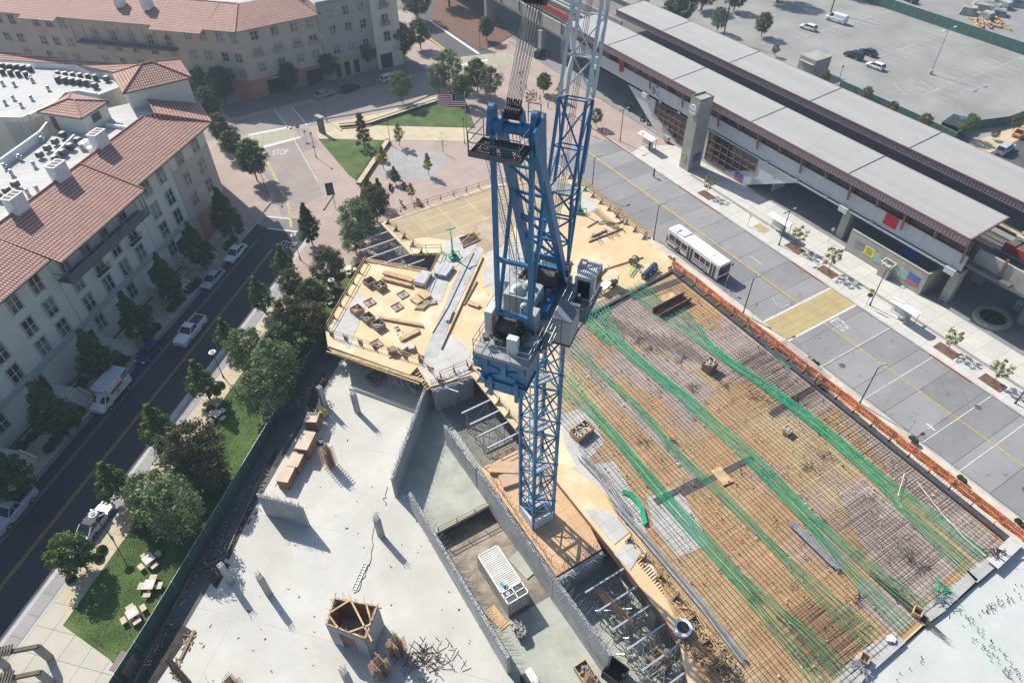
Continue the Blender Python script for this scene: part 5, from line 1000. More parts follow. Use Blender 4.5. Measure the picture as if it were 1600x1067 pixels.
# people
def person(loc,lab,pose,shirt,trousers,hat=None,rz=0):
    t=thing('person',lab,'person',loc,rz,world=False); P={'walk':[(0,0,.95),(0,0,1.2),(0,.0,1.42),(0,.02,1.55),(0,.02,1.66)],}
    vs=[(0,0,.95),(0,.01,1.2),(0,.0,1.42),(0,.02,1.53),(0,.03,1.66),(.1,0,.9),(.11,.16 if pose=='walk' else .03,.5),(.11,.05 if pose=='walk' else 0,.07),(.11,.2,.05),(-.1,0,.9),(-.11,-.05,.5),(-.11,-.3 if pose=='walk' else 0,.09),(-.11,-.16 if pose=='walk' else .14,.05),(.19,0,1.4),(.25,-.05,1.12),(.24,.1,.88),(-.19,0,1.4),(-.25,.02,1.12),(-.24,.2,.9)]
    es=[(0,1),(1,2),(2,3),(3,4),(0,5),(5,6),(6,7),(7,8),(0,9),(9,10),(10,11),(11,12),(2,13),(13,14),(14,15),(2,16),(16,17),(17,18)]
    rs=[.15,.14,.15,.06,.1,.1,.065,.045,.035,.1,.065,.045,.035,.07,.045,.035,.07,.045,.035]
    me=bpy.data.meshes.new('body'); me.from_pydata(vs,es,[]); o=bpy.data.objects.new('body',me); C.objects.link(o); o.parent=t
    for n_,m_ in enumerate((shirt,trousers,M('skin',(.35,.2,.14),.6,.05))): me.materials.append(m_)
    md=o.modifiers.new('s','SKIN'); 
    for i,r_ in enumerate(rs): me.skin_vertices[0].data[i].radius=(r_,r_*.85)
    me.skin_vertices[0].data[0].use_root=True; o.modifiers.new('u','SUBSURF').levels=1
    b=B(); b.box((0,.0,1.25),(.40,.27,.46),0,(1,.9)); b.build('jacket',shirt,t,bevel=.08)
    for x in (.105,-.105): 
        y=(.08 if x>0 else -.08) if pose=='walk' else 0; b=B(); b.tube((x,0,.92),(x,y,.45),.105,8,.075); b.tube((x,y,.47),(x,y*(-.2 if x>0 else 3),.1),.075,8,.06); b.build('trouser_leg',trousers,t,smooth=True)
    b=B(); b.ball((0,.01,1.69),.115,10,1.1); b.build('hair' if not hat else 'helmet',hat or dark,t,smooth=True); return t
navy=M('cloth_navy',(.03,.035,.05),.9); jean=M('cloth_jean',(.04,.05,.08),.9); hv=M('cloth_hivis',(.6,.5,.05),.8); hw=M('helmet_white',(.7,.7,.68),.4); tn=M('cloth_tan',(.3,.25,.18),.9)
q=G(1021,277); person((q.x,q.y,.02),'person in dark clothes walking across the street right of the yellow line','walk',navy,jean,rz=R(60)); q=G(1014,236); person((q.x,q.y,.12),'person in dark clothes standing at the far bus shelter','stand',navy,navy,rz=R(20)); q=G(977,165); person((q.x,q.y,.12),'person in the shade near the brick paving edge','stand',tn,jean)
q=G(548,101,.0); 
# material heaps and skip beyond the car park
random.seed(11)
pt_=thing('material_heap','tarpaulin covered pallets and timber heap in the yard beyond the green fence','heap',tuple(G(1545,20)),0)
b=B()
for k,(x,y) in enumerate(((1512,22),(1530,14),(1548,16),(1565,12),(1585,8),(1540,30),(1560,24),(1600,2))):
    q=G(x,y); b.box((q.x,q.y,.8),(random.uniform(3,5),random.uniform(3,5),random.uniform(1.2,2.4)),random.random(),(.8,.8))
b.build('pallet_stack',M('tarp_grey',(.22,.25,.25),.8,.4,.4,col2=(.5,.48,.42)),pt_)
b=B()
for k in range(26): q=G(1522+random.random()*45,30+random.random()*14); b.box((q.x,q.y,.3),(random.uniform(2,5),.5,.5),random.random()*2)
b.build('timber',lum,pt_)
q=G(1487,205,0); t=thing('skip','open dark skip with blue tarpaulin behind the far canopy','skip',(q.x,q.y,0)); b=B(); b.box((q.x,q.y,1.1),(5,3.2,2.2),R(10),(1.05,1.05)); b.build('bin_body',M('skip_dark',(.03,.035,.035),.7,.4,2),t); b=B(); b.box((q.x+2.0,q.y-.6,1.7),(2.6,2.8,1.3),R(10),(.7,.7)); b.build('tarpaulin',M('tarp_blue',(.03,.12,.33),.6,.3,2),t)
# ================================================================ BUILDING SITE
D=4.2
def deckpart(name,pts,z0,z1,mat,par): b=B(); b.prism(pts,z0,z1); return b.build(name,mat,par)
def patch(name,q,z,mat,par=None):
    b=B(); b.sheet([G(x,y,z) for x,y in q],z); return b.build(name,mat,par)
dk=thing('formwork_deck','large yellow plywood formwork deck around the crane and below the rebar','deck',(40,50,0))
outline=[(595,349),(606,344),(768,289),(890,276),(905,284),(1062,417),(1584,846),(1380,1034),(1342,1067),(1120,1290),(1062,1000),(961,866),(867,749),(813,680),(736,586),(672,604),(652,573),(640,585),(512,540),(508,515),(570,410),(672,428),(690,395),(642,397)]
deckpart('deck_plate',[G(x,y,D) for x,y in outline],D-.28,D-.02,ply,dk)
patch('weathered_ply',((600,349),(768,292),(885,280),(900,300),(860,345),(775,360),(770,385),(752,395),(700,375),(665,370),(650,372),(628,378)),D+.004,BR('ply_khaki',(.47,.37,.215),(.42,.325,.19),(.60,.48,.28),4.88,2.44,.07,0,0,.8,.2,.25,extra=[((.38,.29,.19),.2,.5,.7)]),dk)
patch('brown_ply',((735,350),(790,335),(800,360),(770,405),(750,393),(768,380)),D+.009,plyo,dk)
patch('rebar_ply',((917,477),(1050,425),(1578,848),(1340,1064),(1180,1220),(1100,1075),(1005,848),(960,800),(925,735),(870,650),(872,560),(880,500)),D+.004,plyr,dk)
for i,q in enumerate((((905,486),(960,464),(1010,458),(1075,505),(1140,520),(1190,560),(1240,600),(1190,600),(1130,590),(1080,575),(1010,540),(960,530)),((945,560),(1010,545),(1080,580),(1120,610),(1070,660),(1030,620),(985,600)),((1120,500),(1150,480),(1250,560),(1310,625),(1240,655),(1180,590)),((1290,620),(1320,640),(1500,790),(1565,850),(1530,880),(1440,790)),((1310,770),(1345,745),(1450,830),(1500,880),(1440,940),(1380,900),(1340,840)),((1340,900),(1400,930),(1430,965),(1400,990),(1340,945)),((905,575),(925,572),(1100,745),(1085,752)),((870,650),(915,635),(945,690),(905,735),(885,700)),((895,730),(960,720),(1005,800),(1010,840),(975,805),(935,760)),((1010,775),(1060,760),(1110,850),(1060,870),(1020,820)),((1190,545),(1230,530),(1300,590),(1270,610)))):
    patch('weathered_ply',q,D+.008+.0006*i,plypink if i not in(7,8,9) else plyg,dk)
GZ=[D+.016]
for q,m_ in ((((697,377),(725,365),(745,385),(715,415),(695,425),(676,428),(690,396)),plyg),(((515,520),(560,455),(575,470),(545,545)),plyg),(((655,430),(675,428),(690,420),(700,400),(715,400),(690,470),(672,470)),plyg),(((760,395),(800,380),(850,330),(870,340),(845,400),(790,440),(775,470),(765,440)),plyg),(((675,540),(700,520),(735,545),(735,583),(700,592),(672,600),(655,570)),plyg),(((755,420),(775,410),(790,435),(755,450)),plyg),(((905,300),(920,305),(935,330),(905,335)),plyg)):
    GZ[0]+=.0007; patch('grey_ply',q,GZ[0],m_,dk)
patch('grey_strip',((724,406),(730,402),(748,385),(756,390),(706,495),(683,560),(660,560),(672,530)),D+.024,M('strip_grey',(.40,.41,.40),.8,.2,.5),dk)
b=B()
for q in ((630,461,1.1),(578,473,1.15),(621,480,1.15),(588,538,1),(634,318,.9),(669,332,1),(722,309,1)):
    c=G(q[0],q[1],D); b.box((c.x,c.y,D-.0),(q[2]*1.1,q[2]*1.25,.05),R(10)); 
rc=b.build('sleeve_opening',plypink,dk)
b=B()
for q in ((630,461,1.1),(578,473,1.15),(621,480,1.15),(588,538,1)):
    c=G(q[0],q[1],D); 
    for s_ in ((0,.7,1.3,.06),(-.64,0,.06,1.4),(.64,0,.06,1.4),(0,-.7,1.3,.06)): b.box((c.x+s_[0],c.y+s_[1],D+.07),(s_[2],s_[3],.14),R(10))
    for k in range(16): a=random.random()*6.3; r_=random.random()*.3; p=Vector((c.x+math.cos(a)*r_,c.y+math.sin(a)*r_,D)); b.tube(p,p+Vector((random.uniform(-.2,.2),random.uniform(-.2,.2),.5)),.012,4)
b.build('opening_frame',lumd,dk,label='low dark timber rims with bar stubs round the square openings')
# joists that stick out along the shored edges
b=B()
def comb(p,q,n,l,z,dirv):
    a,c=G(*p,z),G(*q,z)
    for i in range(n+1): e=a.lerp(c,i/n); b.beam(e,e+Vector(dirv)*l,.12,.16)
comb((515,545),(652,590),38,1.1,D-.2,(.15,-1,0)); comb((572,409),(670,428),26,1.0,D-.2,(-.1,1,0)); comb((652,573),(674,604),8,.8,D-.3,(-1,-.2,0))
comb((905,284),(1010,372),48,1.4,D-.1,(1,.1,0)); comb((1003,870),(1165,1067),46,.8,D-.1,(-1,-.1,0)); comb((643,397),(690,396),12,.5,D-.2,(0,-1,0))
for p,q in (((510,549),(655,600)),((570,404),(668,421)),((512,543),(654,592))): b.beam(G(*p,D-.35),G(*q,D-.35),.12,.2)
b.build('joist',lum,dk)
b=B()
for (x,y) in ((700,480),(722,430),(735,400)): pass
b.path([G(740,395,D+.1),G(700,480,D+.1),G(676,520,D+.1)],.07,4); b.path([G(755,402,D+.15),G(731,455,D+.15),G(716,488,D+.15),G(690,545,D+.15)],.12,4); b.beam(G(745,440,D+.1),G(725,476,D+.1),.2,.2); b.build('bulkhead_board',lumd,dk)
# upper deck fascia by the crane base and walk boards beyond
b=B()
for p,q in (((867,749),(961,866)),((961,866),(1062,1000)),((813,680),(867,749))): a,c=G(*p,D),G(*q,D); b.beam(a-Vector((0,0,.5)),c-Vector((0,0,.5)),.08,1.0)
b.build('edge_form',M('edge_brown',(.24,.12,.09),.7,.15),dk)
b=B(); b.beam(G(905,500,D+.15),G(1050,424,D+.15),.35,.28); b.beam(G(1050,424,D+.2)+Vector((.2,0,0)),G(1580,850,D+.2)+Vector((.2,0,0)),.7,.34); b.build('edge_beam',M('edge_dark',(.05,.055,.06),.8,.2,1),dk)
for q in (((1200,645),(1290,590),(1295,598),(1208,652)),((1060,768),(1175,710),(1180,718),(1068,776)),((1020,780),(1090,745),(1095,752),(1028,790)),((905,500),(990,455),(993,462),(912,508)),((985,462),(1065,432),(1070,440),(990,470))): GZ[0]+=.0007; patch('pour_strip',q,GZ[0]+.008,M('strip_dark',(.09,.085,.085),.8,.2,2),dk)
for q in (((1028,464),(1050,456),(1063,468),(1040,480)),((1110,735),(1125,728),(1146,752),(1130,758)),): patch('cover_board',q,D+.2,lum,dk)
for q in (((960,866),(985,840),(1003,862),(985,890)),((912,795),(953,798),(985,830),(960,850)),): patch('grey_ply',q,D+.035,plyg,dk)
# shoring below the deck
def shore(lab,x0,x1,y0,y1,nx,ny,z0=0.03,z1=D-.4):
    t=thing('shoring_tower',lab,'scaffold',((x0+x1)/2,(y0+y1)/2,0)); b=B()
    for i in range(nx+1):
        for j in range(ny+1):
            x=x0+(x1-x0)*i/nx; y=y0+(y1-y0)*j/ny; b.tube((x,y,z0),(x,y,z1),.045,5)
            if i<nx: x2=x0+(x1-x0)*(i+1)/nx; b.tube((x,y,z0+.4),(x2,y,z1-.3),.03,4); b.tube((x2,y,z0+.4),(x,y,z1-.3),.03,4); b.tube((x,y,1.4),(x2,y,1.4),.03,4)
            if j<ny: y2=y0+(y1-y0)*(j+1)/ny; b.tube((x,y,z0+.5),(x,y2,z1-.5),.025,4)
    b.build('post',steel,t); b=B()
    for j in range(ny+1): y=y0+(y1-y0)*j/ny; b.beam((x0-.6,y,z1+.05),(x1+.6,y,z1+.05),.16,.2)
    b.build('beam',M('alu_beam',(.45,.47,.5),.4,.1,metal=.4),t); return t
shore('galvanised shoring towers in the lower corridor right of the long walls',21.6,25.6,9.5,22,4,6); shore('galvanised shoring towers beside the crane mast at the deck edge',22.2,25.0,41.5,47.5,1,3); shore('galvanised shoring in the open notch between both plywood decks',24.5,30.5,76.5,86,2,4); 
for n_,(x,y) in enumerate(((13.2,66.2),(15.2,63.0),(17.2,60.0),(19.0,57.0),(19.6,55.2))): pass
t=shore('galvanised shoring row below the lower edge of the boxed plywood deck',0,9.6,0,1.4,5,1); t.location=(20.4,55.5,0); t.rotation_euler[2]=R(124)
for px_ in ((548,568),(590,575)): 
    c=G(*px_,0); t=thing('concrete_column','grey concrete column in the dark under the boxed deck'+(', left one' if px_[0]<560 else ', right one'),'column',(c.x,c.y,0)); b=B(); b.box((c.x,c.y,1.9),(.7,.7,3.7)); b.build('shaft',wallc,t)
b=B(); rn=random.Random(55)
for k in range(150):
    x,y=rn.uniform(21.5,26),rn.uniform(9,21); z=rn.uniform(.2,3.2); a=rn.choice((0,.8,1.57,2.4)); l_=rn.uniform(.5,1.8); b.m=rn.choice((0,0,0,1)); b.beam((x,y,z),(x+math.cos(a)*l_,y+math.sin(a)*l_,z+rn.choice((0,0,1,-1))*rn.uniform(0,.8)),.06)
t=thing('shoring_parts','dense tangle of shoring frames and braces filling the lower corridor','scaffold parts',(23.5,15,0)); b.build('frames',[steel,lumd],t)
for q,l in (((1022,965),'leaning grey concrete column inside the corridor shoring'),):
    c=G(*q,1.5); t=thing('concrete_column',l,'column',(c.x,c.y,0)); b=B(); b.box((c.x,c.y,1.7),(.8,.8,3.4)); b.build('shaft',wallc,t)
c=G(1030,1035,1); t=thing('steel_bin','rusty brown open bin among the corridor shoring','bin',(c.x,c.y,0)); b=B(); b.box((c.x,c.y,.9),(1.6,1.8,1.8),.2); b.build('bin_body',lumd,t)
# ---- railings
post_m=lum
def railing(lab,q,z=D,h=1.1,step=2.3,mat=None,closed=False,zz=None,foot=True,group=None):
    P=[G(x,y,z) if len((x,y))==2 else None for x,y in q]; t=thing('guard_rail',lab,'guard rail',tuple(P[0]),0,group); mat=mat or lum
    rb=B()
    for a,c in zip(P,P[1:]):
        for hh in (h,h*.55): rb.beam(a+Vector((0,0,hh)),c+Vector((0,0,hh)),.05,.09)
        n_=max(1,round((c-a).length/step))
        for i in range(n_+1):
            if i==n_ and c is not P[-1]: continue
            e=a.lerp(c,i/n_); b=B(); b.beam(e,e+Vector((0,0,h+.05)),.06,.09)
            if foot: d=(c-a).normalized(); s_=Vector((-d.y,d.x,0)); s_=s_ if foot==1 else -s_; b.add([e+Vector((0,0,.02)),e+s_*.75+Vector((0,0,.02)),e+Vector((0,0,.8)),e+d*.06+Vector((0,0,.02)),e+d*.06+s_*.75+Vector((0,0,.02)),e+d*.06+Vector((0,0,.8))],[(0,1,2),(5,4,3),(0,3,4,1),(1,4,5,2)])
            b.build('post',lumd if foot else mat,t)
    rb.build('rail',mat,t); return t
railing('timber guard rail along the far edge of the upper plywood deck',[(606,340),(768,289),(880,276)],foot=1)
railing('timber guard rail along the street side of the upper plywood deck',[(892,278),(1008,372)],foot=2)
railing('timber guard rail from the upper deck corner down to the open notch',[(608,348),(660,395)],foot=2); railing('short timber guard rail over the open notch',[(642,393),(690,392)],foot=0)
railing('timber guard rail on the lawn side of the boxed deck',[(572,410),(512,515)],foot=2); railing('timber guard rail along the lower edge of the boxed deck',[(516,524),(655,566)],foot=1)
railing('timber guard rail between the open notch and the grey sheets',[(690,395),(665,452)],foot=0); railing('timber guard rail above the rebar topped cross wall',[(688,590),(730,572)],foot=2); railing('timber guard rail from the boxed deck to the cross wall',[(655,560),(685,598)],foot=1)
railing('timber guard rail past the mast on the yellow walk boards',[(738,575),(812,668)],foot=2); railing('timber guard rail on the lower right plywood edge',[(985,842),(1085,965),(1130,1040)],foot=2)
railing('orange timber guard rail on the edge of the pit slab',[(686,832),(770,790)],z=.02,mat=M('rail_orange',(.45,.25,.12),.8,.15),foot=0)
railing('thin guard rail at the edge of the orange plywood',[(752,726),(806,700)],z=3.75,foot=0)
# orange netting
net,nn,nb=nodes('netting'); nb.inputs['Base Color'].default_value=(.85,.27,.09,1); nb.inputs['Roughness'].default_value=.8; g_=coords(nn); f_=ramp(nn,noise(nn,g_,8,3),.36,.46); tr=nn.nodes.new('ShaderNodeBsdfTransparent'); mx=nn.nodes.new('ShaderNodeMixShader'); L(nn,f_,mx.inputs[0]); L(nn,tr.outputs[0],mx.inputs[1]); L(nn,nb.outputs[0],mx.inputs[2]); L(nn,mx.outputs[0],nn.nodes['Material Output'].inputs[0])
on=thing('safety_netting','long orange safety netting hung on the guard rail between deck and street','netting',(60.6,30,D)); b=B(); rn=random.Random(4)
ys=[55-i*.8 for i in range(66)]; 
for k,(xa,za,xb,zb) in enumerate(((60.45,5.75,60.65,4.35),(60.65,4.35,61.7,3.9),(61.7,3.9,62.7,3.3))):
    pr=None
    for y in ys:
        j=rn.uniform(-.12,.12); cur=(Vector((xa+j*.6,y,za+(j if k==0 else 0))),Vector((xb+j,y,zb+j*.5)))
        if pr: b.add([pr[0],cur[0],cur[1],pr[1]],[(0,1,2,3)])
        pr=cur
b.build('net',net,on); b=B()
for z in (5.75,5.05): b.beam((60.45,56,z),(60.45,3,z),.06,.09)
b.build('rail',oran,on)
y=55
while y>4: b=B(); b.beam((60.4,y,4.2),(60.4,y,5.7),.08,.1); b.box((60.0,y,4.5),(.7,.06,.5)); b.build('post',oran if int(y)%2 else lumd,on); y-=2.45
# ---- rebar mats and tendons
poly=[G(x,y,D) for x,y in ((917,478),(1046,427),(1566,846),(1338,1058),(1180,1220),(1100,1065),(1005,846),(965,808),(932,742),(872,655),(872,560),(882,498))]
def span(axis,c):
    xs=[]
    for p,q in zip(poly,poly[1:]+poly[:1]):
        a,b_=(p.x,q.x) if axis==0 else (p.y,q.y)
        if (a-c)*(b_-c)<0: t=(c-a)/(b_-a); xs.append((p.y+(q.y-p.y)*t) if axis==0 else (p.x+(q.x-p.x)*t))
    return (min(xs),max(xs)) if len(xs)>1 else None
mat=thing('rebar_mat','dark rebar mat tied in a grid over the whole plywood pour','rebar mat',(45,25,D)); rn=random.Random(9)
for axis,nm,zz in ((0,'lengthwise_bars',.13),(1,'cross_bars',.165)):
    b=B(); c=(20 if axis==0 else 2)
    while c<62:
        s_=span(axis,c)
        if s_:
            lo,hi=s_; n_=max(1,int((hi-lo)/3)); ph=rn.uniform(0,6); pts=[]
            for i in range(n_+1):
                t=lo+(hi-lo)*i/n_; w_=.05*math.sin(t*.5+ph)+rn.uniform(-.03,.03); pts.append(Vector((c+w_,t,D+zz)) if axis==0 else Vector((t,c+w_,D+zz)))
            for a,d in zip(pts,pts[1:]): b.beam(a,d,.03,.025)
        c+=rn.choice((.44,.5,.56)) if axis==0 else rn.choice((.42,.5,.58))
        x=c
    o=b.build(nm,rust,mat)
# extra close bars over parts of the mat
b=B()
for (q,n_,ax) in ((((1180,545),(1290,630)),40,1),(((1290,640),(1500,800)),50,1),(((1150,560),(1250,640)),30,1),(((1320,790),(1440,900)),40,1),(((930,500),(1100,560)),40,0),(((1240,950),(1330,1030)),36,1),(((1380,920),(1440,960)),22,0)):
    a,c=G(*q[0],D),G(*q[1],D)
    for k in range(n_):
        t=k/n_; y=a.y+(c.y-a.y)*t; x=a.x+(c.x-a.x)*t; l_=rn.uniform(1.5,4)
        if ax: b.beam((x-l_,y,D+.2),(x+l_,y+rn.uniform(-.1,.1),D+.2),.03)
        else: b.beam((x,y-l_,D+.2),(x+rn.uniform(-.1,.1),y+l_,D+.2),.03)
b.build('top_bars',rust,mat)
def bundle(lab,path,n,w,s0=3.2,s1=3.4,z=D+.26,group='green post tensioning tendon bundles'):
    P=[G(x,y,z) for x,y in path]; t=thing('tendon_bundle',lab,'tendons',tuple(P[0]),0,group); rn=random.Random(len(lab)); b=B(); m_=len(P)
    # resample
    Q=[]
    for a,c in zip(P,P[1:]):
        k=max(1,int((c-a).length/1.5)); Q+=[a.lerp(c,i/k) for i in range(k)]
    Q.append(P[-1]); N=len(Q); 
    Q=[Q[0]]+[(Q[i-1]+Q[i]*2+Q[i+1])/4 for i in range(1,N-1)]+[Q[-1]]
    tot=N-1
    for k in range(n):
        f0=(k+.5)/n*2-1; pts=[]; ph=rn.uniform(0,6)
        for i,p in enumerate(Q):
            d=(Q[min(i+1,N-1)]-Q[max(i-1,0)]).normalized(); s_=Vector((d.y,-d.x,0)); u=i/tot
            e0=max(0,1-i*1.5/7.); e1=max(0,1-(tot-i)*1.5/8.); g__=1+(s0-1)*e0+(s1-1)*e1
            grp=(.25*math.copysign(1,f0)*w*.5) if n>6 else 0
            pts.append(p+s_*((f0*w*(1+.15*math.sin(i*.35+2)) +grp)*g__+.018*math.sin(i*.5+ph))+Vector((0,0,.03*(k%3)+.03*math.sin(i+ph))))
        for a,c in zip(pts,pts[1:]): b.beam(a,c,.055,.05)
    b.build('strands',grn,t); return t
bundle('dense green tendon bundle nearest the street and the orange netting',[(1038,482),(1075,510),(1112,545),(1165,582),(1200,604),(1250,642),(1300,682),(1360,735),(1405,775),(1450,815),(1490,850),(1525,880)],11,.66)
bundle('long green tendon bundle second from the street',[(922,486),(950,520),(985,553),(1020,583),(1060,612),(1105,655),(1150,692),(1200,742),(1250,795),(1300,846),(1350,896),(1385,928),(1430,965)],10,.75)
bundle('thin green tendon bundle third from the street',[(880,528),(925,572),(965,606),(1010,648),(1040,690),(1080,730),(1130,775),(1180,825),(1225,870),(1275,920),(1325,968),(1365,1000)],5,.5)
bundle('green tendon bundle nearest the mast',[(868,582),(890,608),(930,648),(970,692),(1010,742),(1050,790),(1100,845),(1150,900),(1190,940),(1230,985),(1270,1020),(1300,1062)],8,.6)
bundle('short fan of green tendons beside the bar filled trough',[(985,446),(1005,458),(1030,480)],9,1.3,1.1,1.0); bundle('fan of green tendons at the upper corner of the rebar mat',[(1066,433),(1090,452),(1140,492),(1200,543),(1235,575)],4,.25,1.5,1)
bundle('fan of loose green tendons at the foot of the operator cab',[(940,478),(925,500),(955,535)],7,.9,1.4,1.0)
b=B(); rn=random.Random(3)
cm=[M('c_red',(.6,.06,.04),.5),M('c_white',(.7,.7,.68),.5),M('c_blue',(.1,.2,.45),.5),M('c_green',(.05,.6,.25),.5),dark,M('c_purple',(.25,.15,.2),.6),M('c_orange',(.7,.25,.06),.6)]
for k in range(1100):
    while 1:
        x=rn.uniform(27,59); y=rn.uniform(5,53)
        s_=span(0,x)
        if s_ and s_[0]<y<s_[1]: break
    b.m=rn.choice((0,1,1,2,3,4,4,4,4,5,5,6)); sz=rn.uniform(.04,.1); b.box((x,y,D+.22),(sz,sz*rn.uniform(1,1.6),sz*1.6),rn.random()*3)
for cx_,cy_ in ((1000,530),(1065,560),(1085,605),(1180,620),(1010,545),(1130,600),(1240,620),(1005,690),(1200,740),(1260,730),(1180,930),(1280,815),(1420,870),(1440,885),(1340,935),(1050,690),(1290,710)):
    for k in range(14): c=G(cx_+rn.uniform(-8,8),cy_+rn.uniform(-5,5),D+.15); b.m=4; a=rn.random()*6.3; b.beam(c,c+Vector((math.cos(a)*.7,math.sin(a)*.7,.1)),.035)
for k in range(420):
    x=rn.uniform(27,59); y=rn.uniform(5,53); s_=span(0,x)
    if s_ and s_[0]<y<s_[1]: b.m=4; a=.6+rn.uniform(-.2,.2); b.tube((x,y,D+.1),(x,y,D+.38),.02,4); b.beam((x,y,D+.38),(x+.25*math.cos(a),y+.25*math.sin(a),D+.38),.03)
tag(b.build('embeds_and_ties',cm),'scattered coloured caps, ties and short bars over the rebar mat','site debris',kind='stuff')
bb=thing('bar_bundle','bundle of long grey bars lying on the lower rebar mat','rebar bundle',tuple(G(1270,850,D)),0); b=B()
for k in range(22): o_=Vector((rn.uniform(-.35,.35),rn.uniform(-.5,.5),D+.3+rn.random()*.2)); a=G(1238,820,0)*(61.6/66); c=G(1308,888,0)*(61.6/66); a.z=c.z=0; b.beam(a+o_,c+o_,.06)
b.build('bars',rbg,bb)
for nm,pp,wd,lab in (('a',((962,790),(1015,850),(1100,950),(1160,1030)),.35,'long bundle of grey bars lying along the lower left edge of the rebar mat'),('b',((908,712),(940,745),(978,800)),.5,'loose fan of grey bars near the wheelbarrow shaped tub')):
    t=thing('bar_bundle',lab,'rebar bundle',tuple(G(*pp[0],D))); b=B(); P=[G(x,y,D+.3) for x,y in pp]
    for k in range(16):
        o_=Vector((rn.uniform(-wd,wd),rn.uniform(-wd,wd),rn.random()*.15)); 
        for a,c in zip(P,P[1:]): b.beam(a+o_,c+o_,.055)
    b.build('bars',rbg,t)
t=thing('green_hose','curved bundle of green sheathing lying by the grey bars','hose',tuple(G(985,790,D))); b=B()
for k in range(5):
    o_=Vector((k*.1,0,k*.03)); b.path([G(x,y,D+.25)+o_ for x,y in ((970,768),(982,773),(993,783),(1001,797),(1006,820))],.05,5)
b.build('strands',grn,t)
for k,(q,l) in enumerate((((1108,575),'plywood tub full of offcuts standing on the rebar mat'),((909,675),'pale tub with torn paper wrapping on the grey plywood'),((1230,674),'small crate with a blue lid on the rebar mat'))):
    c=G(*q,D+.3); t=thing('open_crate',l,'crate',(c.x,c.y,D),R(10),world=False); s_=(1.5,1.2,1.1) if k==0 else (2.4,1.5,.7) if k==1 else (1,.8,.5); b=B(); 
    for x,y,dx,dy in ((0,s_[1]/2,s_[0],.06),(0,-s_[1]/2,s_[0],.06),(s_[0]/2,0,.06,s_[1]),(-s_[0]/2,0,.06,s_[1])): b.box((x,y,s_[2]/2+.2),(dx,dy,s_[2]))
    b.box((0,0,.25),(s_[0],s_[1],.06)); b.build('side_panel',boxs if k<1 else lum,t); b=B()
    for j in range(26): b.box((rn.uniform(-.4,.4)*s_[0],rn.uniform(-.4,.4)*s_[1],s_[2]*rn.uniform(.6,1.15)+.1),(rn.uniform(.1,.7),.12,.12),rn.random()*3)
    b.build('contents',M('offcuts',(.55,.47,.36),.8,.3,3,col2=(.6,.58,.52)),t)
t=thing('steel_trough','rusty bar filled steel trough lying across the upper rebar mat','trough',tuple(G(1045,468,D))); a,c=G(1020,485,D+.5),G(1068,460,D+.5); b=B(); b.beam(a,c,.12,1.0); b.beam(a+Vector((.2,-1.3,0)),c+Vector((.2,-1.3,0)),.12,.6); b.beam(a+Vector((.1,-.65,-.3)),c+Vector((.1,-.65,-.3)),1.2,.1); b.build('side_plate',M('rust_plate',(.20,.085,.05),.8,.3,1),t); b=B()
for k in range(30): a_=rn.random(); p=a.lerp(c,a_)+Vector((0,-.6,0)); b.tube(p,p+Vector((rn.uniform(-.3,.3),rn.uniform(-.3,.3),.4)),.03,4)
b.build('bars',rust,t)
# white / grey slab sheets along the far pour edge
es=thing('edge_sheets','row of grey plywood sheets bridging the deck edge and the pale slab','plywood sheets',tuple(G(1400,1010,D)))
b=B()
for q in (((1300,1067),(1340,1020),(1395,985),(1415,1003),(1350,1060),(1340,1075)),((1426,959),(1470,925),(1500,905),(1512,890),(1528,905),(1475,955),(1445,977)),((1510,892),(1525,880),(1542,872),(1556,885),(1527,910))):
    b.prism([G(x,y,D+.1) for x,y in q],D+.03,D+.1)
b.build('sheet',M('sheet_conc',(.40,.40,.38),.8,.15,.6,.1),es)
b=B(); b.prism([G(x,y,D+.5) for x,y in ((1541,873),(1580,836),(1600,850),(1560,888))],D+.42,D+.5); b.prism([G(x,y,D+.1) for x,y in ((1560,870),(1580,852),(1640,850),(1640,872))],D-.3,D-.1); b.build('raised_sheet',M('sheet_pale',(.50,.50,.47),.8,.1,.6),es)
for (q,l,cc) in (((1470,922),'tangle of green sheathing on the grey edge sheets',grn),((1555,865),'heap of dark ties on the raised pale sheet',dark),((1470,935),'sprawl of steel offcuts on the grey edge sheets',rbg),((1345,1040),'small tied offcuts heap on the lower edge sheets',rbg)):
    c=G(*q,D+.4 if cc is dark else D+.15); t=thing('scrap_heap',l,'scrap heap',tuple(c)); b=B()
    for k in range(30): a=rn.random()*6.3; r_=rn.random()*.7; p=c+Vector((math.cos(a)*r_,math.sin(a)*r_,rn.random()*.25)); a=rn.random()*6.3; b.beam(p,p+Vector((math.cos(a)*.7,math.sin(a)*.7,rn.uniform(-.1,.2))),.05)
    b.build('pieces',cc,t)
for q,l in (((1393,998),'white folded sheet lying on the edge sheets'),((1350,1030),'small square sleeve box on the lower edge sheets'),((1433,957),'small square sleeve box at the gap between the edge sheets')):
    c=G(*q,D+.3); t=thing('sleeve_box' if 'box' in l else 'folded_sheet',l,'box' if 'box' in l else 'sheet',(c.x,c.y,D+.1),R(20),world=False); b=B()
    if 'box' in l:
        for x,y,dx,dy in ((0,.35,.8,.05),(0,-.35,.8,.05),(.4,0,.05,.7),(-.4,0,.05,.7)): b.box((x,y,.3),(dx,dy,.6))
    else:
        for k in range(6): b.box((rn.uniform(-.2,.2),rn.uniform(-.2,.2),.1+k*.04),(.5,.4,.06),rn.random())
    b.build('panel',lum if 'box' in l else white,t)
b=B(); rn=random.Random(21)
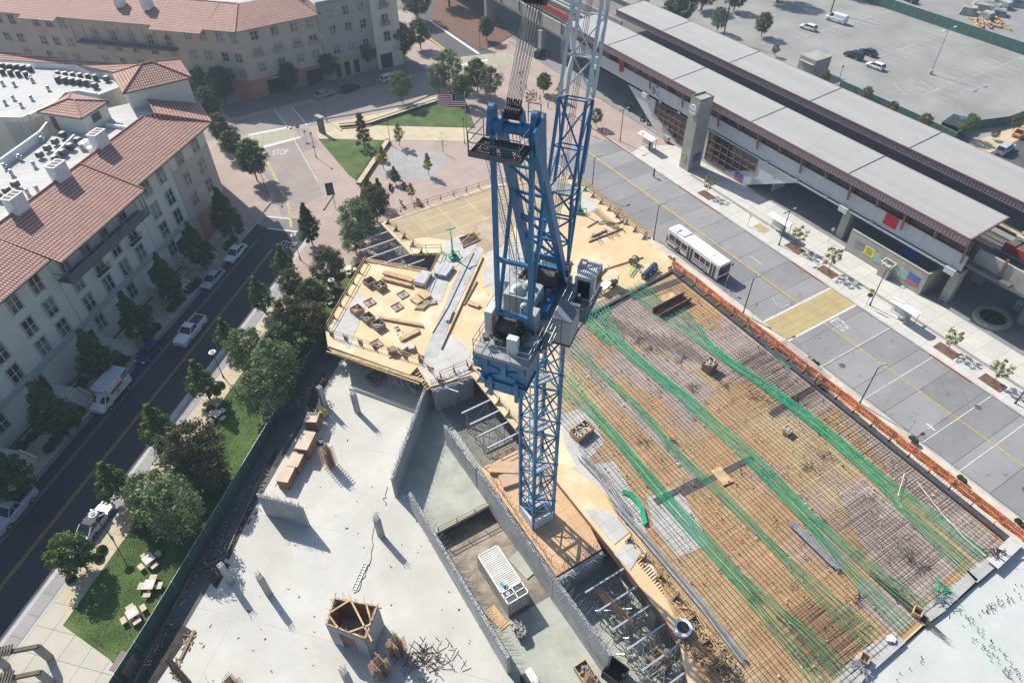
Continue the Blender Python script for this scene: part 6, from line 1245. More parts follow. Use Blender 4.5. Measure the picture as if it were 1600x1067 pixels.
for k in range(110):
    t=rn.random(); ln_=rn.choice((0,1,2,3)); x0,y0,x1,y1=((1390,1067,1600,905),(1495,945,1600,1060),(1515,990,1590,1067),(1530,960,1600,925))[ln_]; c=G(x0+(x1-x0)*t+rn.uniform(-5,5),y0+(y1-y0)*t+rn.uniform(-5,5),3.95); b.m=1 if rn.random()<.25 else 0; b.tube(c,c+Vector((0,0,.2)),.035,4)
tag(b.build('slab_stubs',[dark,grn2]),'rows of short stubs sticking out of the pale far slab','stubs',kind='stuff')
t=thing('bent_wire','thin white pipe lying over the rebar near the netting','pipe',tuple(G(1400,800,D))); b=B(); b.path([G(x,y,D+.4) for x,y in ((1413,738),(1411,748),(1407,760),(1403,775))],.035,5); b.build('tube',white,t)
t=thing('bent_wire','long white pipe running down over the right part of the mat','pipe',tuple(G(1440,760,D))); b=B(); b.path([G(x,y,D+.4) for x,y in ((1433,752),(1450,775),(1470,800),(1505,838),(1540,868))],.035,5); b.build('tube',white,t)
# ---- raw concrete walls, columns, core
def dowels(b,p,q,z,n,h=.75,lean=None,spread=.35,rn=random.Random(2)):
    for i in range(n):
        e=Vector(p).lerp(Vector(q),(i+.5)/n); 
        b.tube((e.x,e.y,z),(e.x+rn.uniform(-1,1)*spread+(lean[0] if lean else 0),e.y+rn.uniform(-1,1)*spread+(lean[1] if lean else 0),z+h*rn.uniform(.7,1.1)),.018,3)
def cwall(lab,p,q,z0=0,z1=3.7,th=.35,n=40,lean=None,cap=True,ends=None):
    t=thing('concrete_wall',lab,'concrete wall',(p[0],p[1],z0)); b=B(); P,Q=Vector((*p,0)),Vector((*q,0)); u=(Q-P).normalized(); s_=Vector((-u.y,u.x,0))*th/2
    zs=ends or (z1,z1); b.add([P-s_+Vector((0,0,z0)),Q-s_+Vector((0,0,z0)),Q+s_+Vector((0,0,z0)),P+s_+Vector((0,0,z0)),P-s_+Vector((0,0,zs[0])),Q-s_+Vector((0,0,zs[1])),Q+s_+Vector((0,0,zs[1])),P+s_+Vector((0,0,zs[0]))],[(3,2,1,0),(4,5,6,7),(0,1,5,4),(1,2,6,5),(2,3,7,6),(3,0,4,7)])
    b.build('wall_body',wallc,t); b=B(); L_=(Q-P).length
    rn=random.Random(int(L_*10)); k=0
    while k<L_: # rough spoil along the top
        e=P+u*k; b.box((e.x+rn.uniform(-.08,.08),e.y+rn.uniform(-.08,.08),zs[0]+(zs[1]-zs[0])*k/L_+.02),(rn.uniform(.1,.35),rn.uniform(.1,.3),rn.uniform(.04,.12)),rn.random()*3); k+=.16
    b.build('rough_top',M('rough_conc',(.33,.33,.33),.95,.35,3,.6),t); b=B(); zz=(zs[0]+zs[1])/2
    dowels(b,P+u*.2-s_*.5,Q-u*.2-s_*.5,min(zs),n,.7,lean,.3,rn); dowels(b,P+u*.2+s_*.5,Q-u*.2+s_*.5,min(zs),n,.7,(-lean[0],-lean[1]) if lean else None,.3,rn); b.build('dowels',rbg,t)
    return t
cwall('diagonal concrete wall in the middle of the white slab',(10.85,43.6),(20.2,54.0),n=46)
cwall('long concrete wall left of the container pit',(11.72,41.0),(11.75,20.8),-.75,3.7,n=80,lean=(.9,.1),ends=(3.5,3.7))
cwall('long concrete wall below the orange plywood, right of the container',(19.3,39.6),(19.4,24.8),-.75,3.7,n=60)
cwall('lower right end of the long concrete wall with leaning dowels',(19.4,24.7),(19.6,16.2),-.75,3.7,n=40,lean=(1.0,.2))
cwall('sloping topped concrete wall beside the mast shoring',(19.2,47.2),(19.3,39.9),0,3.7,n=30,lean=(.8,.3),ends=(3.4,3.7))
cwall('cross wall with bristling dowels at the head of the open court',(20.3,52.6),(25.6,52.2),0,3.95,.5,n=44,lean=(.2,-.9)); cwall('cross wall below the lower end of the orange plywood',(19.6,24.5),(25.0,24.5),-.1,3.7,n=34,lean=(0,-.6)); cwall('short free standing wall left on the white slab',(-2.2,49.3),(1.3,45.3),0,3.7,.3,n=20)
op=thing('orange_platform','orange plywood platform around the foot of the crane mast','platform',(23,32,3)); b=B(); b.prism([(19.65,39.6),(19.65,24.9),(25.1,24.9),(26.9,34.3),(24.9,39.6)],3.55,3.72); b.build('deck_plate',plyor,op); b=B(); dowels(b,(20.0,38,0),(20.0,25.4,0),3.72,60,.9,None,.5); dowels(b,(20.2,25.3,0),(25,25.3,0),3.72,26,.9,None,.4); b.build('dowels',rust,op)
b=B(); c=G(790,732,3.9); b.box((c.x,c.y,4.0),(3.4,1.5,.5),R(-35)); c=G(800,748,3.9); b.box((c.x,c.y,3.95),(2.6,1.6,.4),R(-10)); 
t=thing('plywood_stack','stack of loose plywood sheets left of the mast foot on the orange platform','plywood stack',(c.x,c.y,3.72)); b.build('sheets',boxw,t)
def column(base,lab,h=3.6,form=False,tilt=0):
    c=G(*base,0.02); t=thing('concrete_column' if not form else 'column_form',lab,'column' if not form else 'column form',(c.x,c.y,.02),R(18),None if form else None,world=False)
    b=B(); b.box((0,0,h/2),(.58,.58,h)); b.build('shaft',wallc if not form else M('form_dark',(.10,.065,.045),.8,.2,2),t)
    b=B(); rn=random.Random(base[0])
    for k in range(12): a=k/12*6.28; b.tube((math.cos(a)*.2,math.sin(a)*.2,h),(math.cos(a)*.3+rn.uniform(-.12,.12),math.sin(a)*.3+rn.uniform(-.12,.12),h+.8),.016,3)
    b.build('dowels',rust,t)
    if form:
        b=B(); k=.25
        while k<h+.05: 
            b.beam((-.8,.37,k),(.55,.37,k),.07,.09); b.beam((-.55,-.37,k),(.8,-.37,k),.07,.09); b.beam((.37,-.55,k+.09),(.37,.8,k+.09),.07,.09); b.beam((-.37,-.8,k+.09),(-.37,.55,k+.09),.07,.09); k+=.38
        b.build('clamp',M('clamp_wood',(.36,.22,.12),.8,.2,2),t)
for bs,l in (((507.5,634),'concrete column at the upper left of the white slab'),((559,644),'concrete column standing alone near the top of the white slab'),((596,837.5),'concrete column in the middle of the white slab with a long shadow'),((420,927),'concrete column left of centre low on the white slab'),((361,909),'concrete column in the dappled tree shade'),((548,1072),'concrete column cut by the bottom edge near the open core')): column(bs,l)
for bs,l in (((517,727),'brown timber clamped column form beside the wooden crates'),((375,1085),'timber clamped column form at the bottom edge of the photo'),((624,1022),'timber clamped column form right of the open core'),((598,1055),'timber clamped column form below the open core'),((345,1100),'timber clamped column form partly below the bottom edge'),((918,1085),'timber clamped form by the lower end of the long wall')): column(bs,l,3.4,True)
co_=thing('stair_core','open topped concrete stair core with timber bracing on the white slab','concrete core',(1.3,31.2,0)); P=[(-.9,32.0),(.6,33.9),(3.7,31.1),(1.6,28.9)]; b=B()
for p,q in zip(P,P[1:]+P[:1]):
    d=(Vector(q)-Vector(p)).normalized()*.14
    if p==P[3]:
        e=Vector(p).lerp(Vector(q),.3); f__=Vector(p).lerp(Vector(q),.72); b.beam((*p,2),(*e,2),.28,4); b.beam((*f__,2),(*q,2),.28,4); b.beam((*e,3.6),(*f__,3.6),.28,.8)
    else: b.beam((p[0],p[1],2),(q[0],q[1],2),.28,4)
b.build('core_wall',wallc,co_); b=B()
for p,q in zip(P,P[1:]+P[:1]): b.beam((p[0],p[1],4.08),(q[0],q[1],4.08),.14,.12)
c4=[Vector((*p,4.2)) for p in P]; mid=lambda i,t:c4[i].lerp(c4[(i+1)%4],t)
for a,c in ((mid(0,.4),mid(1,.35)),(mid(1,.75),mid(2,.5)),(mid(2,.6),mid(3,.4)),(mid(3,.7),mid(0,.3)),(c4[1]+Vector((1.2,-.2,0)),c4[3]+Vector((-.2,-1.0,0))+Vector((.6,.4,0)))): b.beam(a,c,.16,.08)
b.build('brace',lum,co_); b=B(); ins=[Vector((*p,0)) for p in P]; cc=sum(ins,Vector())/4
for i in range(4): p=ins[i].lerp(cc,.1); q=ins[(i+1)%4].lerp(cc,.1); b.beam((p.x,p.y,2.2),(q.x,q.y,2.2),.04,3.6)
b.build('inner_form',boxs,co_); b=B(); 
for p,q in zip(P,P[1:]+P[:1]): dowels(b,(*p,0),(*q,0),4.0,12,.8,None,.5)
b.build('dowels',rbg,co_)
# ---- container
ct_=thing('shipping_container','white ribbed shipping container with an open grille at its lower end','container',(15.8,28.6,-.7)); x0,x1,y0,y1=14.62,17.02,25.6,31.65; b=B()
rz_=1.9; 
cr=lambda a,c,n,f: None
k=y0
while k<y1-.01: b.box((x0+.02,k+.1,.6),(.06,.11,2.3)); b.box((x1-.02,k+.1,.6),(.06,.11,2.3)); k+=.22
k=x0
while k<x1: b.box((k+.1,y0+.02,.6),(.11,.06,2.3)); k+=.22
b.box(((x0+x1)/2,(y0+y1)/2,.6),(2.3,5.9,2.45)); b.build('ribbed_wall',M('container_white',(.58,.57,.53),.6,.12,.8),ct_); b=B(); b.box(((x0+x1)/2,(y0+y1)/2+.7,rz_-.05),(2.42,4.7,.08)); k=y0+1.5
while k<y1: b.box(((x0+x1)/2,k,rz_+.0),(2.3,.11,.05)); k+=.22
b.build('ribbed_roof',MATS['container_white'],ct_); b=B()
for x in (x0+.06,x1-.06): b.box((x,(y0+y1)/2,rz_),(.12,6.05,.12)); 
for y in (y0+.06,y1-.06,y0+1.35,y0+.7): b.box(((x0+x1)/2,y,rz_),(2.4,.1,.12))
b.box(((x0+x1)/2,y0+.7,rz_),(.1,1.3,.12))
for x in (x0+.05,x1-.05):
    for y in (y0+.05,y1-.05): b.box((x,y,.6),(.12,.12,2.6))
b.build('frame',white,ct_); b=B(); b.box(((x0+x1)/2,y0+.7,rz_-.04),(2.2,1.2,.05)); b.build('grille',M('grille_dark',(.07,.075,.08),.6,.3,1),ct_); b=B(); b.tube((x0+.6,y0+1.0,rz_+.0),(x0+.6,y0+1.0,rz_+.06),.22,10); b.build('fan',steel,ct_)
t=thing('rag','blue jacket lying on the container roof','cloth',tuple(G(786,916,1.95))); c=G(786,914,2.0); b=B(); b.box((c.x,c.y,c.z),(.25,.8,.08),.2); b.box((c.x+.15,c.y-.3,c.z),(.4,.3,.08),.8); b.build('cloth',M('rag_blue',(.15,.27,.36),.9,.3,4),t)
def misc(lab,nm,cat,q,z,parts,rz=0):
    c=G(*q,z); t=thing(nm,lab,cat,(c.x,c.y,z),rz,world=False)
    for pn,m_,shp in parts:
        b=B()
        for s_ in shp:
            if s_[0]=='b': b.box(*s_[1:])
            elif s_[0]=='t': b.tube(*s_[1:])
            elif s_[0]=='m': b.beam(*s_[1:])
            elif s_[0]=='o': b.ball(*s_[1:])
        b.build(pn,m_,t)
    return t
def junk(n,w,l,z,h=.25,rn=random.Random(8),s=(.1,.5)): return [('b',(rn.uniform(-w,w),rn.uniform(-l,l),z+rn.random()*h),(rn.uniform(*s),rn.uniform(*s)*.5,rn.uniform(.05,.2)),rn.random()*3) for _ in range(n)]
offm=M('junk_mixed',(.22,.2,.18),.8,.4,3,col2=(.5,.45,.4))
misc('round steel tub full of scrap at the corner of the container','scrap_tub','tub',(811,988),-.7,[('drum',steel,[('t',(0,-.5,.5),(0,.5,.8),.55,14)]),('contents',offm,junk(40,.5,.8,.8,.4))])
misc('open square tub of offcuts on the pit slab between the long walls','scrap_tub','tub',(913,1052),-.7,[('side_panel',lum,[('b',(0,.8,.4),(1.3,.07,.8)),('b',(0,-.8,.4),(1.3,.07,.8)),('b',(.65,0,.4),(.07,1.6,.8)),('b',(-.65,0,.4),(.07,1.6,.8)),('b',(0,0,.1),(1.3,1.6,.08))]),('contents',offm,junk(30,.45,.6,.3))])
misc('small white mixer beside the end of the left long wall','mixer','mixer',(830,1060),-.7,[('body',white,[('b',(0,0,.6),(.7,1.3,.7)),('t',(0,-.4,.8),(0,-.9,.8),.35,10)]),('frame',dark,[('b',(-.7,-.1,.5),(.5,1.2,.8))])])
misc('black steel bin at the end of the wall with leaning dowels','steel_bin','bin',(960,1055),-.1,[('side_panel',M('bin_black',(.04,.035,.035),.7,.3,1),[('b',(0,.9,.7),(1.7,.08,1.4)),('b',(0,-.9,.7),(1.7,.08,1.4)),('b',(.85,0,.7),(.08,1.8,1.4)),('b',(-.85,0,.7),(.08,1.8,1.4)),('b',(0,0,.1),(1.7,1.8,.1))])],R(20))
misc('plywood sheets lying on the earth beside the container','plywood_sheets','plywood',(777,965),-.72,[('sheet',lum,[('b',(0,0,.06),(1.1,2.5,.08)),('b',(-.1,.1,.12),(1.0,2.2,.06),.08)])],R(8)); misc('olive plywood sheet on the earth right of the container','plywood_sheets','plywood',(817,882),-.75,[('sheet',slabg,[('b',(0,0,.08),(1.6,3.0,.1))])],R(10))
misc('olive board across the dark end of the pit','board','board',(755,835),-2.0,[('plank',M('olive_board',(.22,.2,.06),.8,.2),[('b',(0,0,.1),(3.4,.6,.1))])],R(12))
misc('three brown planks leaning on the lower shoring','planks','planks',(958,948),3.2,[('plank',M('plank_brown',(.40,.23,.09),.7,.15),[('m',(-.5,2.2,.2),(.4,-2,-.6),.2,.08),('m',(-.25,2.2,.2),(.65,-2,-.6),.2,.08),('m',(0,2.2,.2),(.9,-2,-.6),.2,.08)])])
misc('white bulk bag standing on the plywood walk boards','bulk_bag','bag',(1065,985),D,[('bag',M('bag_white',(.62,.62,.63),.8,.15,2,.3),[('t',(0,0,0),(0,0,.75),.75,12,.85),]),('contents',dark,[('t',(0,0,.74),(0,0,.78),.55,12)])])
b=B(); rn=random.Random(77)
for k in range(360):
    t=rn.random(); x0,y0,x1,y1=rn.choice(((985,840,1165,1067),(1060,1000,1150,1067),(1075,960,1150,1050))); c=G(x0+(x1-x0)*t+rn.uniform(-9,9),y0+(y1-y0)*t+rn.uniform(-6,6),D+.1); b.m=rn.choice((0,0,0,1,2,3)); b.box((c.x,c.y,D+.08+rn.random()*.15),(rn.uniform(.06,.42),rn.uniform(.05,.13),.07),rn.random()*3)
for k in range(260):
    t=rn.random(); x0,y0,x1,y1=rn.choice(((215,1060,330,860),(330,860,420,730),(450,640,505,590),(320,900,400,790),(270,1060,300,990))); c=G(x0+(x1-x0)*t+rn.uniform(-7,7),y0+(y1-y0)*t+rn.uniform(-5,5),0); b.m=rn.choice((0,1,2,3,4,5)); s_=.09 if b.m>3 else rn.uniform(.1,.9); b.box((c.x,c.y,.08),(s_,.09,.1),rn.random()*3)
tag(b.build('site_litter',[lum,lumd,offm,dark,cm[0],cm[3]]),'offcuts and coloured stake caps littered along the slab and deck edges','site debris',kind='stuff')
b=B(); rn=random.Random(31)
for k in range(120):
    c=G(rn.uniform(250,760),rn.uniform(600,1067),.03)
    if c.x>11.2 or (c.x-c.y)*r2<-36.5: continue
    b.m=rn.choice((0,0,1,2,2,3)); b.box((c.x,c.y,.06),(rn.uniform(.05,.35),rn.uniform(.04,.12),.05),rn.random()*3)
for p,q in (((587,800),(578,880)),((605,760),(600,790)),((578,880),(556,925)),((700,893),(715,880)),((430,760),(470,700)),((655,1010),(690,1030))):
    a,c=G(*p,.06),G(*q,.06); pr=a
    for i in range(1,9): e=a.lerp(c,i/8)+Vector((rn.uniform(-.25,.25),rn.uniform(-.25,.25),0)); b.m=3; b.beam(pr,e,.04); pr=e
tag(b.build('slab_debris',[lum,lumd,offm,dark]),'small offcuts, leads and dust scattered over the white slab','site debris',kind='stuff')
b=B()
for q in (((480,640),(487,610),(505,582),(514,590),(498,622),(490,650)),((418,725),(430,700),(445,705),(432,730)),((325,905),(345,875),(360,882),(338,920)),((215,1067),(265,985),(285,975),(300,985),(245,1067)),((350,870),(400,770),(404,773),(358,874))): b.sheet([G(x,y,.03) for x,y in q],.045)
struct('form_trench',b,M('trench_shade',(.045,.04,.035),.95,.4,1.5,.5))  # flat dark sheets, the shade inside the trench gaps put into their colour
b=B()
for p,q in (((205,1075),(300,895)),((300,895),(352,870)),((352,870),(412,735)),((445,700),(475,650))): b.beam(G(*p,.1),G(*q,.1),.12,.24)
t=thing('edge_form_boards','long timber edge board along the left side of the white slab','formwork',tuple(G(300,895))); b.build('board',lumd,t)
t=thing('loose_board','single brown board lying by the dark trench sheet at the lower left','board',tuple(G(292,1010))); b=B(); b.beam(G(304,984,.15),G(281,1030,.15),.25,.1); b.build('plank',lumd,t)
t=thing('rebar_cage','rebar cage leaning over the trench at the lower left of the slab','rebar cage',tuple(G(280,1045))); b=B(); a,c=G(262,1030,.6),G(295,1068,.6)
for k in range(6): o_=Vector((math.cos(k)*.25,math.sin(k)*.25,math.sin(k*1.05)*.25)); b.beam(a+o_,c+o_,.04)
for k in range(14): p=a.lerp(c,k/13); b.box(p,(.6,.04,.5),R(45))
b.build('bars',rust,t)
t=thing('rebar_mat','jumble of formwork and bars lying in shade at the bottom centre','formwork',tuple(G(680,1030))); b=B()
for k in range(90):
    a=G(632+rn.gauss(28,22),1032+rn.gauss(0,14),.2); an=rn.choice((.4,2.0))+rn.uniform(-.2,.2); l_=rn.uniform(.3,1.1); b.m=rn.choice((0,1,1)); b.beam(a,a+Vector((math.cos(an)*l_,math.sin(an)*l_,rn.uniform(0,.8))),.06)
b.build('bars',[lumd,rust],t)
t=thing('ladder','metal ladder lying on the white slab pointing at the open core','ladder',tuple(G(565,905))); b=B(); a,c=G(553,920,.1),G(571,880,.1); s_=(c-a).normalized(); n_=Vector((-s_.y,s_.x,0))*.22
b.beam(a-n_,c-n_,.05); b.beam(a+n_,c+n_,.05)
for k in range(10): p=a.lerp(c,k/9); b.beam(p-n_,p+n_,.04)
b.build('rails',steel,t)
# ---- timber crates at the left of the slab, deck crates and stacks
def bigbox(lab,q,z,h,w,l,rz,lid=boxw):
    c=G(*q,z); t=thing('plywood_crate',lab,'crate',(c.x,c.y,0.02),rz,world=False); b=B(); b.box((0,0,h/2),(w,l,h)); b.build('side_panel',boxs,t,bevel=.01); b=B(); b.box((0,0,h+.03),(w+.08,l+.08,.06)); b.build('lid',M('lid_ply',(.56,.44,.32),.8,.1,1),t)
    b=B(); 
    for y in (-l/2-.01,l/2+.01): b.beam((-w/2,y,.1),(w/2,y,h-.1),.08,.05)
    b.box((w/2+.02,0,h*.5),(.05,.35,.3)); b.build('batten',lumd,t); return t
bigbox('tall plywood crate nearest the small column at the upper left',(487,652),1.9,1.9,1.5,1.5,R(-35)); bigbox('tall plywood crate with a crooked lid in the middle of the row',(477,688),1.9,1.9,1.5,2.6,R(-42)); bigbox('low long plywood crate pair, farther half, beside the dark trench sheet',(461,718),1.4,1.4,1.35,1.9,R(-42)); bigbox('low long plywood crate pair, nearer half',(446,741),1.4,1.4,1.35,2.0,R(-42))
misc('yellow compressor with hose behind the upper crate','compressor','machine',(505,648),0,[('body',M('machine_yellow',(.5,.4,.05),.5,.1),[('b',(0,0,.6),(.8,1.2,.9))]),('wheel',dark,[('t',(.45,.3,.2),(.5,.3,.2),.2,10),('t',(-.5,.3,.2),(-.45,.3,.2),.2,10)])],R(20))
misc('coil of dark hose between the crates and the timber column form','hose_coil','hose',(499,692),0,[('coil',dark,[('t',(0,0,.05),(0,0,.2),.5,14),('t',(.1,0,.2),(.1,0,.3),.4,14)])])
def tub(lab,q,z,rz,base=D,s=(1.35,1.35,.75),mt_=None,cont=offm,seed=1):
    c=G(*q,z); rn=random.Random(seed); t=thing('open_crate',lab,'crate',(c.x,c.y,base),rz,world=False); b=B()
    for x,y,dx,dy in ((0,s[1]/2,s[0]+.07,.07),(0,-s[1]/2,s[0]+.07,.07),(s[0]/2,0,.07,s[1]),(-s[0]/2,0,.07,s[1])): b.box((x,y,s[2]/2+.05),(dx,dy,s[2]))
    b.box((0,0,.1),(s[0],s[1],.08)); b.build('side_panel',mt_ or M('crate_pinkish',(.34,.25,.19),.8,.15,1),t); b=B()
    if cont: 
        for k in range(24): b.box((rn.uniform(-.4,.4)*s[0],rn.uniform(-.4,.4)*s[1],s[2]*rn.uniform(.3,.8)),(rn.uniform(.1,.45),rn.uniform(.08,.3),.15),rn.random()*3)
        b.build('contents',cont,t)
    return t
cg='open crates on the boxed plywood deck'
for q,l,ct__ in (((578,441),'empty open crate farthest from the slab on the boxed deck',None),((594,447),'open crate with a green label beside the empty crate',offm),((558,485),'open crate of timber offcuts nearest the lawn',lum),((575,497),'open crate with blue and yellow rags in the row of three',M('rags',(.1,.15,.45),.8,.5,5,col2=(.5,.45,.2))),((591,508),'open crate with green and white scraps at the end of the row of three',M('scraps',(.1,.35,.2),.8,.5,5,col2=(.6,.6,.55)))): o=tub(l,q,D+.4,R(12),cont=ct__,seed=int(q[0])); o['group']=cg
tub('square crate of clamps on the slab before the shoring',(587,590),.5,R(15),0.02,(1.8,1.8,.7),boxs,steel,3); tub('square crate of clamps at the upper end of the diagonal wall',(657,606),.5,R(15),0.02,(1.8,1.8,.7),boxw,steel,4)
def stack(lab,a,c,w,h,mat_,z=D,n=3,name='timber_stack'):
    p,q=G(*a,z),G(*c,z); t=thing(name,lab,'timber stack' if 'timber' in name else 'panel stack',tuple(p)); u=(q-p).normalized(); s_=Vector((-u.y,u.x,0)); b=B(); rn=random.Random(int(a[0]))
    for i in range(n):
        for j in range(max(1,int(h/.12))): e=s_*((i-(n-1)/2)*w/n); k=rn.uniform(-.15,.15); b.beam(p+e+u*k+Vector((0,0,.16+j*.12)),q+e+u*k+Vector((0,0,.16+j*.12)),w/n*.94,.11)
    b.build('boards',mat_,t); b=B()
    for f_ in (.2,.8): e=p.lerp(q,f_); b.beam(e-s_*w*.6+Vector((0,0,.05)),e+s_*w*.6+Vector((0,0,.05)),.1,.1)
    b.build('bearer',lumd,t); return t
stack('long yellow timber stack at the top of the boxed deck, farther one',(600,428),(646,441),.8,.4,lum,n=4); stack('long timber stack right beside it, nearer the crates',(598,437),(644,449),.5,.4,lum,n=3); stack('long single bundle of timber below the square openings',(594,498),(661,510),.45,.35,lum,n=2); stack('short tilted timber stack beside the guard rail',(626,532),(655,517),.8,.3,lum,n=4)
stack('grey panel stack right of the timber stacks',(654,448),(668,430),1.7,.7,M('panel_grey',(.42,.43,.43),.7,.1,1),n=1,name='panel_stack'); stack('grey panel stack beside the green placing boom',(688,434),(700,418),2.0,.6,MATS['panel_grey'],n=3,name='panel_stack'); stack('small timber bundle on the strip beyond the grey band',(699,504),(706,487),.5,.3,MATS['panel_grey'],n=2); stack('small box of timber right of the bulkhead boards',(731,474),(748,480),.7,.3,lum,n=2)
stack('low timber heap before the crane on the dark board',(876,425),(892,410),.5,.3,lumd,n=2)
t=misc('heap of tarpaulin and panels between the grey stacks and the openings','tarp_heap','heap',(663,472),D,[('panel',lum,[('b',(-.7,.8,.25),(1.2,1.6,.3),.1),('b',(.7,.9,.3),(1.2,1.6,.3),.1)]),('tarpaulin',M('tarp_tan',(.36,.3,.2),.9,.3,1.2,.5),[('b',(-.3,-.7,.15),(2.2,1.2,.25),.3,(.8,.6)),('b',(.6,-.9,.12),(1.6,1.0,.2),-.4,(.8,.6)),('b',(-1.2,-.5,.12),(1.2,1.2,.2),.8,(.7,.7))])],R(8))
misc('pallet with a round drum and wrapped goods at the lower deck edge','pallet_load','pallet',(628,549),D,[('pallet',lum,[('b',(0,0,.1),(3.6,1.4,.15),R(-15))]),('drum',lumd,[('t',(-1.1,.3,.2),(-1.1,.3,.8),.55,14)]),('goods',M('goods_pale',(.55,.5,.42),.8,.2,3),[('b',(.2,0,.5),(1.0,.9,.6),.3),('b',(1.2,-.3,.4),(.8,.9,.4),R(-15))])])
misc('white two legged trestle on the boxed deck','trestle','trestle',(622,517),D,[('leg',white,[('m',(-.35,-.6,.1),(-.35,.4,.35),.12,.12),('m',(.35,-.6,.1),(.35,.4,.35),.12,.12)]),('head',steel,[('b',(0,.45,.35),(.8,.3,.3),0,(.6,.6))])])
misc('long grey beams lying in the shade under the boxed deck edge','beams','beams',(620,585),0,[('beam',steel,[('m',(-4,1.4,.3),(4,-2.2,.3),.3,.15),('m',(-4.2,1.7,.5),(3.6,-1.8,.5),.2,.15)])])
# opening with brown shaft on the upper deck, its depth and shade painted flat
t=thing('deck_opening','rectangular opening painted dark on the upper deck framed by loose timber','opening',tuple(G(735,375,D))); b=B(); P=[G(x,y,D+.03) for x,y in ((717,373),(742,364),(750,375),(724,387))]; b.sheet(P,D+.024); b.build('shaft',M('shaft_brown',(.10,.06,.035),.9,.2,2),t); b=B()
for p,q in zip(P,P[1:]+P[:1]): b.beam(p+Vector((0,0,.1)),q+Vector((0,0,.1)),.1,.2)
b.beam(P[0]+Vector((.5,.2,.7)),P[2]+Vector((.4,.6,.6)),.09); b.beam(P[3]+Vector((-.3,.3,.6)),P[1]+Vector((.6,.3,.6)),.09); b.build('frame',lum,t)
# placing booms
def boom(lab,q,rz,tall=1):
    misc(lab,'placing_boom','placing boom',q,D,[('base',grn2,[('b',(0,0,.3),(1.3,.9,.4)),('m',(-1.1,.3,.1),(-1.1,.3,.8),.1),('m',(1.1,.3,.1),(1.1,.3,.8),.1),('m',(-1.1,.3,.8),(1.1,.3,.8),.12)]),('mast',grn2,[('t',(0,.2,.4),(0,.2,3.6),.12,8),('b',(0,.2,1.2),(.4,.4,.4))]),('arm',grn2,[('m',(0,.2,3.5),(.5,1.4,4.3),.16),('m',(-.2,1.4,4.3),(1.3,1.3,4.2),.14)]),('engine',dark,[('b',(.1,-.1,.6),(.6,.5,.3))])],rz)
boom('green placing boom on the grey sheets beside the dark opening',(709,404),R(0)); boom('green placing boom behind the crane at the street side of the upper deck',(905,333),R(-50))
misc('green steel frame lying among the gang tools','steel_ladder_frame','ladder frame',(990,421),D,[('bar',M('lime_green',(.1,.55,.15),.5,.1),[('m',(-1.6,-.8,.3),(1.4,1.2,.6),.09),('m',(-1.4,-1.1,.3),(1.6,.9,.6),.09)]+[('m',(-1.5+k*.6,-.9+k*.4,.35+k*.05),(-1.3+k*.6,-1.1+k*.4,.35+k*.05),.07) for k in range(5)])])
misc('blue black pump with hoses by the rebar trough','pump','machine',(1015,428),D,[('body',M('pump_blue',(.04,.06,.13),.5,.2,2),[('t',(-1.6,-.5,.6),(1.5,.7,.6),.45,10),('b',(0,0,.3),(3,1,.3),R(22))]),('fittings',offm,junk(26,1.8,.9,.3,.6))],R(0))
misc('wire spool standing on the ply deck behind the pump','wire_spool','spool',(990,412),D,[('drum',steel,[('t',(-.45,0,.6),(.45,0,.6),.5,14)]),('flange',lumd,[('t',(-.5,0,.6),(-.43,0,.6),.65,14),('t',(.43,0,.6),(.5,0,.6),.65,14)])],R(20))
misc('orange bin beside the cab platform','gang_box','tool box',(930,438),D,[('body',M('gang_orange',(.45,.16,.07),.6,.1),[('b',(0,0,.5),(1.6,1.0,.9))])],R(10))
misc('work table with white top and tools under the cab','work_table','work table',(944,454),D,[('table_top',white,[('b',(0,0,1.0),(2.0,1.2,.07))]),('leg',lum,[('m',(-.9,-.5,0),(-.9,-.5,1),.08),('m',(.9,-.5,0),(.9,-.5,1),.08),('m',(-.9,.5,0),(-.9,.5,1),.08),('m',(.9,.5,0),(.9,.5,1),.08),('m',(-1.6,.4,.2),(.4,-1,.9),.2,.08)]),('tools',offm,junk(30,1.8,1.0,.1,.3))],R(20))
misc('cutting bench with a pale canopy beside the work table','cutting_bench','work bench',(958,447),D,[('canopy',M('pale_lid',(.6,.5,.34),.7,.1),[('b',(0,.2,1.9),(1.7,1.3,.06))]),('leg',dark,[('m',(-.7,-.3,0),(-.7,-.3,1.9),.07),('m',(.7,-.3,0),(.7,-.3,1.9),.07),('m',(.7,.7,0),(.7,.7,1.9),.07)]),('machine',dgreen,[('b',(0,0,.6),(1.2,.7,.6))])],R(20))
misc('pale plywood stack along the dark bulkhead by the cab','plywood_stack','plywood stack',(945,435),D,[('sheets',M('ply_pale',(.6,.5,.34),.7,.1),[('b',(0,1.6,.2),(3.4,1.4,.3),R(8))])],R(16))
b=B()
for p,q,w_ in (((915,430),(1005,402),.12),((935,350),(960,348),.1),((918,355),(935,345),.12),((948,352),(975,346),.1),((925,370),(948,360),.3),((920,378),(973,357),.22),((966,350),(975,343),.1),((888,318),(906,305),.2),((958,330),(975,350),.16)): b.beam(G(*p,D+.1),G(*q,D+.1),w_,.1)
for k in range(34): c=G(928+k*1.35,376-k*.6,D+.1); a=.9; b.beam(c,c+Vector((rn.uniform(-.9,.9),rn.uniform(.8,1.6)*rn.choice((-1,1)),.1)),.04)
for k in range(22): c=G(935+k*1.6,325+k*1.4,D+.1); b.beam(c,c+Vector((-1.4,-.2,.1)),.04)
t=thing('bar_layout','short dark bars and boards laid out on the clean yellow plywood','rebar bundle',tuple(G(940,365,D))); b.build('bars',rust,t)
b=B()
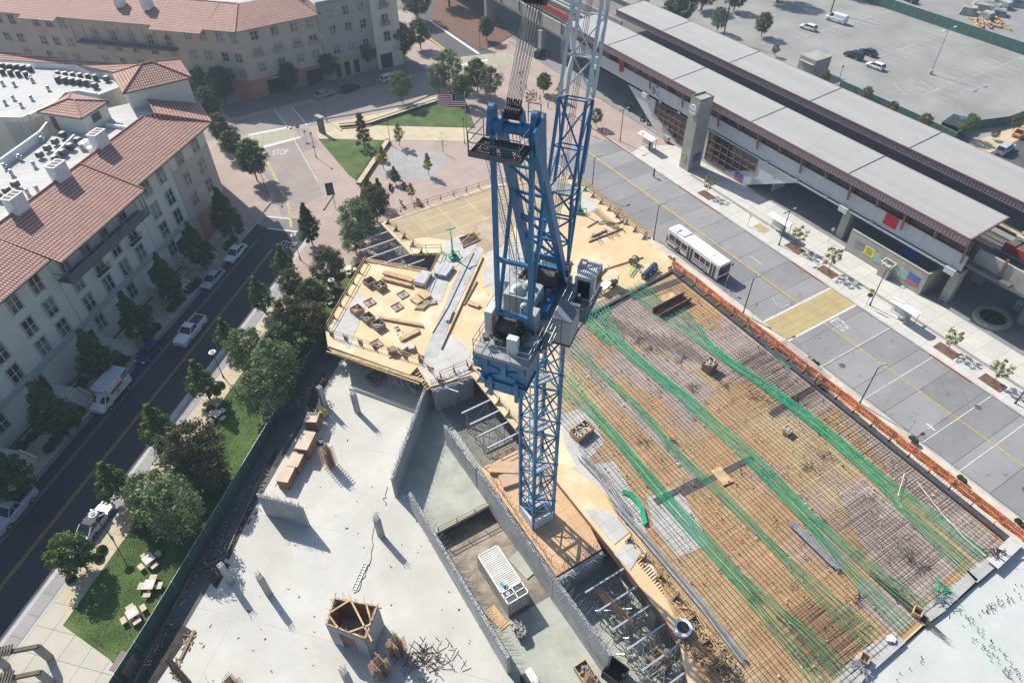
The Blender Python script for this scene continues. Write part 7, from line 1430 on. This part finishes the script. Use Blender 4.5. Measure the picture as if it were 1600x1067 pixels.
for q,w_,l_ in (((945,407),.12,2.6),((760,455),.1,1.4),((724,441),.1,.8)): c=G(*q,D+.08); b.box(c,(w_,l_,.1),R(-12))
t=thing('loose_board','few loose pale boards on the yellow plywood behind the crane','board',tuple(G(945,407,D))); b.build('plank',M('ply_pale',(.6,.5,.34),.7,.1),t)
for (q,l) in (((1320,655),'worker'),): pass
q=G(1273,602,D); t=person((59.6,q.y,D+.37),'worker in a pink top crouched at the dark edge beam beside the netting','stand',M('cloth_pink',(.6,.25,.2),.8),jean,hat=hw)
for bs,l,s_,hh in (((1268,860),'x',0,0),): pass
# ================================================================ TOWER CRANE
OX,OY=21.7,31.5; EF=Vector((.807,.5906,0)); ES=Vector((.5906,-.807,0))
TC=Matrix((ES,EF,Vector((0,0,1)))).transposed().to_4x4(); TC.translation=Vector((OX,OY,0))    # local: x across, y forward (towards the jib), z up
cr=thing('tower_crane','tall blue luffing tower crane with a white tipped lattice jib rising out of the photo','tower crane',(OX,OY,0))
def lattice(b,corners0,corners1,n,rc,rl,z=None,legs=True,alt=True):
    "four chords between two quads, laced on every side"
    P=[Vector(c) for c in corners0]; Q=[Vector(c) for c in corners1]
    if legs:
        for p,q in zip(P,Q): b.beam(p,q,rc*2,rc*2)
    for k in range(4):
        a0,a1,b0,b1=P[k],Q[k],P[(k+1)%4],Q[(k+1)%4]
        for i in range(n):
            t0,t1=i/n,(i+1)/n; 
            l0,l1,r0,r1=a0.lerp(a1,t0),a0.lerp(a1,t1),b0.lerp(b1,t0),b0.lerp(b1,t1)
            if (i+k)%2 or not alt: b.beam(l0,r1,rl*2)
            else: b.beam(r0,l1,rl*2)
            b.beam(l1,r1,rl*1.8)
# mast (not turned)
hw_=1.2; mc=[(OX-hw_,OY-hw_),(OX+hw_,OY-hw_),(OX+hw_,OY+hw_),(OX-hw_,OY+hw_)]
for s_ in range(5):
    z0=1+s_*6.1; z1=z0+6.1
    for x,y in mc: b=B(); b.box((x,y,(z0+z1)/2),(.26,.26,6.08)); b.box((x,y,z1-.1),(.34,.34,.3)); b.build('mast_leg',blue,cr)
    b=B(); lattice(b,[(x,y,z0) for x,y in mc],[(x,y,z1) for x,y in mc],3,.1,.055,legs=False); b.build('lacing',blue,cr)
b=B(); 
for x in (OX+.15,OX+.6): b.beam((x,OY+.5,2),(x,OY+.5,31),.05)
for k in range(96): b.beam((OX+.15,OY+.5,2+k*.3),(OX+.6,OY+.5,2+k*.3),.03)
for k in range(5): b.box((OX+.2,OY+.3,6+k*6.1),(1.6,1.4,.05))
b.tube((OX-.6,OY+.6,2),(OX-.6,OY+.6,31),.05,6); b.build('ladder',steel,cr)
wm=M('wrap_white',(.55,.56,.58),.5,.15,2,.4); b=B()
for a,c in zip(mc,mc[1:]+mc[:1]): b.beam((a[0],a[1],4.5),(c[0],c[1],4.5),.30,1.5)
b.build('base_wrap',wm,cr)
b=B(); b.tube((OX,OY,31),(OX,OY,32.2),1.75,20,1.6); b.tube((OX,OY,32.2),(OX,OY,32.7),1.9,24); b.build('slewing_ring',blue,cr)
# machinery deck
ZD=34.2
b=B(TC); b.box((-1.3,-2.6,33.4),(.35,10,1.2)); b.box((1.3,-2.6,33.4),(.35,10,1.2)); b.box((0,0,33.1),(2.6,3.2,.9)); b.box((0,-7.3,33.5),(2.9,.3,.9)); b.box((0,2.2,33.5),(2.9,.3,.9)); b.box((1.1,-1.2,34.4),(.5,3.6,.5)); b.box((1.0,-2.7,34.5),(.8,.8,.9)); b.build('slewing_frame',blue,cr)
b=B(TC); b.box((-.1,-6.0,34.08),(3.9,3.4,.14)); b.box((-1.9,-1.5,34.08),(1.3,6,.14)); b.box((1.8,-2.4,34.08),(1.0,7.5,.14)); b.box((0,-3.2,34.07),(3,2.4,.12)); 
for x,y,dx,dy in ((-.1,-7.7,3.95,.12),(-2.05,-6,.12,3.5),(1.87,-6,.12,3.5),(-2.55,-1.5,.12,6),(2.3,-1.5,.12,6)): b.box((x,y,33.98),(dx,dy,.32))
b.build('deck_grating',M('grating',(.25,.27,.27),.6,.2,2),cr)
def crail(pts,z,h=1.1,n=None):
    b=B(TC); P=[Vector((x,y,z)) for x,y in pts]
    for a,c in zip(P,P[1:]):
        for hh in (h,h*.55): b.tube(a+Vector((0,0,hh)),c+Vector((0,0,hh)),.028,5)
        k=max(1,round((c-a).length/1.3))
        for i in range(k+1): e=a.lerp(c,i/k); b.tube(e,e+Vector((0,0,h)),.028,5)
    b.build('hand_rail',M('rail_steel',(.30,.32,.33),.45,.1,1,metal=.5),cr)
crail([(-2.5,1.4),(-2.5,-4.3),(-2.05,-4.4),(-2.05,-7.7),(1.85,-7.7),(1.85,-5.0)],34.15); crail([(2.3,-4.2),(2.3,1.2)],34.15); crail([(-2.5,1.4),(-1.3,1.4)],34.15)
# counterweight block hung below the tail
b=B(TC); b.box((-.1,-6.4,32.4),(3.3,1.9,1.9)); b.box((-.1,-6.5,30.95),(2.9,1.7,1.0)); b.box((-.1,-6.5,31.45),(3.5,2.0,.15)); b.box((-1.0,-7.45,31.0),(.25,.25,1.9)); b.box((.9,-7.45,31.0),(.25,.25,1.9)); b.box((.0,-7.45,32.9),(.35,.25,1.4)); b.box((-1.9,-7.2,33.0),(.7,.5,1.1)); b.beam((-1.6,-7.4,33.2),(1.5,-7.4,31.7),.08); b.beam((1.4,-7.4,33.2),(-1.5,-7.4,31.7),.08); b.box((-.1,-7.38,30.95),(1.2,.05,.7)); b.build('counterweight',blue,cr)
for x,z in ((-1.7,31.6),(-1.9,32.4),(.4,32.6),(-2.2,33.3)): b=B(TC); b.beam((x,-7.6,z),(x+.45,-7.75,z-.1),.12); b.beam((x+.45,-7.75,z-.1),(x+.45,-7.75,z+.15),.1); b.build('lug',blue,cr)
# winches and cabinets
def drum(y,z,r_,l_,x=0):
    b=B(TC); b.tube((x-l_/2,y,z),(x+l_/2,y,z),r_,20); d=b.build('winch_drum',M('drum_rope',(.06,.05,.045),.6,.3,6,.4),cr)
    b=B(TC)
    for s_ in (-1,1): b.tube((x+s_*l_/2-.05,y,z),(x+s_*l_/2+.05,y,z),r_*1.45,20)
    b.build('flange',M('flange_dark',(.05,.045,.045),.6,.3,3),d)
    b=B(TC); b.tube((x-l_/2-.06,y,z),(x-l_/2-.075,y,z),r_*1.5,20); b.tube((x+l_/2-.065,y,z),(x+l_/2-.06,y,z),r_*1.5,20); b.build('brake_ring',M('ring_red',(.45,.12,.06),.6,.3,3),d)
drum(-5.6,35.1,.62,1.4,-.35); drum(-.1,35.3,.6,1.9,.1)
for nm,m_,c,d in (('switch_cabinet',cwhite,(-1.75,-5.3,35.15),(.55,1.15,2.0)),('control_box',cwhite,(.45,-6.9,34.9),(.75,.5,1.3)),('motor_housing',greym,(.85,-4.4,35.0),(.7,1.1,1.6)),('engine_house',greym,(-.6,-2.35,34.95),(2.3,1.9,1.6)),('side_cabinet',greym,(-1.95,-.9,34.8),(.8,1.6,1.3)),('side_cabinet',greym,(-2.0,.9,34.7),(.8,1.3,1.1)),('box_plate',greym,(1.2,-5.6,34.4),(1.2,1.1,.4)),('electric_cabinet',M('cabinet_beige',(.36,.37,.35),.5,.08),(2.85,-3.3,34.5),(1.3,1.9,2.1))):
    b=B(TC); b.box(c,d); 
    o=b.build(nm,m_,cr,bevel=.04)
    if nm=='electric_cabinet':
        e=B(TC); e.box((2.85,-3.3,35.6),(1.38,1.98,.1)); e.build('lid',M('lid_dark',(.12,.14,.16),.5,.1),o); e=B(TC); e.box((2.85,-4.26,34.5),(.04,.02,1.9)); e.build('door_seam',dark,o); e=B(TC); e.box((2.85,-3.3,33.4),(1.38,1.98,.12)); e.box((2.4,-3.4,32.9),(1.5,.15,.15)); e.build('bracket',dark,o)
b=B(TC); b.ball((-.9,-2.7,36.0),.36,14); b.ball((-.3,-2.0,36.0),.36,14); b.box((-.9,-2.7,35.8),(1.0,.8,.15)); b.build('air_cleaner',cwhite,cr,smooth=True)
b=B(TC); b.tube((-.5,1.1,35.4),(1.5,1.1,35.4),.42,16); b.tube((1.5,1.1,35.4),(1.6,1.1,35.4),.46,16); b.build('tank',M('tank_dark',(.09,.095,.1),.5,.15),cr)
b=B(TC); b.tube((.35,-4.7,35.8),(.35,-4.7,36.3),.28,12); b.ball((.35,-4.7,36.35),.3,10); b.build('brake_motor',greym,cr)
b=B(TC); rn=random.Random(12)
for k in range(60): x=rn.uniform(-1.7,1.3); y=rn.choice((rn.uniform(-6.8,-4),rn.uniform(-1.2,2.0))); b.box((x,y,34.4+rn.random()*.6),(rn.uniform(.1,.6),rn.uniform(.1,.5),rn.uniform(.1,.5)),rn.random())
for k in range(14): x=rn.uniform(-1.5,1.2); b.tube((x,rn.uniform(-1,2),34.3),(x+rn.uniform(-.6,.6),rn.uniform(-1,2),35.4),.06,6)
b.build('machinery',M('machinery_dark',(.05,.055,.06),.5,.4,3,col2=(.16,.17,.17)),cr)
b=B(TC)
for x in (2.05,2.55): 
    for z in (34.3,35.0): b.tube((x,-6.0,z),(x,-.6,z+.6),.03,5)
for k in range(26): b.beam((2.05,-6.0+k*.21,34.2+k*.024),(2.55,-6.0+k*.21,34.2+k*.024),.04)
b.build('side_stair',MATS['rail_steel'],cr)
# operator cab on the right
b=B(TC); b.box((2.9,1.5,34.6),(1.45,2.1,2.0)); cab=b.build('operator_cab',cwhite,cr,bevel=.05); b=B(TC)
for k in range(9): b.box((2.26+k*.16,1.55,35.63),(.09,2.15,.07))
b.build('cab_roof',cwhite,cab); b=B(TC); b.box((2.9,2.56,34.8),(1.25,.05,1.2)); b.box((3.64,1.8,34.8),(.05,1.3,1.1)); b.box((2.9,.44,34.6),(.9,.05,1.5)); b.build('cab_window',glassd,cab); b=B(TC); b.box((2.85,.4,33.5),(1.9,4.2,.14)); b.build('cab_platform',MATS['grating'],cr); b=B(TC); b.box((2.3,1.9,35.2),(.5,.9,1.2)); b.build('cab_sign',M('cab_pink',(.55,.4,.38),.7,.3,5),cab)
crail([(2.2,-1.7),(3.75,-1.7),(3.75,.3)],33.6); b=B(TC); b.beam((3.7,-1.7,33.5),(2.0,-1.2,29.8),.14); b.beam((3.7,.5,33.5),(2.0,0,30.4),.14); b.build('cab_strut',greym,cr)
q=TC@Vector((3.0,-1.0,33.6)); person((q.x,q.y,33.58),'worker in black with a white helmet on the crane cab platform','stand',dark,dark,hat=hw,rz=2)
# A-frame
PT=49.2
for x in (-1.12,1.12): b=B(TC); b.box((x,-5.6,42.6),(.27,.27,13.2)); b.build('rear_post',blue,cr)
for x,x1 in ((-.95,-1.25),(.95,1.3)):
    b=B(TC); b.beam((x,-4.9,48.9),(x1,1.0,34.4),.42,.62,(0,1,0)); b.build('front_leg',blue,cr)
    b=B(TC); b.beam((x*1.15,-5.5,36.2),(x*1.05,-3.1,44.6),.2,.2); b.build('diagonal_tube',blue,cr)
b=B(TC); b.beam((-1.12,-5.6,40.5),(1.12,-5.6,40.5),.24); b.beam((-1.12,-5.6,36.2),(1.12,-5.6,36.2),.28); b.beam((-1.1,-5.6,48.1),(1.1,-5.6,48.1),.25,.25)
def leg(s_,t): return Vector((s_*(.95+.3*t),-4.9+5.9*t,48.9-14.5*t))
for t0,t1 in ((.08,.2),(.2,.36),(.36,.52),(.52,.66),(.66,.8)): b.beam(leg(-1,t0),leg(1,t1),.16); b.beam(leg(-1,t1),leg(1,t1),.16)
for t0 in (.82,.9): b.beam(leg(-1,t0),leg(1,t0),.25,.3)
bsplit(b,'cross_brace',blue,cr)
b=B(TC); lx=-1.9
for x in (-1.75,-1.35): b.beam((x,-5.0,48),(x,-.3,34.6),.05)
for k in range(46): t=k/45; b.beam((-1.75,-5+4.7*t,48-13.4*t),(-1.35,-5+4.7*t,48-13.4*t),.03)
for k in range(16):
    t=k/15; c=Vector((-1.55,-5.0+4.7*t,48-13.4*t)); pr=None
    for j in range(7): a=math.pi*j/6; p=c+Vector((math.cos(a)*.42,-math.sin(a)*.55,-math.sin(a)*.2)); (b.beam(pr,p,.03) if pr else None); pr=p
for j in (1,3,5): a=math.pi*j/6; o_=Vector((math.cos(a)*.42,-math.sin(a)*.55,-math.sin(a)*.2)); b.beam(Vector((-1.55,-5,48))+o_,Vector((-1.55,-.3,34.6))+o_,.03)
b.build('caged_ladder',MATS['rail_steel'],cr)
b=B(TC); b.box((-.28,-7.45,48.45),(2.85,.08,.35)); b.box((-.28,-5.6,48.35),(2.8,.08,.16)); b.box((-1.68,-6.5,48.35),(.08,1.9,.16)); b.box((1.12,-6.5,48.35),(.08,1.9,.16))
for k in range(22): b.box((-1.66+k*.132,-6.5,48.36),(.045,1.85,.05))
for k in range(4): b.box((-.28,-7.2+k*.5,48.3),(2.75,.05,.06)); b.build('top_platform',MATS['grating'],cr); crail([(-1.68,-5.5),(-1.68,-7.42),(1.12,-7.42),(1.12,-6.0)],48.4,1.2); crail([(.5,-4.6),(1.2,-4.6)],49.2,1.1)
b=B(TC)
for x in (-1.2,1.2): b.box((x,-5.4,49.4),(.3,1.2,1.3),0,(1,.5)); b.tube((x-.15,-5.4,50.0),(x+.15,-5.4,50.0),.32,14)
b.tube((-1.4,-5.5,49.2),(1.4,-5.5,49.2),.30,16); b.tube((-1.2,-5.5,49.2),(-.55,-5.5,49.2),.38,16); b.tube((.55,-5.5,49.2),(1.2,-5.5,49.2),.38,16); b.box((-.5,-5.4,49.6),(.1,1.0,1.0),0,(1,.5)); b.box((.5,-5.4,49.6),(.1,1.0,1.0),0,(1,.5)); b.add([(1.4,-6.3,49.6),(1.4,-4.6,49.9),(1.4,-4.2,46.0),(1.4,-4.9,46.0),(1.5,-6.3,49.6),(1.5,-4.6,49.9),(1.5,-4.2,46),(1.5,-4.9,46)],[(3,2,1,0),(4,5,6,7),(0,1,5,4),(1,2,6,5),(2,3,7,6),(3,0,4,7)]); b.build('head_frame',blue,cr)
b=B(TC)
for k in range(7): b.tube((-.42+k*.125,-5.4,50.0),(-.34+k*.125,-5.4,50.0),.36,16)
for k in range(7): b.box((-.38+k*.125,-5.3,50.45),(.05,.12,.5))
b.build('sheave',M('sheave_black',(.025,.025,.028),.5,.2),cr); b=B(TC)
for k in range(8): b.tube((-.66+k*.16,-5.4,49.6),(-.66+k*.16,-5.5,49.7),.05,5)
JT=Vector((0,18.7,84.5)); jd=Vector((0,1.8,35.3)); JD=(JT-jd).normalized(); A0=Vector((0,-5.4,50.4)); BL=A0+(JT-A0).normalized()*5.0
b=B(TC)
for k in range(6):
    for e in (-.07,.07): x=-.38+k*.15; b.tube((x+e*.5,A0.y,A0.z),(x*1.1+e,BL.y,BL.z),.02,5,cap=False)
b.build('wire_rope',M('rope_light',(.2,.19,.18),.5,.2,metal=.3),cr)
b=B(TC)
for k in range(6): x=-.5+k*.2; u=(JT-A0).normalized(); e=BL+u*.3; b.tube((x-.06,e.y,e.z),(x+.06,e.y,e.z),.42,14)
b.box((0,BL.y+.3,BL.z+.5),(1.3,.5,.5)); b.build('rope_block',MATS['sheave_black'],cr)
b=B(TC)
for x in (-.35,.35): b.beam(Vector((x,BL.y+.4,BL.z+.6)),Vector((x,JT.y-.6,JT.z)),.09)
b.build('pendant_bar',steel,cr)
b=B(TC)
for x in (-.3,.1,.35): b.tube((x,-.1,35.8),(x,-5.2,49.4),.022,5,cap=False)
for x in (-.25,.2): 
    b.tube((x,-5.7,35.4),(x,-5.45,49.4),.02,5,cap=False)
for x in (-.2,.0,.15,.3): b.tube((x,1.0,35.6),(x*.6,7.5,53),.02,5,cap=False); b.tube((x*.6,7.5,53),(x*.5,18.3,83.5),.02,5,cap=False)
b.build('hoist_rope',rope,cr)
# jib
n_=Vector((0,-JD.z,JD.y)); hwj=.92; hd=.8
def jc(t,s_,u): return jd+JD*t+Vector((s_*hwj,0,0))+n_*(u*hd)
def jquad(t): return [jc(t,-1,-1),jc(t,1,-1),jc(t,1,1),jc(t,-1,1)]
foot=[Vector((-1.2,1.8,35.1)),Vector((1.2,1.8,35.1)),Vector((1.2,1.9,35.3)),Vector((-1.2,1.9,35.3))]
b=B(TC); lattice(b,foot,jquad(5.2),3,.1,.055); b.build('jib_foot',blue,cr)
for i,(t0,t1,m_) in enumerate(((5.2,11.4,blue),(11.5,19,cwhite),(19,27,cwhite),(27,35,cwhite),(35,43,cwhite),(43,51,cwhite))):
    b=B(TC); lattice(b,jquad(t0),jquad(t1),max(2,round((t1-t0)/2.7)),.1,.045); o=b.build('jib_section',m_,cr)
b=B(TC); b.beam(jc(6.5,1.12,-1),jc(9.8,1.12,-1),.1,.5); b.beam(jc(3.5,1.1,-1),jc(5.5,1.1,-1),.1,.4); b.build('jib_plate',blue,cr)
b=B(TC); b.beam(jc(11.5,1.02,-1),jc(40,1.02,-1),.07,.12); b.beam(jc(11.5,-1.05,1),jc(40,-1.05,1),.07,.1); b.build('cable_tray',dark,cr)
b=B(TC); c0=jd+JD*5.4; b.box(c0,(1.9,1.3,.06)); b.build('jib_walkway',MATS['grating'],cr)
b=B(TC); 
for s_ in (-1,1): b.tube((s_*1.28,1.8,35.2),(s_*1.0,1.8,35.2),.4,14); b.box((s_*1.15,1.6,34.6),(.3,1.3,1.4),0,(1,.6))
b.build('jib_pivot',blue,cr)
b=B(TC); b.box((0,18.7,84.6),(1.8,1.2,1.0)); b.build('jib_head',cwhite,cr)
# flag on the head platform
fl=thing('national_flag','red and white striped flag with starred blue corner flying from the crane head','flag',tuple(TC@Vector((-1.66,-7.44,48.4)))); p0=TC@Vector((-1.7,-7.46,48.4)); b=B(); b.tube(p0,p0+Vector((0,0,3.3)),.025,6); b.build('pole',steel,fl)
wv=Vector(MW[0]); wv.z=0; wv=-wv.normalized(); fw,fh=1.3,.66; top=p0+Vector((0,0,3.2))
def fp(u,v): 
    s_=Vector((-wv.y,wv.x,0)); return top+wv*(u*fw)+s_*(.10*math.sin(u*9+v*2)*u)+Vector((0,0,-v*fh-.10*u*math.sin(u*4+1)))
fb=B(); NU=18
for r_ in range(13):
    for i in range(NU):
        u0,u1=i/NU,(i+1)/NU; v0,v1=r_/13,(r_+1)/13; fb.m=2 if (u0<.4-1e-6 and r_<7) else (0 if r_%2==0 else 1); fb.add([fp(u0,v0),fp(u1,v0),fp(u1,v1),fp(u0,v1)],[(0,1,2,3)])
fo=fb.build('cloth',[M('flag_red',(.5,.02,.04),.8,.05),M('flag_white',(.7,.7,.7),.8,.03),M('flag_blue',(.02,.03,.12),.8,.05)],fl)
sb=B()
for r_ in range(9):
    for c_ in range(6 if r_%2==0 else 5):
        u=.035+c_*.066+(.033 if r_%2 else 0); v=.03+r_*.056+.02; c=fp(u,v); 
        for sgn in (1,-1): s_=Vector((-wv.y,wv.x,0))*.012*sgn; sb.add([c+s_+wv*.018,c+s_+Vector((0,0,.02)),c+s_-wv*.018,c+s_-Vector((0,0,.02))],[(0,1,2,3)])
sb.build('stars',MATS['flag_white'],fo)
# ================================================================ HAZE
m_=bpy.data.materials.new('haze'); m_.use_nodes=True; n=m_.node_tree; n.nodes.remove(n.nodes['Principled BSDF']); v=n.nodes.new('ShaderNodeVolumePrincipled'); v.inputs['Color'].default_value=(.66,.82,1,1); v.inputs['Density'].default_value=.00042; v.inputs['Anisotropy'].default_value=.2
n.links.new(v.outputs[0],n.nodes['Material Output'].inputs['Volume'])
if HAZE:
    b=B(); b.box((200,300,42),(1300,1300,92)); tag(b.build('haze',m_),kind='stuff')
for o in bpy.data.objects:
    if '_w' in o: del o['_w']
    if '_used' in o: del o['_used']
